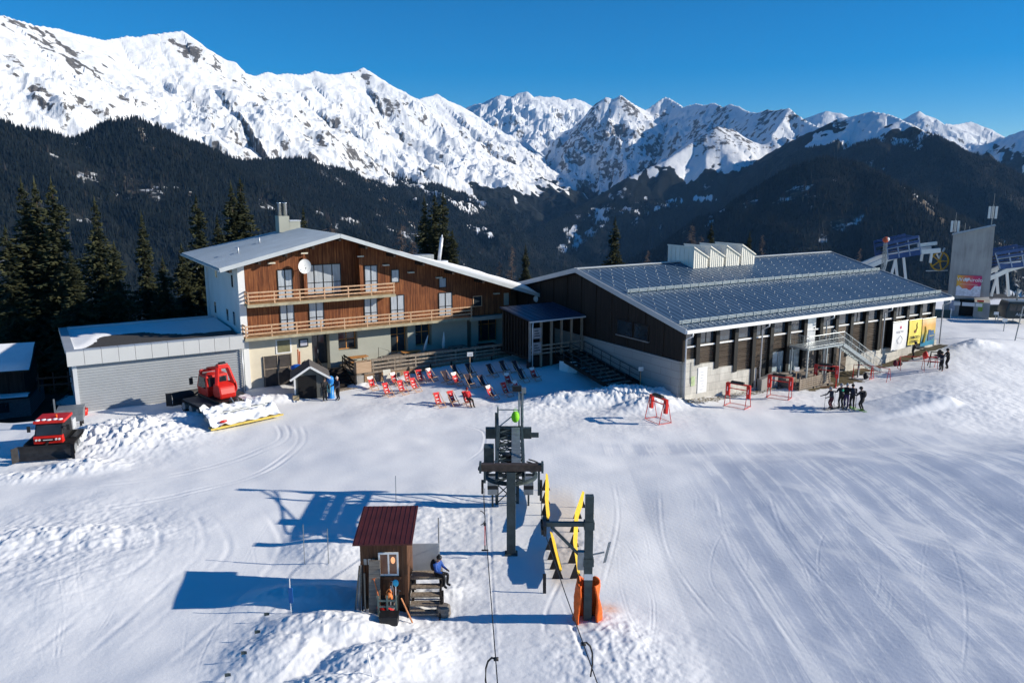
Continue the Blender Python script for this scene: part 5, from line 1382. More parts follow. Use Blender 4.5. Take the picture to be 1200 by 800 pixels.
# ---------------------------------------------------------------- people: one skinned body each
def person(loc, rz, lab, pose, jacket, trousers, hat=None, helmet=None, boots=None, hair=(.05, .03, .02), pack=None, scale=1.0, emblem=None):
    t = thing('person', lab, 'person', loc, rz)
    boots = boots or BLACK
    J = {k: np.array(v, float) for k, v in pose.items()}
    chain = [('pelvis', 'waist', .155, .145), ('waist', 'chest', .145, .175), ('chest', 'neck', .175, .065), ('neck', 'head0', .06, .09), ('head0', 'head', .095, .10), ('head', 'crown', .10, .06)]
    for s in 'LR':
        chain += [('pelvis', 'hip' + s, .155, .11), ('hip' + s, 'knee' + s, .11, .075), ('knee' + s, 'ank' + s, .075, .06), ('ank' + s, 'toe' + s, .062, .05),
                  ('chest', 'sho' + s, .15, .085), ('sho' + s, 'elb' + s, .085, .06), ('elb' + s, 'wri' + s, .06, .045), ('wri' + s, 'han' + s, .045, .038)]
    names = []; rad = {}
    for a, b, ra, rb in chain:
        for n, r_ in ((a, ra), (b, rb)):
            if n not in names: names.append(n); rad[n] = r_
    vs = [J[n] for n in names]; es = [(names.index(a), names.index(b)) for a, b, _, _ in chain]; rs = [rad[n] for n in names]
    kind = {n: n.rstrip('LR') for n in names}
    # fingers: short chains rooted in the palm
    for s in 'LR':
        w_ = J['wri' + s]; h = J['han' + s]; d = h - w_; d /= np.linalg.norm(d) + 1e-9
        side = np.cross(d, [0, 0, 1.0]); n_ = np.linalg.norm(side); side = side / n_ if n_ > .1 else np.array([0, 1.0, 0])
    me = bpy.data.meshes.new('person_body'); me.from_pydata([tuple(v) for v in vs], es, [])
    o = bpy.data.objects.new('tmp_body', me); COL.objects.link(o)
    sk = o.modifiers.new('s', 'SKIN'); sk.use_smooth_shade = True
    for i, d in enumerate(me.skin_vertices[0].data): d.radius = (rs[i], rs[i]); d.use_root = (i == 0)
    sb = o.modifiers.new('u', 'SUBSURF'); sb.levels = 1; sb.render_levels = 1
    dg = bpy.context.evaluated_depsgraph_get(); m2 = bpy.data.meshes.new_from_object(o.evaluated_get(dg)); bpy.data.objects.remove(o)
    # clothes by the nearest bone
    bones = [(J[a], J[b], a, b) for a, b, _, _ in chain]
    def cls(p):
        best = 1e9; c = 0
        for a, b, na, nb in bones:
            ab = b - a; u = np.clip((p - a) @ ab / (ab @ ab + 1e-9), 0, 1); d = np.linalg.norm(p - a - u * ab)
            if d < best: best = d; c = (na.rstrip('LR'), nb.rstrip('LR'))
        return {('neck', 'head0'): 2, ('head0', 'head'): 2, ('head', 'crown'): 2, ('wri', 'han'): 3, ('ank', 'toe'): 4, ('pelvis', 'hip'): 1, ('hip', 'knee'): 1, ('knee', 'ank'): 1, ('pelvis', 'waist'): 0}.get(c, 0)
    m2.materials.clear()
    for q in (jacket, trousers, SKIN, BLACK, boots): m2.materials.append(q)
    for pl in m2.polygons: pl.material_index = cls(np.array(pl.center)); pl.use_smooth = True
    body = bpy.data.objects.new('body', m2); COL.objects.link(body); body.parent = t
    # gloved fingers joined to the palms as one part per hand
    for s in 'LR':
        w_ = J['wri' + s]; h = J['han' + s]; d = h - w_; d /= np.linalg.norm(d) + 1e-9
        side = np.cross(d, [0, 0, 1.0]); n_ = np.linalg.norm(side); side = side / n_ if n_ > .1 else np.array([0, 1.0, 0])
        dn = np.cross(side, d); b = MB()
        for q, L in ((-1.5, .06), (-.5, .075), (.5, .07), (1.5, .055)):
            a = h + side * .018 * q; b.tube([a - d * .02, a + d * L * .6, a + d * L * .9 - dn * .03], [.013, .012, .009], 6)
        b.tube([w_ + d * .03 + side * .03, w_ + d * .06 + side * .07, h + side * .06], [.014, .013, .010], 6)
        b.build('glove', BLACK, t, True)
    # face on the front of the head; the figure faces +x
    H = (J['head0'] + J['head']) / 2; f = J.get('face', np.array([1.0, 0, 0])); f = np.array(f, float); f /= np.linalg.norm(f); sd_ = np.cross([0, 0, 1.0], f)
    b = MB(); b.ball(H + f * .115 + [0, 0, -.005], (.018, .018, .026), 8, 6); b.build('nose', SKIN, body, True)
    b = MB()
    for q in (-1, 1): b.ball(H + f * .095 + sd_ * .036 * q + [0, 0, .03], .014, 8, 6)
    b.build('eyes', BLACK, body, True)
    top = J['head'] + np.array([0, 0, .02])
    if helmet: MB().ball(top, (.135, .125, .125), 14, 9).tube([top + f * .10 + sd_ * .1 + [0, 0, -.05], top + f * .135 + [0, 0, -.05], top + f * .10 - sd_ * .1 + [0, 0, -.05]], .028, 8).build('helmet', helmet, t, True)
    elif hat: MB().ball(top + [0, 0, .01], (.122, .115, .105), 14, 9).ball(top + [0, 0, .125], .035, 8, 6).build('hat', hat, t, True)
    else: MB().ball(top - f * .018 + [0, 0, .005], (.115, .11, .105), 14, 9).build('hair', mat('hair_%d' % int(hair[0] * 1000), hair, .7), t, True)
    if pack:
        c = (J['chest'] + J['waist']) / 2 - f * .2; MB().ball(c + [0, 0, .06], (.13, .17, .26), 12, 8).build('backpack', pack, t, True)
    if emblem:
        c = J['chest'] - f * .19; MB().ball(c, (.03, .09, .1), 12, 8).build('emblem', emblem, t, True)
    t.scale = (scale,) * 3
    return t
def stand(lean=0.0, armL=(.12, .12), armR=(.12, -.12), bend=.0, spread=.11):
    z = .93 - bend * .12
    P = dict(pelvis=(0, 0, z), waist=(.02 + lean * .15, 0, z + .2), chest=(.03 + lean * .3, 0, z + .42), neck=(.03 + lean * .42, 0, z + .58), head0=(.05 + lean * .45, 0, z + .66), head=(.06 + lean * .48, 0, z + .74), crown=(.05 + lean * .5, 0, z + .81))
    for s, q, arm in (('L', 1, armL), ('R', -1, armR)):
        P['hip' + s] = (0, q * .10, z - .06); P['knee' + s] = (.05 + bend * .25, q * spread, .5 - bend * .05); P['ank' + s] = (-.02, q * spread, .09); P['toe' + s] = (.16, q * (spread + .02), .05)
        sh = np.array(P['chest']) + [0, q * .2, .08]; P['sho' + s] = tuple(sh)
        e = sh + np.array([arm[0] * .5 - .02, q * .06, -.27]); P['elb' + s] = tuple(e)
        w_ = e + np.array([arm[0] * 1.3 + .05, arm[1] * .3, -.22 + abs(arm[0]) * .5]); P['wri' + s] = tuple(w_); P['han' + s] = tuple(w_ + (w_ - e) * .32)
    return P
def sit(seat=.4, reclined=.3, feet=.55):
    P = dict(pelvis=(0, 0, seat + .1), waist=(-.05 - reclined * .15, 0, seat + .28), chest=(-.08 - reclined * .4, 0, seat + .50), neck=(-.08 - reclined * .5, 0, seat + .66), head0=(-.05 - reclined * .5, 0, seat + .75), head=(-.03 - reclined * .5, 0, seat + .83), crown=(-.04 - reclined * .5, 0, seat + .90))
    for s, q in (('L', 1), ('R', -1)):
        P['hip' + s] = (.03, q * .10, seat + .08); P['knee' + s] = (.44, q * .13, seat + .12); P['ank' + s] = (feet, q * .12, .09); P['toe' + s] = (feet + .17, q * .14, .05)
        sh = np.array(P['chest']) + [0, q * .2, .08]; P['sho' + s] = tuple(sh); e = sh + [.1, q * .06, -.25]; P['elb' + s] = tuple(e)
        w_ = e + [.24, -q * .08, -.04]; P['wri' + s] = tuple(w_); P['han' + s] = tuple(w_ + (w_ - e) * .3)
    return P
JBLK = mat('black_jacket', (.012, .012, .015), .75, 0, .3, 6); JNAV = mat('navy_jacket', (.015, .02, .04), .75, 0, .3, 6); JRED = mat('red_jacket', (.55, .015, .02), .7, 0, .2, 6)
JBLU = mat('blue_jacket', (.015, .07, .30), .65, 0, .2, 6); TBLK = mat('black_trousers', (.01, .01, .012), .8, 0, .3, 6); TPUR = mat('purple_trousers', (.07, .04, .13), .8, 0, .2, 6); TRED = mat('maroon_trousers', (.12, .015, .03), .8, 0, .2, 6)
GRYH = mat('grey_hat', (.35, .35, .36), .8); HGRY = mat('grey_helmet', (.25, .25, .27), .4); GRN = mat('green_emblem', (.03, .42, .26), .6)
BOOTG = mat('lime_boots', (.25, .6, .05), .5)
p = on_ground(381, 469.5); person(p, R(-60), 'person in a black jacket left of the blue pillar by the shed', stand(0, (.35, -.4), (.35, .4)), JBLK, TBLK, None, None, scale=1.06)
p = on_ground(396.5, 468.5); person(p, R(-130), 'bald person in black right of the blue pillar by the shed', stand(0, (.2, .1), (.3, .3)), JNAV, TBLK, hat=mat('pale_cap', (.6, .5, .44), .7), scale=1.08)
p = on_ground(549, 476); person((p[0] + .0, p[1] + .3, p[2]), R(-62), 'person in a red jacket and black trousers sitting in the lowest deckchair row', sit(.42, .55, .72), JRED, TBLK, hat=mat('dark_red_hat', (.2, .02, .02), .8))
make_chair_at = (p[0] - .15, p[1] + .45, p[2])
dup(protos['red'], None, 'red deckchair carrying the person in a red jacket', (p[0] - .08, p[1] + .42, p[2]), R(-62))
# skiers standing together on the piste
SK = [(974, 479, R(200), 'slim skier in dark clothes with maroon trousers, standing apart at left', stand(.25, (.3, .1), (.3, -.1), .5), JNAV, TRED, dict(helmet=HGRY), 1.0),
      (985, 478, R(95), 'skier with a green emblem on the back of a black jacket', stand(.12, (.3, .2), (.2, .1), .3), JBLK, TBLK, dict(helmet=HGRY, emblem=GRN), 1.08),
      (991, 477.5, R(60), 'skier in purple trousers behind the one with the green emblem', stand(.12, (.25, .2), (.2, .1), .2), JBLK, TPUR, dict(hat=GRYH), 1.06),
      (998, 479, R(80), 'skier in all black with a backpack between emblem and lime booted skiers', stand(.1, (.2, .2), (.2, .1), .2), JBLK, TBLK, dict(hat=JBLK, pack=JNAV), 1.08),
      (1010, 481.5, R(120), 'skier with lime green boots at the right end of the group', stand(.3, (.4, .2), (.4, .1), .55), JBLK, TBLK, dict(helmet=JBLK, boots=BOOTG, pack=JBLK), 1.06)]
def ski_at(x, y, z, rz, m, lab, grp):
    b = MB(); n = 14
    P = []
    for i in range(n + 1):
        u = -0.85 + 1.75 * i / n; w_ = .045 - .012 * math.cos(u * 2.2); up = .14 * max(0, (u - .68) / .22) ** 2
        P.append([(u, -w_ * (1 if i < n else .3), .012 + up), (u, w_ * (1 if i < n else .3), .012 + up)])
    b.sheet(P); b.sheet([[(q[0], q[1], q[2] + .016) for q in r_] for r_ in P])
    o = b.build('ski', m, None, False, fix=False); o.location = (x, y, z + .02); o.rotation_euler = (0, 0, rz); tag(o, lab, 'ski', grp)
    MB().box(-.14, .16, -.035, .035, .03, .075).build('binding', BLACK, o)
SKI1 = mat('ski_dark', (.03, .03, .035), .4); SKI2 = mat('ski_pale', (.5, .5, .52), .4); SKI3 = mat('ski_lime', (.2, .5, .06), .4)
for k, (px, py, rz, lab, pose, jk, tr, kw, scl) in enumerate(SK):
    p = on_ground(px, py); person((p[0], p[1], p[2] + .03), rz, lab, pose, jk, tr, scale=scl, **kw)
    who = ['slim skier standing apart at left', 'skier with the green emblem', 'skier in purple trousers', 'skier with the backpack', 'skier at the right end'][k]
    for q in (-1, 1):
        ski_at(p[0] - math.sin(rz) * .13 * q, p[1] + math.cos(rz) * .13 * q, gz(p[0], p[1]), rz + .03 * q, [SKI1, SKI2, SKI1, SKI2, SKI3][k], 'one of the pair of skis under the ' + who, 'skis under the ' + who)
    for q in (-1, 1):
        o = MB().tube([(0, 0, 0), (.03, .02 * q, 1.15)], .012, 6).tube([(.03, .02 * q, 1.1), (.035, .02 * q, 1.22)], .02, 6).lathe([(.05, .06), (.05, .075)], 8).build('ski_pole', BLACK, None)
        o.location = (p[0] + math.cos(rz) * .35 - math.sin(rz) * .36 * q, p[1] + math.sin(rz) * .35 + math.cos(rz) * .36 * q, p[2]); tag(o, 'thin black ski pole beside the ' + who, 'ski pole', 'ski poles of the ' + who)
# two by the racks at the hall end, one adjusting gear under the banners
for px, py, rz, lab, jk, scl in ((1103, 434.5, R(200), 'front skier in dark clothes near the last rack past the banners', JNAV, 1.0), (1110, 432, R(170), 'rear skier in black beside the front one past the banners', JBLK, 1.05), (1068.5, 421.5, R(-20), 'person in dark clothes bending below the yellow banner', JBLK, 1.0)):
    p = on_ground(px, py); person((p[0], p[1], p[2] + .02), rz, lab, stand(.3 if px < 1090 else .1, (.5, .1), (.4, -.1), .3), jk, TBLK, helmet=JBLK, scale=scl)
# blue pillar between the two at the shed
p = on_ground(388, 466); bp = thing('pillar', 'blue ticket pillar with a pale screen between two people in black', 'ticket pillar', p, R(-20))
MB().lathe([(.3, 0), (.3, .1), (.26, .12), (.26, 1.35), (.3, 1.45), (.26, 1.7), (.12, 1.82)], 16).build('body', mat('pillar_blue', (.02, .22, .62), .4), bp, True)
MB().box(-.17, .17, -.29, -.25, .5, 1.25).build('panel', mat('pillar_panel', (.18, .48, .50), .4), bp)

# ---------------------------------------------------------------- drag lift station
L0 = gnd(599, 647); LZ0 = gz(L0[0], L0[1])
li = thing('drag_lift_station', 'dark green steel drag lift station with lattice girder, crossbar and bullwheel', 'ski lift', (L0[0], L0[1], LZ0), 0)
MB().box(-.21, .21, -.16, .16, -.3, 4.08).box(-.3, .3, -.25, .25, -.1, .06).build('front_column', STEELD, li, bevel=.015)
MB().tube([(-1.42, 0, 4.3), (1.42, 0, 4.3)], .17, 12).box(-.26, .26, -.2, .2, 4.1, 4.5).build('crossbar', STEELR, li, True) if False else MB().box(-1.4, 1.42, -.15, .15, 4.12, 4.46).build('crossbar', STEELR, li, bevel=.03)
for x in (-1.42, 1.44): MB().box(x - .05, x + .05, -.2, .2, 4.06, 4.52).build('end_plate', STEELD, li)
GX0, GX1, GY0, GY1 = -.68, .57, .25, 6.7
for x in (GX0, GX1):
    for z in (3.55, 4.15): MB().bar((x, GY0, z), (x, GY1, z), .13, .13).build('chord', STEELD, li)
b = MB(); ny = 6
for k in range(ny):
    y0 = GY0 + (GY1 - GY0) * k / ny; y1 = GY0 + (GY1 - GY0) * (k + 1) / ny
    for z in (3.55, 4.15):
        b.bar((GX0, y1, z), (GX1, y1, z), .06)
        b.bar((GX0, y0, z), (GX1, y1, z), .045); b.bar((GX1, y0, z), (GX0, y1, z), .045)
    for x in (GX0, GX1): b.bar((x, y0, 3.55), (x, y1, 4.15), .05); b.bar((x, y1, 3.55), (x, y1, 4.15), .06)
b.build('bracing', STEELD, li)
b = MB(); b.box(.02, .46, .6, 6.2, 4.22, 4.26)
for k in range(28): b.box(.03, .45, .65 + .2 * k, .70 + .2 * k, 4.261, 4.29)
b.build('walkway', GALV, li)
MB().box(GX1 + .07, GX1 + .10, .4, 5.2, 3.62, 3.98).build('shadow_plate', GALV, li)  # added solid side plates, there to make the girder's shadow denser
MB().box(GX0 - .10, GX0 - .07, 1.2, 6.2, 3.75, 4.05).build('shadow_plate', GALV, li)
# rear legs with cross bracing
for x in (-.78, .34):
    MB().box(x - .08, x + .08, 5.5, 5.66, -.4, 5.25 if x < 0 else 4.15).build('leg', STEELD, li)
    MB().box(x - .08, x + .08, 6.55, 6.71, -.4, 4.15).build('leg', STEELD, li)
b = MB()
for z0, z1 in ((.2, 1.3), (1.3, 2.4), (2.4, 3.5)):
    for y in (5.58, 6.63):
        b.bar((-.78, y, z0), (.34, y, z1), .05); b.bar((.34, y, z0), (-.78, y, z1), .05); b.bar((-.78, y, z1), (.34, y, z1), .05)
    for x in (-.78, .34): b.bar((x, 5.58, z0), (x, 6.63, z1), .05)
b.build('leg_bracing', STEELD, li)
MB().box(-1.4, 1.1, 6.72, 7.0, 3.45, 4.05).box(1.1, 1.5, 6.78, 6.94, 3.5, 3.75).build('end_beam', STEELD, li, bevel=.01)
# twin mast with lamp box, end railing, raking braces
for x in (.42, .62): MB().box(x - .045, x + .045, 6.75, 6.84, 3.4, 6.15).build('mast', GALV, li)
f = MB().box(.05, .55, 6.62, 6.95, 6.12, 6.42).build('lamp_housing', BLACK, li, bevel=.02); MB().box(.56, .80, 6.66, 6.9, 6.02, 6.3).build('lamp_head', METG, f)
b = MB(); b.tube([(-.72, 6.7, 4.1), (-.72, 6.7, 5.3)], .05, 8); b.tube([(-.72, 6.7, 5.1), (.42, 6.7, 5.1)], .035, 6); b.tube([(-.6, 6.7, 4.2), (.42, 6.7, 5.05)], .035, 6)
b.build('end_railing', GALV, li)
for x in (-.72, .52): MB().bar((x, 6.7, 6.0 if x > 0 else 5.2), (x, 1.2, 4.25), .07).build('raking_brace', STEELD, li)
# bullwheel hanging below the girder
WC = np.array([-.02, 1.75, 3.25]); Rw = 1.28
b = MB(); n = 40
prof = [(-.10, -.11), (.02, -.06), (-.05, 0), (.02, .06), (-.10, .11), (-.16, 0)]
rings = [[tuple(WC + np.array([(Rw + r) * math.cos(a), (Rw + r) * math.sin(a), z])) for r, z in prof + prof[:1]] for a in np.linspace(0, 2 * math.pi, n + 1)]
b.sheet(rings)
for k in range(6):
    a = k * math.pi / 3; b.bar(WC + [.15 * math.cos(a), .15 * math.sin(a), 0], WC + [(Rw - .1) * math.cos(a), (Rw - .1) * math.sin(a), 0], .09, .12)
b.lathe([(.22, -.2), (.22, .3)], 14, tuple(WC))
b.build('bullwheel', STEELD, li)
for sgn in (-1, 1):
    b = MB()
    for dr in (.1, .28):
        pts = [WC + np.array([(Rw + dr) * math.cos(a), (Rw + dr) * math.sin(a), .25 + dr * .3]) for a in np.linspace(R(-8 if sgn > 0 else 188), R(55 if sgn > 0 else 125), 10)]
        b.tube(pts, .035, 6)
    b.build('rope_guard', BLACK, li)
MB().box(-1.35, -.86, 2.4, 3.1, 3.5, 4.4).build('motor', STEELD, li, bevel=.03)
MB().lathe([(.24, 0), (.24, .7), (.1, .75)], 14, (-.2, 1.9, 3.55)).box(-.5, .2, 1.4, 2.3, 3.62, 3.9).build('gearbox', BLACK, li)
for x, s in ((-1.22, -1), (1.28, 1)):               # sheave assemblies under the crossbar
    MB().box(x - .05, x + .05, -.12, .12, 2.95 if s > 0 else 3.55, 4.12).build('hanger', STEELD, li)
    for k in range(2 if s < 0 else 3):
        z = 3.5 - .34 * k; c = (x + s * .09, 0, z); b = MB(); b.tube([(x + s * .055, -.0, z), (x + s * .16, 0, z)], .17, 14); b.build('sheave', RUBBER, li)
for x in (-1.0, .92):
    f = MB().box(x - .26, x + .26, 5.0, 5.5, .9, 1.75).build('control_box', METG, li, bevel=.02); MB().box(x - .265, x + .265, 4.985, 4.998, 1.22, 1.42).build('band', BLACK, f)
    MB().box(x - .05, x + .05, 5.2, 5.3, -.3, .899).build('box_post', STEELD, li)
o = MB().ball((0, 0, 0), (.22, .16, .32), 12, 8).tube([(-.1, 0, .28), (0, .02, .55), (.1, 0, .28)], .02, 6).build('jacket', mat('lime_fabric', (.24, .72, .02), .7, 0, .2, 5), None, True)
o.location = (L0[0] + .22, L0[1] + 6.62, LZ0 + 4.72); tag(o, 'lime green jacket hanging on the end railing of the lift station', 'jacket')
# second post with an arm
p0 = gnd(688, 729); pz_ = gz(p0[0], p0[1])
lp = thing('lift_post', 'grey green steel post with a side arm and diagonal brace beside the yellow guides', 'lift post', (p0[0], p0[1], pz_), 0)
MB().box(-.16, .16, -.14, .14, -.3, 5.33 - pz_).build('post', STEELD, lp, bevel=.012)
MB().box(-.17, .17, -.143, -.141, 1.75, 2.0).build('plate', METW, lp)
AZ2 = 4.16 - pz_
MB().bar((-1.68, 0, AZ2), (-.165, 0, AZ2), .14, .17).build('arm', STEELD, lp)
for z_ in (AZ2 - .18, AZ2 - 1.7): MB().box(-.2, .2, -.18, .18, z_, z_ + .3).build('clamp', STEELD, lp)
MB().bar((-1.45, 0, AZ2 - .12), (-.15, 0, AZ2 - 1.5), .10).build('brace', STEELD, lp)
b = MB(); b.box(-1.78, -1.66, -.5, .5, AZ2 - .28, AZ2 + .12); b.build('sheave_beam', BLACK, lp)
for k in range(4):
    y = -.42 + .28 * k; MB().tube([(-1.86, y, AZ2 - .12), (-1.785, y, AZ2 - .12)], .13, 12).build('sheave', RUBBER, lp)
f = MB().box(-.42, -.165, -.12, .12, 2.15, 2.9).build('switch_box', METG, lp, bevel=.012)
MB().bar((.165, 0, 2.75), (.62, 0, 2.85), .05).build('bracket', METG, lp)
MB().obox((.72, -.02, 2.85), (.05, 0, .02), (0, .03, 0), (.09, 0, .42)).build('sign_panel', METG, lp)
# orange padding round the post foot
n = 22; P = []
for j in range(9):
    z = -.1 + 1.75 * j / 8; row = []
    for i in range(n + 1):
        a = -2.35 + 4.7 * i / n + math.pi / 2; rr2 = .28 + .13 * (1 - j / 8) + .05 * math.sin(5 * a + j) + .12 * abs(math.cos(a)) ; row.append((rr2 * 1.1 * math.cos(a), rr2 * math.sin(a), z + .12 * math.sin(3 * a) * (j == 8)))
    P.append(row)
o = MB().sheet(P).build('padding', ORANGE, None, True, fix=False); md = o.modifiers.new('thick', 'SOLIDIFY'); md.thickness = .07
o.location = (p0[0], p0[1] - .02, pz_); tag(o, 'orange padding wrapped round the foot of the lift post', 'padding')
# yellow guide boards either side of the run-up lane
def guide(pts, lab, h=.42):
    Q = [gnd(x, y, .6) for x, y in pts]; o0 = Q[0]; t = thing('guide_board', lab, 'guide board', (o0[0], o0[1], gz(o0[0], o0[1])), 0, 'yellow guide boards of the lift lane')
    rows = []; dens = []
    for a, b_ in zip(Q[:-1], Q[1:]):
        for u in np.linspace(0, 1, 6, endpoint=False): dens.append(a + (b_ - a) * u)
    dens.append(Q[-1]); b = MB()
    for i, q in enumerate(dens):
        e = i / (len(dens) - 1); hh = h * min(1, .35 + 4 * e, .35 + 4 * (1 - e)); x, y = q[0] - o0[0], q[1] - o0[1]
        lean = .10
        rows.append([(x - .02, y, .72), (x - .02, y, .78), (x + .55 * hh + .04, y, .78 - hh), (x + .55 * hh, y, .72 - hh), (x - .02, y, .72)])
    b.sheet(rows); b.add(rows[0][:4], [(0, 1, 2, 3)]); b.add(rows[-1][:4], [(3, 2, 1, 0)])
    b.build('board', YELL, t)
    for i in range(1, len(dens), 3):
        q = dens[i]; x, y = q[0] - o0[0], q[1] - o0[1]
        MB().prism([(x - .3, -.12), (x + .28, -.12), (x + .02, .62), (x - .05, .62)], 'y', y - .02, y + .02).build('foot', BLACK, t)
    return t
guide([(640, 560), (639, 590), (641, 612)], 'short yellow guide board beside the lift station, far left of the lane', .25)
guide([(645, 626), (650, 648), (656, 670)], 'short yellow guide board under the arm of the lift post, near left of the lane', .24)
guide([(683, 580), (674, 606), (672, 640), (677, 676)], 'long curved yellow guide board on the right of the lift lane', .24)
# haul ropes and hangers
def rope(pts, lab):
    b = MB(); b.tube(pts, .016, 6); o = b.build('haul_rope', BLACK, None, True); tag(o, lab, 'rope', 'haul ropes of the lift'); return o
ra = np.array([L0[0] - 1.32, L0[1], LZ0 + 3.35]); rb = dep(583, 800, 18.0); rope([ra, (ra + rb) / 2 - [0, 0, .12], rb, rb + (rb - ra) * .9], 'thin dark haul rope running towards the viewer from the left sheave')
ra2 = np.array([L0[0] + 1.38, L0[1], LZ0 + 3.3]); rm = np.array([p0[0] - 1.82, p0[1], pz_ + AZ2]); rc = dep(700, 800, 18.0); rope([ra2, rm, (rm + rc) / 2 - [0, 0, .08], rc, rc + (rc - rm) * 1.2], 'thin dark haul rope passing under the arm of the orange padded post')
for (xr, Y, k, lab) in ((rb, 19.3, 0, 'dark curved tow hook hanging on the left haul rope at the bottom edge'), (rc, 20.0, 1, 'dark curved tow hook hanging on the right haul rope at the bottom edge')):
    base = ra if k == 0 else rm; f = (base[1] - Y) / (base[1] - xr[1]); q = base + (xr - base) * f - np.array([0, 0, .06])
    sx_ = -1 if k == 0 else 1
    o = MB().tube([(0, 0, 0), (.10 * sx_, 0, .04), (.2 * sx_, -.02, -.05), (.26 * sx_, -.03, -.25), (.27 * sx_, -.05, -.6), (.22 * sx_, -.08, -.95)], [.03, .03, .028, .026, .026, .022], 8).tube([(-.05, 0, .0), (.08, 0, .0)], .055, 10).build('tow_hook', BLACK, None, True)
    o.location = q; tag(o, lab, 'tow hook', 'tow hooks on the haul ropes')
hx = np.array([L0[0] - 1.22, L0[1] - .35, LZ0]); th = thing('tow_bar', 'hanging tow bar with a red rod and black loop left of the lift column', 'tow bar', hx, 0)
MB().tube([(0, .25, 3.3), (0, .1, 2.6), (0, 0, 1.95)], .012, 5).build('cord', BLACK, th)
MB().tube([(.02 + .22 * math.cos(a) - .22, 0, 1.95 + .34 * math.sin(a)) for a in np.linspace(-1.4, 1.6, 14)][::-1] + [(-.2, 0, 1.6)], .02, 6).build('loop', BLACK, th)
MB().tube([(0, 0, 1.62), (0, 0, .6)], .022, 6).build('rod', RED, th)
MB().tube([(0, 0, 1.7), (0, 0, 1.58)], .06, 8).tube([(0, 0, .6), (0, 0, .35)], .03, 6).tube([(-.16, 0, .35), (.16, 0, .35)], .04, 8).build('grip', BLACK, th)
p = on_ground(638, 694); o = MB().obox((0, 0, .3), (.07, 0, 0), (0, .03, .0), (0, .1, .5)).build('guide_stub', BLACK); o.location = (p[0], p[1], p[2]); tag(o, 'short dark board standing in the snow in front of the lift lane', 'board')

# ---------------------------------------------------------------- ski hut
H0 = gnd(452, 717); hz0 = gz(H0[0], H0[1]); hut = thing('lift_hut', 'small brown timber lift hut on legs with a dark red sheet roof', 'hut', (H0[0], H0[1], 0.0), R(2))
MB().box(-.92, .92, .0, 2.45, .75, 2.975).build('wall', HUTW, hut)
b = MB()
for k in range(9): b.box(-.92 + .215 * k, -.90 + .215 * k, -.016, -.002, .76, 2.95)
b.box(.80, .935, -.03, -.004, .3, 3.0); b.box(-.935, -.80, -.03, -.004, .3, 3.0)
b.build('corner_board', HUTW, hut)
for x in (-.8, .8):
    for y in (.12, 1.8): MB().box(x - .08, x + .08, y - .08, y + .08, -.6, .745).build('leg', WOOD_D, hut)
MB().box(-.88, .88, .08, 1.9, -.4, .74).build('skirting', WOOD_D, hut)
b = MB(); b.add([(-1.17, -.35, 3.06), (1.17, -.35, 3.06), (1.17, 2.75, 3.36), (-1.17, 2.75, 3.36), (-1.17, -.35, 3.12), (1.17, -.35, 3.12), (1.17, 2.75, 3.42), (-1.17, 2.75, 3.42)], [(3, 2, 1, 0), (4, 5, 6, 7), (0, 1, 5, 4), (1, 2, 6, 5), (2, 3, 7, 6), (3, 0, 4, 7)])
for k in range(12): x = -1.1 + .2 * k; b.bar((x, -.34, 3.125), (x, 2.74, 3.425), .025, .02)
b.build('roof', mat('oxide_red_sheet', (.085, .018, .016), .55, .1, .25, 1.5), hut)
for s in (-1, 1):
    MB().prism([(.02, 2.97), (2.45, 2.97), (2.45, 3.30), (.02, 3.07)], 'x', s * .9 - .02, s * .9 + .02).build('gable_board', HUTW, hut)
f = MB().box(-.22, .58, -.05, -.004, 1.62, 1.70).box(-.22, .58, -.05, -.004, 2.54, 2.62).box(-.22, -.15, -.05, -.004, 1.70, 2.54).box(.51, .58, -.05, -.004, 1.70, 2.54).box(.15, .21, -.05, -.004, 1.70, 2.54).build('window', WHITE, hut)
WG = NT('warm_glass'); WG.setb(Base_Color=(.06, .05, .05), Roughness=.06, Emission_Color=(1, .45, .18), Emission_Strength=.05)
MB().box(-.15, .15, -.03, -.006, 1.7, 2.54).box(.21, .51, -.03, -.006, 1.7, 2.54).build('pane', WG.m, f)
lampm = NT('lamp_glow'); lampm.setb(Base_Color=(1, .5, .25), Roughness=.4, Emission_Color=(1, .42, .16), Emission_Strength=.6)
MB().ball((.36, -.034, 2.28), (.09, .006, .15), 10, 8).build('lit_lamp', lampm.m, f)
MB().box(-.3, .66, -.12, -.004, 1.5, 1.6).build('sill', HUTW, hut)
for x in (-.82, -.64, -.48): MB().box(x, x + .13, -.03, -.004, 2.1, 2.35).build('small_plate', METG, hut)
# platform and steps on the right side
pf = thing('wooden_steps', 'dark timber steps and platform on the right side of the hut', 'steps', (H0[0] + .98, H0[1], 0.0), R(2))
MB().box(.0, 1.25, .9, 2.0, .95, 1.05).build('platform', WOOD_W, pf)
for k in range(4): MB().box(.02, 1.2, .55 - .3 * k, .9 - .3 * k, .72 - .22 * k, .78 - .22 * k).build('tread', WOOD_W, pf)
for x in (-.03, 1.24): MB().bar((x, .95, .88), (x, -.5, -.1), .05, .22).build('stringer', WOOD_D, pf)
for x, y in ((.05, 1.0), (1.2, 1.0), (.05, 1.9), (1.2, 1.9), (1.3, .0), (1.3, .5)): MB().box(x - .05, x + .05, y - .05, y + .05, -.5, .95 if y > .8 else .65).build('leg', WOOD_D, pf)
MB().box(.02, 1.12, 1.5, 1.56, 1.05, 2.25).build('back_board', mat('grey_board', (.42, .44, .46), .6, 0, .1, 2), pf)
MB().tube([(1.1, 1.95, 1.0), (1.1, 1.95, 3.2)], .03, 6).build('pole', METG, pf)
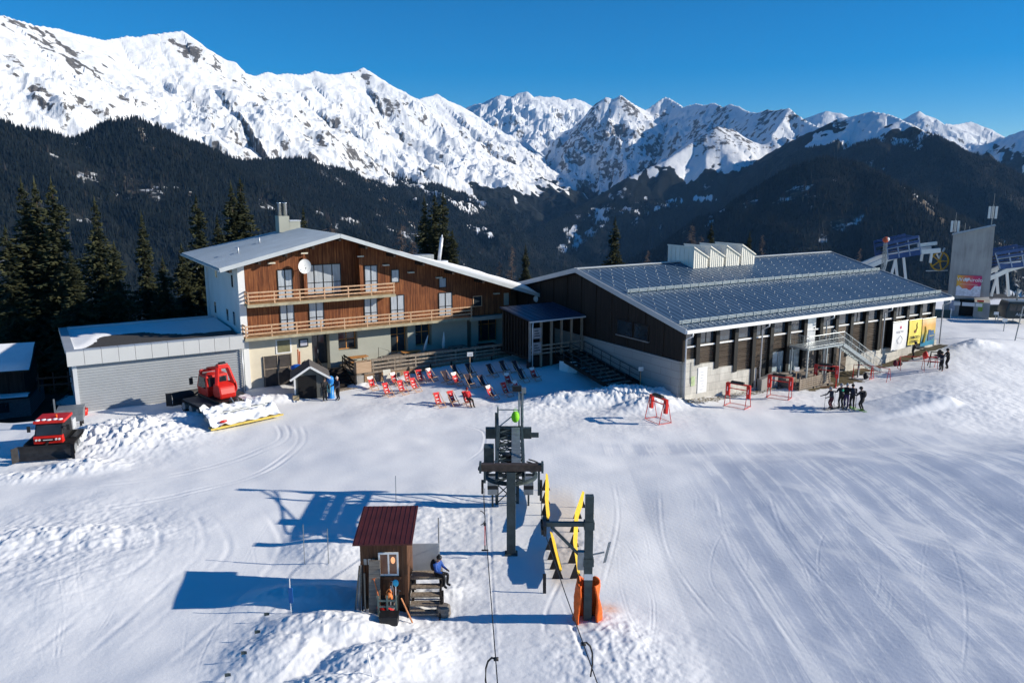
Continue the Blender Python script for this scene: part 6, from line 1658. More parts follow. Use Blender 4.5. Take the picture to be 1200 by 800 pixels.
p = fr(np.array([H0[0], H0[1], 0.0]), 0, 0); person((H0[0] + 2.02, H0[1] + 1.1, .62), R(-28), 'person in a blue and black jacket sitting at the edge of the hut platform', sit(.42, -.25, .40), JBLU, TBLK, hat=BLACK, pack=JBLK, scale=.98)
# tools and planks leaning on the hut
def leaning(name, lab, cat, x, y, parts, lean=(0, .18), rz=0.0, grp=None):
    t = thing(name, lab, cat, (H0[0] + x, H0[1] + y, gz(H0[0] + x, H0[1] + y) - .05), rz, grp)
    for nm, b, m in parts: b.build(nm, m, t)
    t.rotation_euler = (-lean[1], lean[0], rz); return t
leaning('plank', 'broad grey plank leaning on the hut front, reaching to the small plates', 'plank', -.34, -.62, [('board', MB().box(-.22, .22, -.04, .04, 0, 2.15), WOOD_G)], (0, .20))
for k, (x, y, h, l) in enumerate(((-1.15, -.35, 1.85, 'leftmost thin pole of the bundle leaning on the hut corner'), (-1.05, -.3, 1.95, 'second thin pole of the bundle leaning on the hut corner'), (-.95, -.4, 1.75, 'third thin pole of the bundle, just left of a dark one'), (-.84, -.45, 1.9, 'fourth pole of the bundle, dark, left of the broad plank'), (-.72, -.5, 1.6, 'shortest pole of the bundle, beside the broad plank'))):
    leaning('pole', l, 'pole', x, y, [('shaft', MB().box(-.03, .03, -.025, .025, 0, h), [WOOD_W, METG, WOOD_G, WOOD_D, WOOD_W][k])], (.10 - .03 * k, .14), 0, 'poles leaning at the left hut corner')
def shovel(x, y, lab, blade, shaft, h=1.35, lean=(0, .2), rz=0.0):
    b = MB().tube([(0, 0, .4), (0, 0, h)], .02, 6).tube([(-.08, 0, h), (.08, 0, h)], .02, 6); c = MB().sheet([[(x_, .06 * (abs(x_) / .2) ** 2 - .02, z) for x_ in np.linspace(-.2, .2, 6)] for z in (0.0, .25, .46)])
    leaning('shovel', lab, 'shovel', x, y, [('shaft', b, shaft), ('blade', c, blade)], lean, rz, 'shovels at the hut front')
shovel(.05, -.75, 'shovel with an orange red shaft leaning under the hut window', RED, mat('orange_shaft', (.6, .16, .05), .6), 1.55, (-.28, .25))
shovel(.28, -1.0, 'shovel with a dark red blade lying low before the hut', REDD, WOOD_W, 1.2, (.6, .5), .4)
shovel(.22, -.6, 'grey shovel standing upright in the rack under the window', METG, METG, 1.4, (.12, .16))
rk = thing('tool_rack', 'low green grey ladder rack standing before the hut front', 'rack', (H0[0] + .42, H0[1] - .85, gz(H0[0] + .4, H0[1] - .85)), R(2))
b = MB()
for z in (.25, .5, .75): b.box(-.55, .15, -.03, .03, z - .035, z + .035)
for x in (-.55, -.2, .15): b.box(x - .035, x + .035, -.035, .035, -.2, .95)
b.build('rungs', mat('rack_grey_green', (.14, .18, .16), .7, 0, .25, 4), rk)
for k, (x, h, c, l) in enumerate(((.32, 1.25, METW, 'pale ski pole standing right of the tool rack'), (.42, 1.2, METG, 'grey ski pole standing between pale and blue topped poles'), (.52, 1.55, METW, 'ski pole with a round bright blue disc at its top'), (.62, 1.15, BLACK, 'black ski pole nearest the hut corner post'))):
    o = MB().tube([(0, 0, 0), (.02, .12, h)], .016, 6).build('pole', c); o.location = (H0[0] + x, H0[1] - .72, gz(H0[0] + x, H0[1] - .72)); tag(o, l, 'ski pole', 'poles standing before the hut')
    if k == 2: MB().ball((.02, .08, h - .12), (.12, .04, .15), 14, 8).build('disc', mat('bright_blue_disc', (.02, .42, .65), .4), o, True)
o = MB().ball((0, 0, .28), (.15, .14, .2), 10, 7).tube([(-.1, .02, .45), (0, .05, .62), (.1, .02, .45)], .035, 6).build('glove_bundle', mat('orange_fabric', (.7, .2, .05), .7), None, True); o.location = (H0[0] + .27, H0[1] - .7, .78); tag(o, 'orange bundle perched on the tool rack before the hut', 'bundle')
o = MB().bar((0, 0, 0), (.5, -.55, -.75), .05).build('wooden_stake', mat('orange_brown_stake', (.5, .2, .08), .7)); o.location = (H0[0] + .72, H0[1] - .5, .9); tag(o, 'orange brown stake slanting from the hut corner to the snow', 'stake')
o = MB().box(-.35, .35, -.25, .25, -.05, .28).box(-.38, .38, -.28, .28, .28, .33).build('crate', BLACK, None, bevel=.02); o.location = (H0[0] + .35, H0[1] - 1.25, gz(H0[0] + .35, H0[1] - 1.25)); tag(o, 'low black crate in the snow before the hut', 'crate')
o = MB().lathe([(.26, 0), (.3, .2), (.28, .5), (.2, .55)], 14).build('snow_post_base', WOOD_G, None); o.location = (H0[0] + 2.35, H0[1] - .05, gz(H0[0] + 2.35, H0[1]) - .1); tag(o, 'rounded log stump at the foot of the hut steps', 'stump')
# slim marker poles along the piste left of the hut
for k, (px, py, h, c, l) in enumerate(((341, 718, 1.5, BLUEP, 'thin pole with a blue net end left of the hut shadow'), (357, 660, 1.9, METG, 'thin grey pole standing in the lift shadow'), (385, 660, 1.7, METG, 'thin grey pole between lift shadow and hut'), (464, 588, 1.5, METG, 'thin grey pole standing behind the hut roof'))):
    p = on_ground(px, py); o = MB().tube([(0, 0, -.2), (.02, 0, h)], .018, 6).build('marker_pole', WHITE if k == 0 else c); o.location = p; tag(o, l, 'pole', 'thin marker poles left of the lift')
    if k == 0: MB().box(-.05, .12, -.02, .02, .45, 1.1).build('net', BLUEP, o)
for k, (px, py) in enumerate(((310, 727), (299, 748), (283, 773), (264, 799))):
    p = on_ground(px, py); t = thing('flag', ['small dark flag on a stick, nearest the hut shadow', 'small dark flag on a stick, second from the hut shadow', 'small dark flag on a stick, third from the hut shadow', 'small dark flag on a stick at the bottom edge'][k], 'flag', p, .2, 'row of small flags along the piste edge')
    MB().tube([(0, 0, -.1), (0, 0, .34)], .008, 5).build('stick', METG, t); MB().sheet([[(0, 0, .2), (0, 0, .34)], [(.1, .01, .2), (.1, .01, .34)], [(.2, -.01, .22), (.2, -.01, .33)]]).build('cloth', STEELD, t, fix=False)
p = on_ground(437, 792); o = MB().tube([(0, 0, -.1), (-.15, 0, .85)], .022, 6).build('marker_pole', WHITE); o.location = p; tag(o, 'short white pole tilted in the lumpy snow at the bottom edge', 'pole', 'thin marker poles left of the lift')

# ---------------------------------------------------------------- snow groomers
def tracks(parent, L, W, x0, wd):
    for s in (-1, 1):
        y0 = s * W / 2 - wd / 2; y1 = s * W / 2 + wd / 2; b = MB(); prof = []
        hh = .78; r = hh / 2
        for a in np.linspace(math.pi / 2, 3 * math.pi / 2, 9): prof.append((x0 + r + r * math.cos(a), r + r * math.sin(a)))
        for a in np.linspace(-math.pi / 2, math.pi / 2, 9): prof.append((x0 + L - r + r * math.cos(a), r + r * math.sin(a)))
        b.sheet([[(p[0], y, p[1]) for p in prof + prof[:1]] for y in (y0, y1)])
        per = [];
        for (xa, za), (xb, zb) in zip(prof, prof[1:] + prof[:1]):
            n = max(1, int(math.hypot(xb - xa, zb - za) / .17))
            for k in range(n): per.append((xa + (xb - xa) * k / n, za + (zb - za) * k / n, math.atan2(zb - za, xb - xa)))
        for x, z, a in per: b.obox((x + .03 * math.sin(a), (y0 + y1) / 2, z - .03 * math.cos(a)), (.025 * math.cos(a), 0, .025 * math.sin(a)), (0, wd / 2 + .03, 0), (-.05 * math.sin(a), 0, .05 * math.cos(a)))
        tr = b.build('track', RUBBER, parent, fix=False)
        for k in range(4): MB().tube([(x0 + r + (L - 2 * r) * k / 3, y0 - .02, r), (x0 + r + (L - 2 * r) * k / 3, y1 + .02, r)], .3, 12).build('wheel', METG, tr)
def blade(parent, x, W, m, name='blade'):
    P = []
    for j in range(8):
        u = j / 7; P.append([(x - .22 * math.sin(u * math.pi), y, .0 + 1.05 * u) for y in np.linspace(-W / 2, W / 2, 8)])
    b = MB().sheet(P).sheet([[(q[0] - .06, q[1], q[2]) for q in r_] for r_ in P])
    for s in (-1, 1):
        b.add([(x - .02, s * W / 2, 0), (x - .02, s * W / 2, 1.05), (x + .35, s * (W / 2 + .3), 1.0), (x + .35, s * (W / 2 + .3), 0)], [(0, 1, 2, 3)])
        b.add([(x - .08, s * W / 2, 0), (x - .08, s * W / 2, 1.05), (x + .30, s * (W / 2 + .33), 1.0), (x + .30, s * (W / 2 + .33), 0)], [(0, 1, 2, 3)])
    f = b.build(name, m, parent, fix=False)
    MB().bar((x - .28, -.6, .55), (x - 1.2, -.5, .6), .14).bar((x - .28, .6, .55), (x - 1.2, .5, .6), .14).bar((x - .25, 0, .9), (x - 1.1, 0, 1.0), .1).build('push_arm', BLACK, f)
# big one with winch, seen from behind
g1 = thing('snow_groomer', 'large red snow groomer with a winch drum and a snow covered tiller', 'snow groomer', (-22.0, 58.2, gz(-22.0, 58.2)), R(134))
tracks(g1, 4.6, 3.0, -2.3, 1.15)
MB().box(-1.7, 2.1, -.9, .9, .55, 1.15).build('chassis', BLACK, g1, bevel=.04)
for s in (-1, 1): MB().box(-2.2, 2.0, s * 1.5 - .6, s * 1.5 + .6, .86, .95).build('track_cover', mat('cover_dark', (.03, .035, .045), .6), g1, bevel=.02)
b = MB(); b.prism([(.35, 1.15), (2.0, 1.15), (2.25, 1.7), (1.75, 2.75), (.45, 2.75), (.35, 1.9)], 'y', -.85, .85); cb = b.build('cab', RED, g1, bevel=.06)
for s in (-1, 1): MB().prism([(.6, 1.75), (1.95, 1.75), (1.65, 2.6), (.6, 2.6)], 'y', s * .86 - .012, s * .86 + .012).build('side_window', GLASSD, cb)
MB().add([(2.19, -.75, 1.85), (2.19, .75, 1.85), (1.83, .75, 2.65), (1.83, -.75, 2.65)], [(0, 1, 2, 3)]).build('windscreen', GLASSD, cb, fix=False)
MB().box(.33, .345, -.7, .7, 1.9, 2.6).build('rear_window', GLASSD, cb)
# winch frame: drum housing, tall boom
b = MB(); b.prism([(-1.25, 1.2), (-.1, 1.2), (.0, 1.7), (-.15, 2.2), (-.6, 2.45), (-1.15, 2.1), (-1.32, 1.6)], 'y', -.68, .62); wf = b.build('winch_housing', RED, g1, bevel=.14)
MB().tube([(-.6, -.86, 1.95), (-.6, -.79, 1.95)], .5, 20).build('drum_flange', RED, wf); MB().tube([(-.6, -.9, 1.95), (-.6, -.87, 1.95)], .16, 12).build('hub', BLACK, wf)
b = MB()
for s in (-.7, .62): b.bar((-.9, s, 2.2), (-.55, s * .55, 3.55), .26, .3)
b.box(-.75, -.35, -.42, .38, 3.4, 3.75); b.build('boom_mast', RED, g1, bevel=.05)
MB().bar((-.5, 0, 3.5), (1.9, .0, 2.95), .34, .3).build('boom', RED, g1, bevel=.04)
b = MB()
for s in (-.75, .75): b.bar((1.7, s, 1.2), (1.55, s, 3.0), .2, .2); 
b.bar((1.55, -.8, 2.95), (1.55, .8, 2.95), .2, .22); b.build('roll_frame', RED, g1, bevel=.03)
MB().tube([(-.55, -.25, 3.68), (-.55, .2, 3.68)], .2, 14).build('guide_pulley', BLACK, g1)
MB().lathe([(.07, 0), (.07, .14), (.04, .2)], 10, (1.2, -.3, 3.1)).build('beacon', BLACK, g1)
b = MB(); b.tube([(1.6, 1.0, 2.5), (1.75, 1.45, 2.6), (1.75, 1.45, 2.2)], .025, 6); b.box(1.7, 1.8, 1.32, 1.58, 2.0, 2.5); b.build('mirror', BLACK, g1)
blade(g1, 3.9, 4.4, BLACK)
# tiller with flaps under lying snow
MB().bar((-2.0, -.5, .7), (-3.0, -.5, .8), .14).bar((-2.0, .5, .7), (-3.0, .5, .8), .14).tube([(-1.7, .1, 1.1), (-2.2, .2, 1.5), (-2.7, .1, 1.0)], .05, 8).tube([(-1.7, -.3, 1.1), (-2.1, -.35, 1.35), (-2.8, -.2, .95)], .05, 8).build('lift_arm', METG, g1)
tl_ = MB().box(-3.7, -2.7, -2.5, 2.5, .28, .62).box(-3.3, -2.9, -2.4, 2.4, .62, .85).build('tiller', METG, g1, bevel=.05)
MB().box(-4.35, -3.72, -2.65, 2.65, .04, .10).box(-4.40, -4.34, -2.75, 2.75, .02, .14).build('flap', mat('yellow_flap', (.62, .46, .10), .6, 0, .2, 3), tl_)
P = [[(-4.28 + 2.0 * i / 22, -2.6 + 5.2 * j / 50, .18 + (.58 * float(sst(i / 22, .05, .4)) + .35 * float(sst(i / 22, .5, .8))) * (1 + .25 * float(pn(i / 3, j / 4, 5))) + .25 * float(np.clip(pn(i / 4.5, j / 5.5, 6), -.6, 1))) for j in range(51)] for i in range(23)]
MB().sheet(P).build('lying_snow', SNOWP, tl_, True, fix=False)
P = [[(-2.25 + 1.9 * i / 12, -1.95 + .95 * j / 8, .97 + .09 * float(sst(pn(i / 3, j / 3, 8), -.4, .4))) for j in range(9)] for i in range(13)]
MB().sheet(P).build('lying_snow', SNOWP, g1, True, fix=False)
MB().ball((-4.1, 1.7, .42), (.1, .3, .1), 10, 6).build('red_marker', RED, tl_)
# small one facing the viewer, dark blade in front
pb = on_ground(50, 533); g2 = thing('snow_groomer', 'small red snow groomer with a dark front blade standing in shade', 'snow groomer', (pb[0], pb[1] + 1.6, gz(pb[0], pb[1])), R(-76)); g2.scale = (.92, .92, .92)
tracks(g2, 3.6, 2.3, -1.9, .85)
MB().box(-1.5, 1.5, -.7, .7, .5, 1.0).build('chassis', BLACK, g2, bevel=.04)
b = MB(); b.prism([(-.9, 1.0), (1.35, .9), (1.5, 1.35), (.95, 2.15), (-.85, 2.15)], 'y', -.88, .88); cb = b.build('cab', BLACK, g2, bevel=.05)
MB().add([(1.505, -.78, 1.42), (1.505, .78, 1.42), (1.02, .78, 2.1), (1.02, -.78, 2.1)], [(0, 1, 2, 3)]).build('windscreen', GLASSD, cb, fix=False)
MB().box(-.95, 1.15, -.98, .98, 2.14, 2.34).build('roof', RED, cb, bevel=.04)
f = MB().prism([(1.1, .85), (1.62, .85), (1.66, 1.35), (1.3, 1.42)], 'y', -.92, .92).build('bonnet', RED, g2, bevel=.04)
MB().box(1.655, 1.675, -.42, .42, 1.05, 1.25).build('grille', BLACK, f); text_mesh('PISTE', .16, 'lettering', WHITE, f, (1.68, 0, 1.15), (R(90), 0, R(90))) if False else MB().box(1.676, 1.684, -.3, .3, 1.12, 1.17).build('lettering_strip', WHITE, f)
for y in (-.72, -.52, .52, .72): MB().tube([(1.64, y, 1.16), (1.69, y, 1.16)], .075, 10).build('headlight', WHITE, f)
b = MB(); 
for k in range(5): b.ball((.9 - .1 * (k % 2), -.75 + .36 * k, 2.36), (.22, .17, .05), 8, 5)
b.build('lying_snow', SNOWP, cb, True)
b = MB(); b.lathe([(.07, 0), (.07, .16), (.04, .2)], 10, (.2, .25, 2.34)); b.build('beacon', ORANGE, cb)
for s in (-1, 1): MB().tube([(1.1, s * .9, 1.9), (1.25, s * 1.2, 1.95)], .02, 6).box(1.2, 1.3, s * 1.24 - .1, s * 1.24 + .1, 1.65, 2.05).build('mirror', BLACK, cb)
MB().box(-1.7, -.95, -.95, .95, 1.0, 1.75).build('engine_box', METW, g2, bevel=.04)
MB().box(-1.2, .6, -1.5, -1.1, .84, .92).build('track_cover', BLACK, g2); MB().box(-1.2, .6, 1.1, 1.5, .84, .92).build('track_cover', BLACK, g2)
blade(g2, 2.6, 3.2, mat('dark_blade', (.03, .03, .033), .5, .3, .4, 3))

# ---------------------------------------------------------------- red ski racks on the piste
def make_rack(loc, rz, lab):
    t = thing('ski_rack', lab, 'ski rack', loc, rz, 'red ski racks in front of the hall')
    for s in (-1, 1):
        x = s * .85
        for y in (-.55, .55): MB().tube([(x, y, .0), (x, y * .28, 1.75)], .028, 6).build('leg', RED, t)
        MB().tube([(x, -.55, .04), (x, .55, .04)], .025, 6).build('base_bar', RED, t)
        MB().obox((x, 0, 1.28), (.15, 0, 0), (0, .10, 0), (0, 0, .5)).build('pad', RED, t)
        MB().box(x - .04, x + .04, -.115, -.101, 1.15, 1.5).build('white_mark', WHITE, t)
    for y in (-.55, .55): MB().tube([(-.85, y, .04), (.85, y, .04)], .02, 6).build('base_bar', RED, t)
    MB().box(-.95, .95, -.13, .13, 1.74, 1.82).build('top_bar', RED, t)
    MB().box(-.6, .45, -.15, .15, 1.8, 1.98).build('top_cushion', BLACK, t, bevel=.03)
    MB().box(-.8, .8, -.04, .04, 1.35, 1.41).build('cross_bar', RED, t)
    return t
RK = [(771, 493, -63, 'red ski rack nearest the viewer, left of the others before the hall corner'), (864, 476, -40, 'red ski rack before the low ramp wall, second from the hall corner'), (913, 466, -34, 'red ski rack left of the metal staircase foot'), ]
r0 = None
for px, py, a, lab in RK:
    p = on_ground(px, py)
    if r0 is None: r0 = make_rack(p, R(a), lab)
    else: dup(r0, None, lab, p, R(a))
p = on_ground(967, 452); dup(r0, None, 'red ski rack half behind the foot of the metal staircase', p, R(-25))
def thin_rack(px, py, rz, lab, w_=1.5, bag=True):
    p = on_ground(px, py); t = thing('ski_rack', lab, 'ski rack', p, rz, 'thin red ski racks without pads')
    for s in (-1, 1):
        for y in (-.4, .4): MB().tube([(s * w_ / 2, y, 0), (s * w_ / 2, y * .2, 1.2)], .022, 6).build('leg', RED, t)
        MB().tube([(s * w_ / 2, -.4, .03), (s * w_ / 2, .4, .03)], .02, 6).build('base_bar', RED, t)
    MB().tube([(-w_ / 2, 0, 1.2), (w_ / 2, 0, 1.2)], .03, 6).tube([(-w_ / 2, 0, .8), (w_ / 2, 0, .8)], .02, 6).build('top_bar', RED, t)
    return t
thin_rack(1010, 443, R(-20), 'thin red ski rack under the lower stair flight')
thin_rack(1031, 446, R(-50), 'thin red ski rack at the very foot of the staircase')
thin_rack(1075, 433, R(-5), 'long thin red ski rack below the yellow banner', 3.2)
thin_rack(1092, 434, R(-10), 'thin red ski rack below the colourful banner')
for px, py, l, c, g in ((1014, 444, 'black rucksack on the snow under the metal staircase', BLACK, 1), (1049, 429, 'dark red rucksack beside a black one at the hall plinth', TRED, 1), (1054, 428.5, 'black rucksack beside a dark red one at the hall plinth', BLACK, 1), (1084, 420, 'bright red rucksack among the racks below the colourful banner', RED, 1.2), (1101, 417, 'black rucksack on the snow past the end of the hall', BLACK, 1.1)):
    p = on_ground(px, py); o = MB().ball((0, 0, .28 * g), (.2 * g, .26 * g, .32 * g), 10, 7).ball((.16 * g, 0, .2 * g), (.1, .16, .16), 8, 6).tube([(-.15, -.1, .5), (-.22, -.1, .3), (-.15, -.1, .1)], .025, 6).build('rucksack', c, None, True); o.location = p; tag(o, l, 'rucksack', 'rucksacks by the racks')
# clothes-horse like timber stand past the hall end
p = on_ground(1096, 430); o_ = thing('ski_stand', 'dark wooden A shaped ski stand past the end of the hall', 'ski stand', p, R(-15))
for s in (-1, 1):
    for y in (-.45, .45): MB().bar((s * .55, y, 0), (s * .45, 0, 1.4), .06).build('leg', WOOD_D, o_)
MB().bar((-.5, 0, 1.38), (.5, 0, 1.38), .07).build('rail', WOOD_D, o_); MB().bar((-.55, -.28, .5), (.55, -.28, .5), .05).build('rail', WOOD_D, o_)

RBLUE = mat('ramp_blue', (.010, .055, .19), .5, 0, .2, 2); RPALE = mat('ramp_pale_blue', (.22, .30, .42), .5, 0, .15, 2)
# ---------------------------------------------------------------- cableway station at the right
TY = 96.0
t0 = dep(1138, 372, TY); gz_t = gz(t0[0], t0[1]); kx = TY / 106.0
cs = thing('cableway_tower', 'tall grey concrete cableway tower with slanted top above a dark entrance', 'tower', (t0[0], t0[1], gz_t), R(-29))
TR_ = R(-29); _n = np.array([math.sin(TR_), -math.cos(TR_), 0]); _u = np.array([math.cos(TR_), math.sin(TR_), 0])
def T(px, py):
    r = ray(px, py); k = ((t0 - np.array([0, 0, CAMZ])) @ _n) / (r @ _n); q = np.array([0, 0, CAMZ]) + r * k
    return (float((q - t0) @ _u), float(q[2] - gz_t))
TB = NT('tower_concrete'); v = TB.coord('Object'); nA = TB.noise(TB.coord('Object', (1.3, 1.3, .16)), 1.2, 6, .65); nB = TB.noise(v, .5, 4, .5)
cc = TB.ramp(TB.math('ADD', TB.math('MULTIPLY', nA, .6), TB.math('MULTIPLY', nB, .4)), [(.34, (.24, .235, .225)), (.5, (.36, .355, .34)), (.66, (.45, .44, .42))]); TB.setb(Base_Color=cc, Roughness=.9)
tl, tr, bl, br_ = T(1117, 276), T(1166, 265), T(1110, 351), T(1159, 348)
b = MB(); b.prism([bl, br_, tr, tl], 'y', 0, 3.2); b.build('shaft', TB.m, cs)
b = MB(); b.bar((tl[0] - .15, -.1, tl[1] + .06), (tr[0] + .1, -.1, tr[1] + .06), .25, .12); b.bar((tl[0] - .1, 1.6, tl[1] + .05), (tr[0] + .1, 1.6, tr[1] + .05), 3.3, .1); b.build('roof', METG, cs)
l0 = T(1106, 375); r0_ = T(1160, 372)
zf = bl[1]
MB().box(bl[0] - .35, T(1124, 360)[0], -.6, 5.9, -1, zf - .02).build('base_wall', TB.m, cs); MB().box(T(1141, 360)[0], br_[0] + .2, -.6, 5.9, -1, zf - .02).build('base_wall', TB.m, cs)
MB().box(T(1124, 360)[0], T(1141, 360)[0], 1.2, 5.9, -1, zf - .02).build('doorway', BLACK, cs)
for x0, x1 in ((1118, 1126), (1128, 1143), (1144, 1152)): MB().box(T(x0, 350)[0], T(x1, 350)[0], -.72, -.604, zf - .55, zf - .12).build('light_panel', WHITE if x0 == 1128 else METW, cs)
MB().box(T(1112.5, 360)[0], T(1119, 360)[0], -.66, -.604, .75, 2.0).build('notice', mat('notice_lilac', (.42, .42, .5), .6), cs)
MB().box(T(1146, 360)[0], T(1151.5, 360)[0], -.66, -.604, .9, 2.0).build('notice', mat('notice_green', (.25, .38, .06), .6), cs)
MB().box(T(1144, 360)[0], T(1152, 360)[0], -.66, -.604, 2.02, 2.25).build('notice', RED, cs)
for k in range(2):                                   # mobile antennas on the top
    px, py = ((1119, 268), (1163, 256))[k]; q = T(px, py); zb_ = tl[1] + (tr[1] - tl[1]) * ((q[0] - tl[0]) / (tr[0] - tl[0])); 
    a = MB().tube([(q[0], 1.0, zb_), (q[0], 1.0, zb_ + (1.8 if k == 0 else 2.6))], .06, 6).tube([(q[0], 1.0, zb_ + 1.7), (q[0], 1.0, zb_ + 2.7 + 1.2 * k)], .018, 5).build('antenna_mast', METG, cs)
    for s_, y_ in ((-.35, .8), (.35, .8), (0, 1.4)): MB().box(q[0] + s_ - .13, q[0] + s_ + .13, y_ - .08, y_ + .08, zb_ + .35 + k * .6, zb_ + 1.7 + k * .7).build('antenna_panel', METW, a, bevel=.02)
q = T(1131, 268); MB().tube([(q[0], 3, tl[1] - .1), (q[0], 3, tl[1] + 1.4)], .03, 5).tube([(q[0] + .5, 3, tl[1] - .1), (q[0] + .5, 3, tl[1] + 1.0)], .025, 5).build('rod', METG, cs)
# banner We heart Airolo
B0, B1 = T(1119.5, 346), T(1151, 323.5); bw_, bh_ = B1[0] - B0[0], B1[1] - B0[1]
bb = thing('banner', 'orange to pink banner with a white heart between words on the concrete tower', 'banner', tuple(t0 + _u * B0[0] + _n * .06 + np.array([0, 0, gz_t + B0[1] - t0[2]])), TR_)
BG = NT('banner_gradient'); v = BG.coord('Object'); sx = BG.new('ShaderNodeSeparateXYZ'); BG.link(v, sx.inputs[0])
BG.setb(Base_Color=BG.ramp(BG.math('DIVIDE', sx.outputs[0], bw_), [(.05, (.85, .46, .06)), (.35, (.80, .20, .10)), (.7, (.66, .05, .12)), (1, (.52, .03, .16))]), Roughness=.6)
MB().box(0, bw_, -.05, 0, 0, bh_).build('cloth', BG.m, bb)
P = [(0, .002)]
for i in range(13): u = i / 12; P.append((bw_ * u, bh_ * (.36 + .09 * math.sin(u * 7.5 + 1) + .05 * math.sin(u * 19) + .10 * u)))
P.append((bw_, .002))
MB().prism(P, 'y', -.062, -.051).build('snow_motif', mat('banner_snow', (.74, .74, .80), .6), bb)
text_mesh('We', bh_ * .25, 'lettering', WHITE, bb, (bw_ * .17, -.07, bh_ * .79), (R(90), 0, 0), .01, 'CENTER', True)
text_mesh('Airolo', bh_ * .25, 'lettering', WHITE, bb, (bw_ * .735, -.07, bh_ * .79), (R(90), 0, 0), .01, 'CENTER', True)
hp_ = [(bw_ * .40 + bh_ * .011 * 16 * math.sin(a) ** 3 * .6, bh_ * .80 + bh_ * .0075 * (13 * math.cos(a) - 5 * math.cos(2 * a) - 2 * math.cos(3 * a) - math.cos(4 * a))) for a in np.linspace(0, 2 * math.pi, 24, endpoint=False)]
MB().prism(hp_, 'y', -.075, -.063).build('heart', WHITE, bb)
MB().box(bw_ * .15, bw_ * .85, -.058, -.0505, bh_ * .56, bh_ * .585).build('small_print', mat('banner_pale', (.8, .5, .4), .6), bb)
# cable guide ramps with blue frames, white beams
def W(px, py, dy=0): return dep(px, py, TY + dy)
def ramp_frame(name, lab, beam, legs, quad, o_px):
    o0 = W(*o_px); t = thing(name, lab, 'cable ramp', o0, 0, 'cable ramps beside the tower')
    for dy in (2.2, 4.4):
        b = MB(); pts = [W(x, y) - o0 + np.array([0, dy, 0]) for x, y in beam]
        for a, c in zip(pts[:-1], pts[1:]): b.bar(a, c, .3, .55)
        b.build('beam', METW, t)
    for x0, y0, x1, y1 in legs:
        for dy in (2.2, 4.4): b = MB(); b.bar(W(x0, y0) - o0 + np.array([0, dy, 0]), W(x1, y1) - o0 + np.array([0, dy, 0]), .24); b.build('leg', METW, t)
    (ax, ay), (bx, by), (cx_, cy_), (dx, dy_) = quad    # TL TR BR BL
    for dy in (1.6, 5.0):
        A, B_, C_, D_ = [W(*q) - o0 + np.array([0, dy, 0]) for q in quad]
        fr_ = MB()
        for k in range(4): u = k / 3; fr_.bar(D_ + (C_ - D_) * u, A + (B_ - A) * u, .13)
        for u in (.33, .62): fr_.bar(D_ + (A - D_) * u, C_ + (B_ - C_) * u, .1)
        fr_.build('lattice', RPALE if dy < 3 else RBLUE, t)
        MB().bar(D_ + (A - D_) * .1, C_ + (B_ - C_) * .1, .1, .62).build('blue_panel', RBLUE, t); MB().bar(D_ + (A - D_) * .95, C_ + (B_ - C_) * .95, .14, .3).build('blue_rail', RBLUE, t); MB().bar(D_ + (A - D_) * .72, C_ + (B_ - C_) * .72, .14, .22).build('blue_rail', RBLUE, t)
    A, B_, C_, D_ = [W(*q) - o0 for q in quad]; b = MB()
    for k in range(7): u = .1 + .13 * k; q0 = A + (B_ - A) * u; b.bar(q0 + np.array([0, 1.6, 0]), q0 + np.array([0, 5.0, 0]), .1)
    b.build('roof_bars', RBLUE, t)
    b = MB(); 
    for k in range(3): u = .25 + .2 * k; b.bar(D_ + (A - D_) * u + np.array([0, 3.3, 0]), C_ + (B_ - C_) * u + np.array([0, 3.3, 0]), .2, .1)
    b.build('carriage', BLACK, t)
    return t
rl = ramp_frame('cable_ramp', 'left cable ramp with blue lattice frame on curved white beams', [(1026, 315), (1045, 307), (1065, 301), (1090, 297), (1113, 295)], [(1060, 304, 1053, 330), (1069, 302, 1072, 332), (1103, 297, 1101, 310)], [(1046, 286), (1084, 277), (1087, 299), (1048, 305)], (1065, 312))
rr2_ = ramp_frame('cable_ramp', 'right cable ramp with blue frame on white beams at the picture edge', [(1160, 333), (1178, 326), (1195, 318), (1222, 310)], [(1181, 326, 1174, 350), (1193, 322, 1195, 350)], [(1176, 298), (1222, 290), (1224, 312), (1181, 316)], (1190, 335))
MB().bar(W(1090, 290) - W(1065, 312) + np.array([0, 3, 0]), W(1113, 287) - W(1065, 312) + np.array([0, 3, 0]), .3, .4).build('upper_beam', METW, rl)
c0 = W(1101, 306, 3.5); wh = thing('yellow_pulley', 'yellow spoked cable wheel hanging between ramp and tower', 'pulley', c0, 0)
b = MB(); n = 28; rings = [[(( 1.12 + r) * math.cos(a), y, (1.12 + r) * math.sin(a)) for r, y in ((-.08, -.08), (.06, -.08), (.0, 0), (.06, .08), (-.08, .08), (-.08, -.08))] for a in np.linspace(0, 2 * math.pi, n + 1)]
b.sheet(rings)
for k in range(5): a = k * 2 * math.pi / 5; b.bar((0, 0, 0), (1.05 * math.cos(a), 0, 1.05 * math.sin(a)), .12)
b.lathe([(.2, -.15), (.2, .15)], 12); b.build('rim', mat('wheel_yellow', (.50, .30, .02), .5), wh)
MB().bar((.0, .2, .3), (.7, .4, 1.6), .16).bar((0, .2, .3), (-.6, .4, 1.5), .16).bar((-1.4, .3, -1.25), (1.3, .3, -1.2), .1).build('bracket', METW, wh)
c1 = W(1038, 281); bm_ = thing('ball_mast', 'orange ball on a lattice mast behind the hall roof', 'mast', (c1[0], c1[1], gz(c1[0], c1[1])), 0)
hb = c1[2] - gz(c1[0], c1[1]); b = MB()
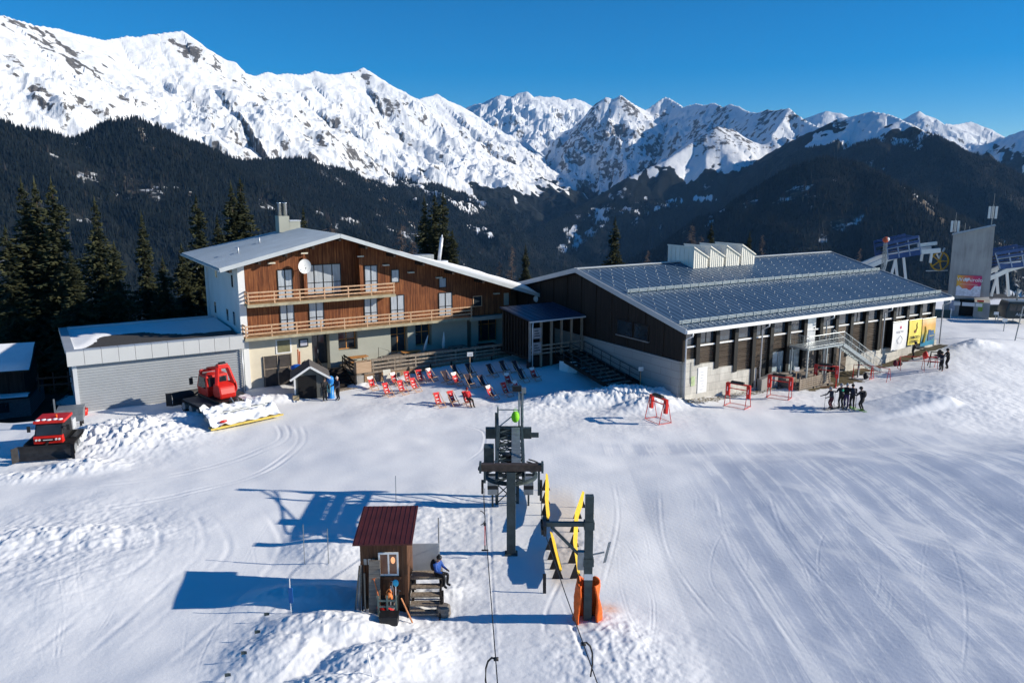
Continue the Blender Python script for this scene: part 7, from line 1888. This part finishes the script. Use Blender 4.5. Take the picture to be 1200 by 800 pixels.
for sx_, sy_ in ((-.2, -.2), (.2, -.2), (.2, .2), (-.2, .2)): b.tube([(sx_, sy_, -.5), (sx_ * .6, sy_ * .6, hb - .4)], .04, 5)
for k in range(12): z = hb * k / 12; b.bar((-.2, -.2, z), (.2, -.2, z + hb / 12), .03); b.bar((.2, .2, z), (-.2, .2, z + hb / 12), .03); b.bar((.2, -.2, z), (.2, .2, z + hb / 12), .03)
b.build('mast', METG, bm_); MB().ball((0, 0, hb), .36, 16, 10).build('ball', mat('ball_orange', (.62, .10, .03), .5), bm_, True); MB().ball((.16, -.14, hb + .06), (.22, .22, .26), 12, 8).build('white_patch', WHITE, bm_, True)
# dark cabin with lettering at the right edge
q = W(1190, 364, -3); cb = thing('cable_cabin', 'dark glazed cable car cabin with pale lettering at the right edge', 'cable car', (q[0], q[1], q[2] - 1.0), R(-6))
b = MB(); b.prism([(-1.5, .2), (1.9, .2), (1.95, 1.2), (1.7, 2.15), (-1.3, 2.15), (-1.55, 1.2)], 'y', -1.1, 1.1); b.build('body', mat('cabin_dark', (.02, .035, .045), .35, .2, .2, 2), cb, bevel=.12)
for x0, x1 in ((-1.25, -.5), (-.4, .4), (.5, 1.45)): MB().box(x0, x1, -1.13, -1.102, 1.15, 1.95).build('window', GLASSD, cb, bevel=.01)
text_mesh('Airolo', .5, 'lettering', mat('lettering_pale', (.55, .6, .66), .5), cb, (.15, -1.14, .72), (R(90), 0, 0))
MB().box(-1.3, 1.7, -.9, .9, 2.16, 2.26).bar((0, 0, 2.2), (0, 0, 3.6), .14).build('hanger', METG, cb)
# low dark building edge and fences in front of the station
q = on_ground(1175, 374); wl_ = thing('platform_wall', 'dark low platform wall behind the white barrier right of the tower', 'wall', (q[0], q[1] + .8, q[2]), R(-4))
MB().box(-1.8, 7, .3, .6, -.4, 1.5).build('wall', STEELD, wl_); MB().box(-1.9, 7.1, .25, .65, 1.5, 1.6).build('coping', METG, wl_)
q = on_ground(1102, 373); fn = thing('fence', 'dark net fence beside the tower base at the hall end', 'fence', q, R(-4))
MB().box(-1.1, 1.1, 0, .04, .05, 1.05).build('net', mat('net_green', (.02, .05, .055), .8), fn); 
for x in (-1.15, 1.15): MB().box(x - .05, x + .05, -.03, .07, -.2, 1.2).build('post', METW, fn)
q = on_ground(1178, 376); wb_ = thing('barrier', 'white two panel barrier right of the tower entrance', 'barrier', q, R(-6))
b = MB()
for x in (-.85, 0, .85): b.box(x - .035, x + .035, -.03, .03, -.1, 1.0)
for z in (.35, .65, .97): b.box(-.88, .88, -.045, -.032, z - .035, z + .035)
b.build('frame', WHITE, wb_); MB().box(-.78, -.08, -.03, -.01, .4, .6).box(.08, .78, -.03, -.01, .4, .6).build('panel', METW, wb_)
q = on_ground(1189, 399); po_ = thing('rope_pole', 'tall leaning grey pole with a cord at the right snow edge', 'pole', q, 0)
MB().tube([(0, 0, -.3), (.45, 0, 3.6)], .06, 8).build('shaft', METG, po_); MB().tube([(.44, 0, 3.5), (1.8, 0, 3.3), (3.5, .2, 3.2)], .012, 5).tube([(.05, 0, .3), (1.6, 0, .1), (3, .1, .0)], .012, 5).build('cord', BLACK, po_)
for k, (px, py, h, w_) in enumerate(((1176, 388, 1.4, .5), (1166, 378, 1.3, .5))):
    q = on_ground(px, py); s = thing('sign_post', ['small white sign on a post below the white barrier', 'small white sign on a post close to the tower entrance'][k], 'sign', q, R(-10), 'small white signs on posts')
    MB().box(-.03, .03, -.03, .03, -.2, h).build('post', METG, s); MB().box(-w_ / 2, w_ / 2, -.06, -.032, h - .35, h).build('panel', WHITE, s)

# ---------------------------------------------------------------- spruces and bare larches
def needle_mat():
    t = NT('spruce_needles')
    n = t.noise(t.coord('Object'), 1.1, 4, .6)
    f = t.math('ADD', t.math('MULTIPLY', t.attr('tone'), .7), t.math('MULTIPLY', n, .35))
    c = t.ramp(f, [(.2, (.016, .022, .013)), (.5, (.036, .043, .021)), (.8, (.072, .072, .032)), (1, (.11, .095, .043))])
    t.setb(Base_Color=c, Roughness=.8); t.b.inputs['Specular IOR Level'].default_value = .2
    return t.m
NEED = needle_mat(); BARK = mat('spruce_bark', (.07, .05, .04), .9, 0, .3, 6); LARCH = mat('larch_twigs', (.15, .115, .10), .9, 0, .25, 5)
def spruce_mesh(seed, H=18.0, Rm=3.0, ragged=.3):
    rg = np.random.default_rng(seed); V = []; F = []; tone = []
    def tri(p, q, r_, tn):
        k = len(V); V.extend([p, q, r_]); F.append((k, k + 1, k + 2)); tone.extend([tn] * 3)
    nl = int(H * 3.9)
    for li_ in range(nl):
        u = li_ / (nl - 1); z = H * (.05 + .95 * u)
        rad = Rm * (1 - u) ** .82 * (.75 + .25 * math.sin(u * 21 + seed)) + .12
        nb = max(5, int(11 * (1 - u) ** .4 + 2))
        for bi in range(nb):
            a = rg.random() * 6.283; L = rad * (1 - ragged * rg.random() ** 1.5); z0 = z + rg.normal() * .1
            dx, dy = math.cos(a), math.sin(a); tn = .25 + .6 * rg.random()
            droop = L * (.38 - .25 * u) + .05
            nseg = max(2, int(L / .34)); wmax = .16 + .22 * L ** .6
            for k in range(nseg):
                f0 = k / nseg; f1 = (k + 1.15) / nseg
                def P(f, side, dz=0.0):
                    r_ = L * f; zz = z0 - droop * f ** 1.3 + .22 * L * max(0, f - .72) + dz
                    return (dx * r_ - dy * side, dy * r_ + dx * side, zz)
                w_ = wmax * (1 - .75 * f0)
                hang = .16 + .3 * w_ * rg.random()
                j = rg.normal(size=4) * .06
                tt = min(1, tn * (.65 + .5 * f0) + rg.normal() * .08)
                tri(P(f0, 0), P(f0 + .55 / nseg, w_ + j[0], -hang * .7), P(f1, j[1] * .5), tt)
                tri(P(f0, 0), P(f1, j[2] * .5), P(f0 + .55 / nseg, -w_ + j[3], -hang * .7), tt)
                if rg.random() < .75: tri(P(f0, 0), P(f0 + .4 / nseg, rg.normal() * .1, -hang * 1.5), P(f1, 0), tt * .8)
    # leader
    for k in range(3): a = k * 2.1; tri((0, 0, H + .7), (.1 * math.cos(a), .1 * math.sin(a), H - .4), (.1 * math.cos(a + 2.1), .1 * math.sin(a + 2.1), H - .4), .6)
    me = bpy.data.meshes.new('crown'); me.from_pydata([tuple(map(float, p)) for p in V], [], F)
    at = me.attributes.new('tone', 'FLOAT', 'POINT'); at.data.foreach_set('value', np.array(tone, np.float32)); me.materials.append(NEED); me.update()
    return me
def make_spruce(seed, **kw):
    t = thing('spruce', None, 'tree', (0, 0, 0), 0, 'spruces around the buildings'); H = kw.get('H', 18.0)
    c = bpy.data.objects.new('crown', spruce_mesh(seed, **kw)); COL.objects.link(c); c.parent = t
    MB().tube([(0, 0, -2.5), (.03, 0, H * .4), (0, .02, H * .96)], [H * .018, H * .011, .02], 9).build('trunk', BARK, t, True)
    return t
SP = [make_spruce(s, H=18.0, Rm=r_, ragged=g) for s, r_, g in ((5, 4.3, .42), (9, 3.8, .36), (14, 4.7, .45), (22, 3.1, .36))]
used = [False] * 4
def plant(px, py, Y, which, lab, wide=1.0, rz=0.0):
    tip = dep(px, py, Y); zb = gz(tip[0], tip[1]); h = tip[2] - zb; s = h / 18.5
    if not used[which]: o = SP[which]; used[which] = True
    else: o = dup(SP[which])
    o.location = (tip[0], tip[1], zb); o.rotation_euler = (0, 0, rz); o.scale = (s * wide * 1.22, s * wide * 1.22, s); o['label'] = lab; o['group'] = 'spruces around the buildings'; o['category'] = 'tree'
TR = [(24, 208, 80, 0, 'leftmost tall spruce at the picture edge', 1.0), (39, 207, 83, 1, 'second tall spruce from the left, tip beside the leftmost', 1.0), (59, 208, 80, 2, 'broad tall spruce right of the two leftmost tips', .95),
      (5, 262, 78, 2, 'lower dark spruce cut by the left picture edge', 1.1), (-30, 230, 82, 1, 'spruce mostly outside the left picture edge', 1.1), (82, 292, 76, 1, 'low dark spruce filling the gap behind the garage corner', 1.3),
      (110, 230, 80, 0, 'tall lone spruce behind the middle of the garage', .95), (133, 282, 78, 2, 'dark spruce leaning on the right flank of the lone garage one', 1.1),
      (165, 246, 82, 3, 'slim light spruce behind the garage, left of the chalet', .9), (190, 300, 80, 1, 'low dark spruce right of the slim light one', 1.25),
      (229, 227, 86, 2, 'dark spruce behind the left eave of the chalet', .95), (212, 285, 84, 0, 'lower spruce under the left eave of the chalet', 1.1),
      (270, 212, 90, 1, 'left half of the double topped spruce behind the chalet roof', 1.05), (281, 206, 91, 0, 'right, taller half of the double topped spruce behind the chalet roof', 1.0), (254, 250, 88, 3, 'narrow spruce between eave and double topped one', 1.1),
      (355, 240, 105, 3, 'small spruce tip right of the chimney', .8),
      (497, 229, 98, 0, 'left spruce of the trio behind the stove pipe', .85), (509, 222, 100, 1, 'middle spruce of the trio behind the stove pipe', .95), (519, 222, 98, 2, 'right spruce of the trio behind the stove pipe', .8), (530, 268, 97, 1, 'short spruce on the right flank of the trio', 1.1),
      (616, 285, 112, 3, 'dark spruce between chalet roof and hall roof', 1.0), (721, 252, 118, 1, 'tall pointed spruce behind the hall ridge', .95), (834, 260, 128, 1, 'spruce behind the pale roof vents', .9), (879, 270, 130, 3, 'small spruce right of the pale roof vents', .9)]
tr_ = random.Random(5)
for px, py, Y, w_, lab, wd in TR: plant(px, py, Y, w_, lab, wd, tr_.uniform(0, 6.28))
def make_larch(seed, H=16.0):
    rg = np.random.default_rng(seed); t = thing('larch', None, 'tree', (0, 0, 0), 0, 'bare larches behind the buildings')
    MB().tube([(0, 0, -2), (.05, 0, H * .5), (0, 0, H)], [H * .012, H * .007, .015], 7).build('trunk', BARK, t, True)
    b = MB(); n = 110
    for k in range(n):
        u = .18 + .8 * k / n; z = H * u; L = (2.4 * (1 - u) ** .8 + .25) * (.7 + .5 * rg.random()); a = rg.random() * 6.283; dx, dy = math.cos(a), math.sin(a)
        p1 = np.array([dx * L * .5, dy * L * .5, z + .05 * L]); p2 = np.array([dx * L, dy * L, z - .02 * L + .12])
        b.tube([(0, 0, z), p1, p2], [.035, .024, .010], 3, False)
        for q in range(6):
            f = .25 + .12 * q; s = np.array([dx * L * f, dy * L * f, z + .03 * L]); e = s + np.array([rg.normal() * .25 + dx * .2, rg.normal() * .25 + dy * .2, -.12 - .25 * rg.random()]); b.tube([s, e], [.018, .008], 3, False)
    b.build('branches', LARCH, t); return t
LA = [make_larch(3), make_larch(8)]; lu = [False, False]
for px, py, Y, w_, lab in ((600, 287, 108, 0, 'bare grey larch left of the dark spruce between the roofs'), (585, 305, 112, 1, 'small bare larch above the snowy end of the chalet roof'), (759, 292, 122, 1, 'low bare larch behind the hall ridge, left of the vents'), (811, 262, 126, 0, 'bare larch directly left of the spruce above the vents'), (822, 275, 130, 1, 'thin bare larch touching the spruce above the vents'), (894, 274, 128, 0, 'bare larch right of the vents beside a small spruce'),
                           (470, 262, 104, 1, 'thin bare larch left of the spruce trio'), (483, 280, 106, 0, 'bare larch low beside the spruce trio'), (388, 262, 112, 1, 'bare larch right of the chimney behind the chalet ridge'), (1008, 290, 118, 1, 'bare larch behind the right end of the hall ridge')):
    tip = dep(px, py, Y); zb = gz(tip[0], tip[1]); s = (tip[2] - zb) / 16.0
    if not lu[w_]: o = LA[w_]; lu[w_] = True
    else: o = dup(LA[w_])
    o.location = (tip[0], tip[1], zb); o.rotation_euler = (0, 0, tr_.uniform(0, 6)); o.scale = (s,) * 3; o['label'] = lab
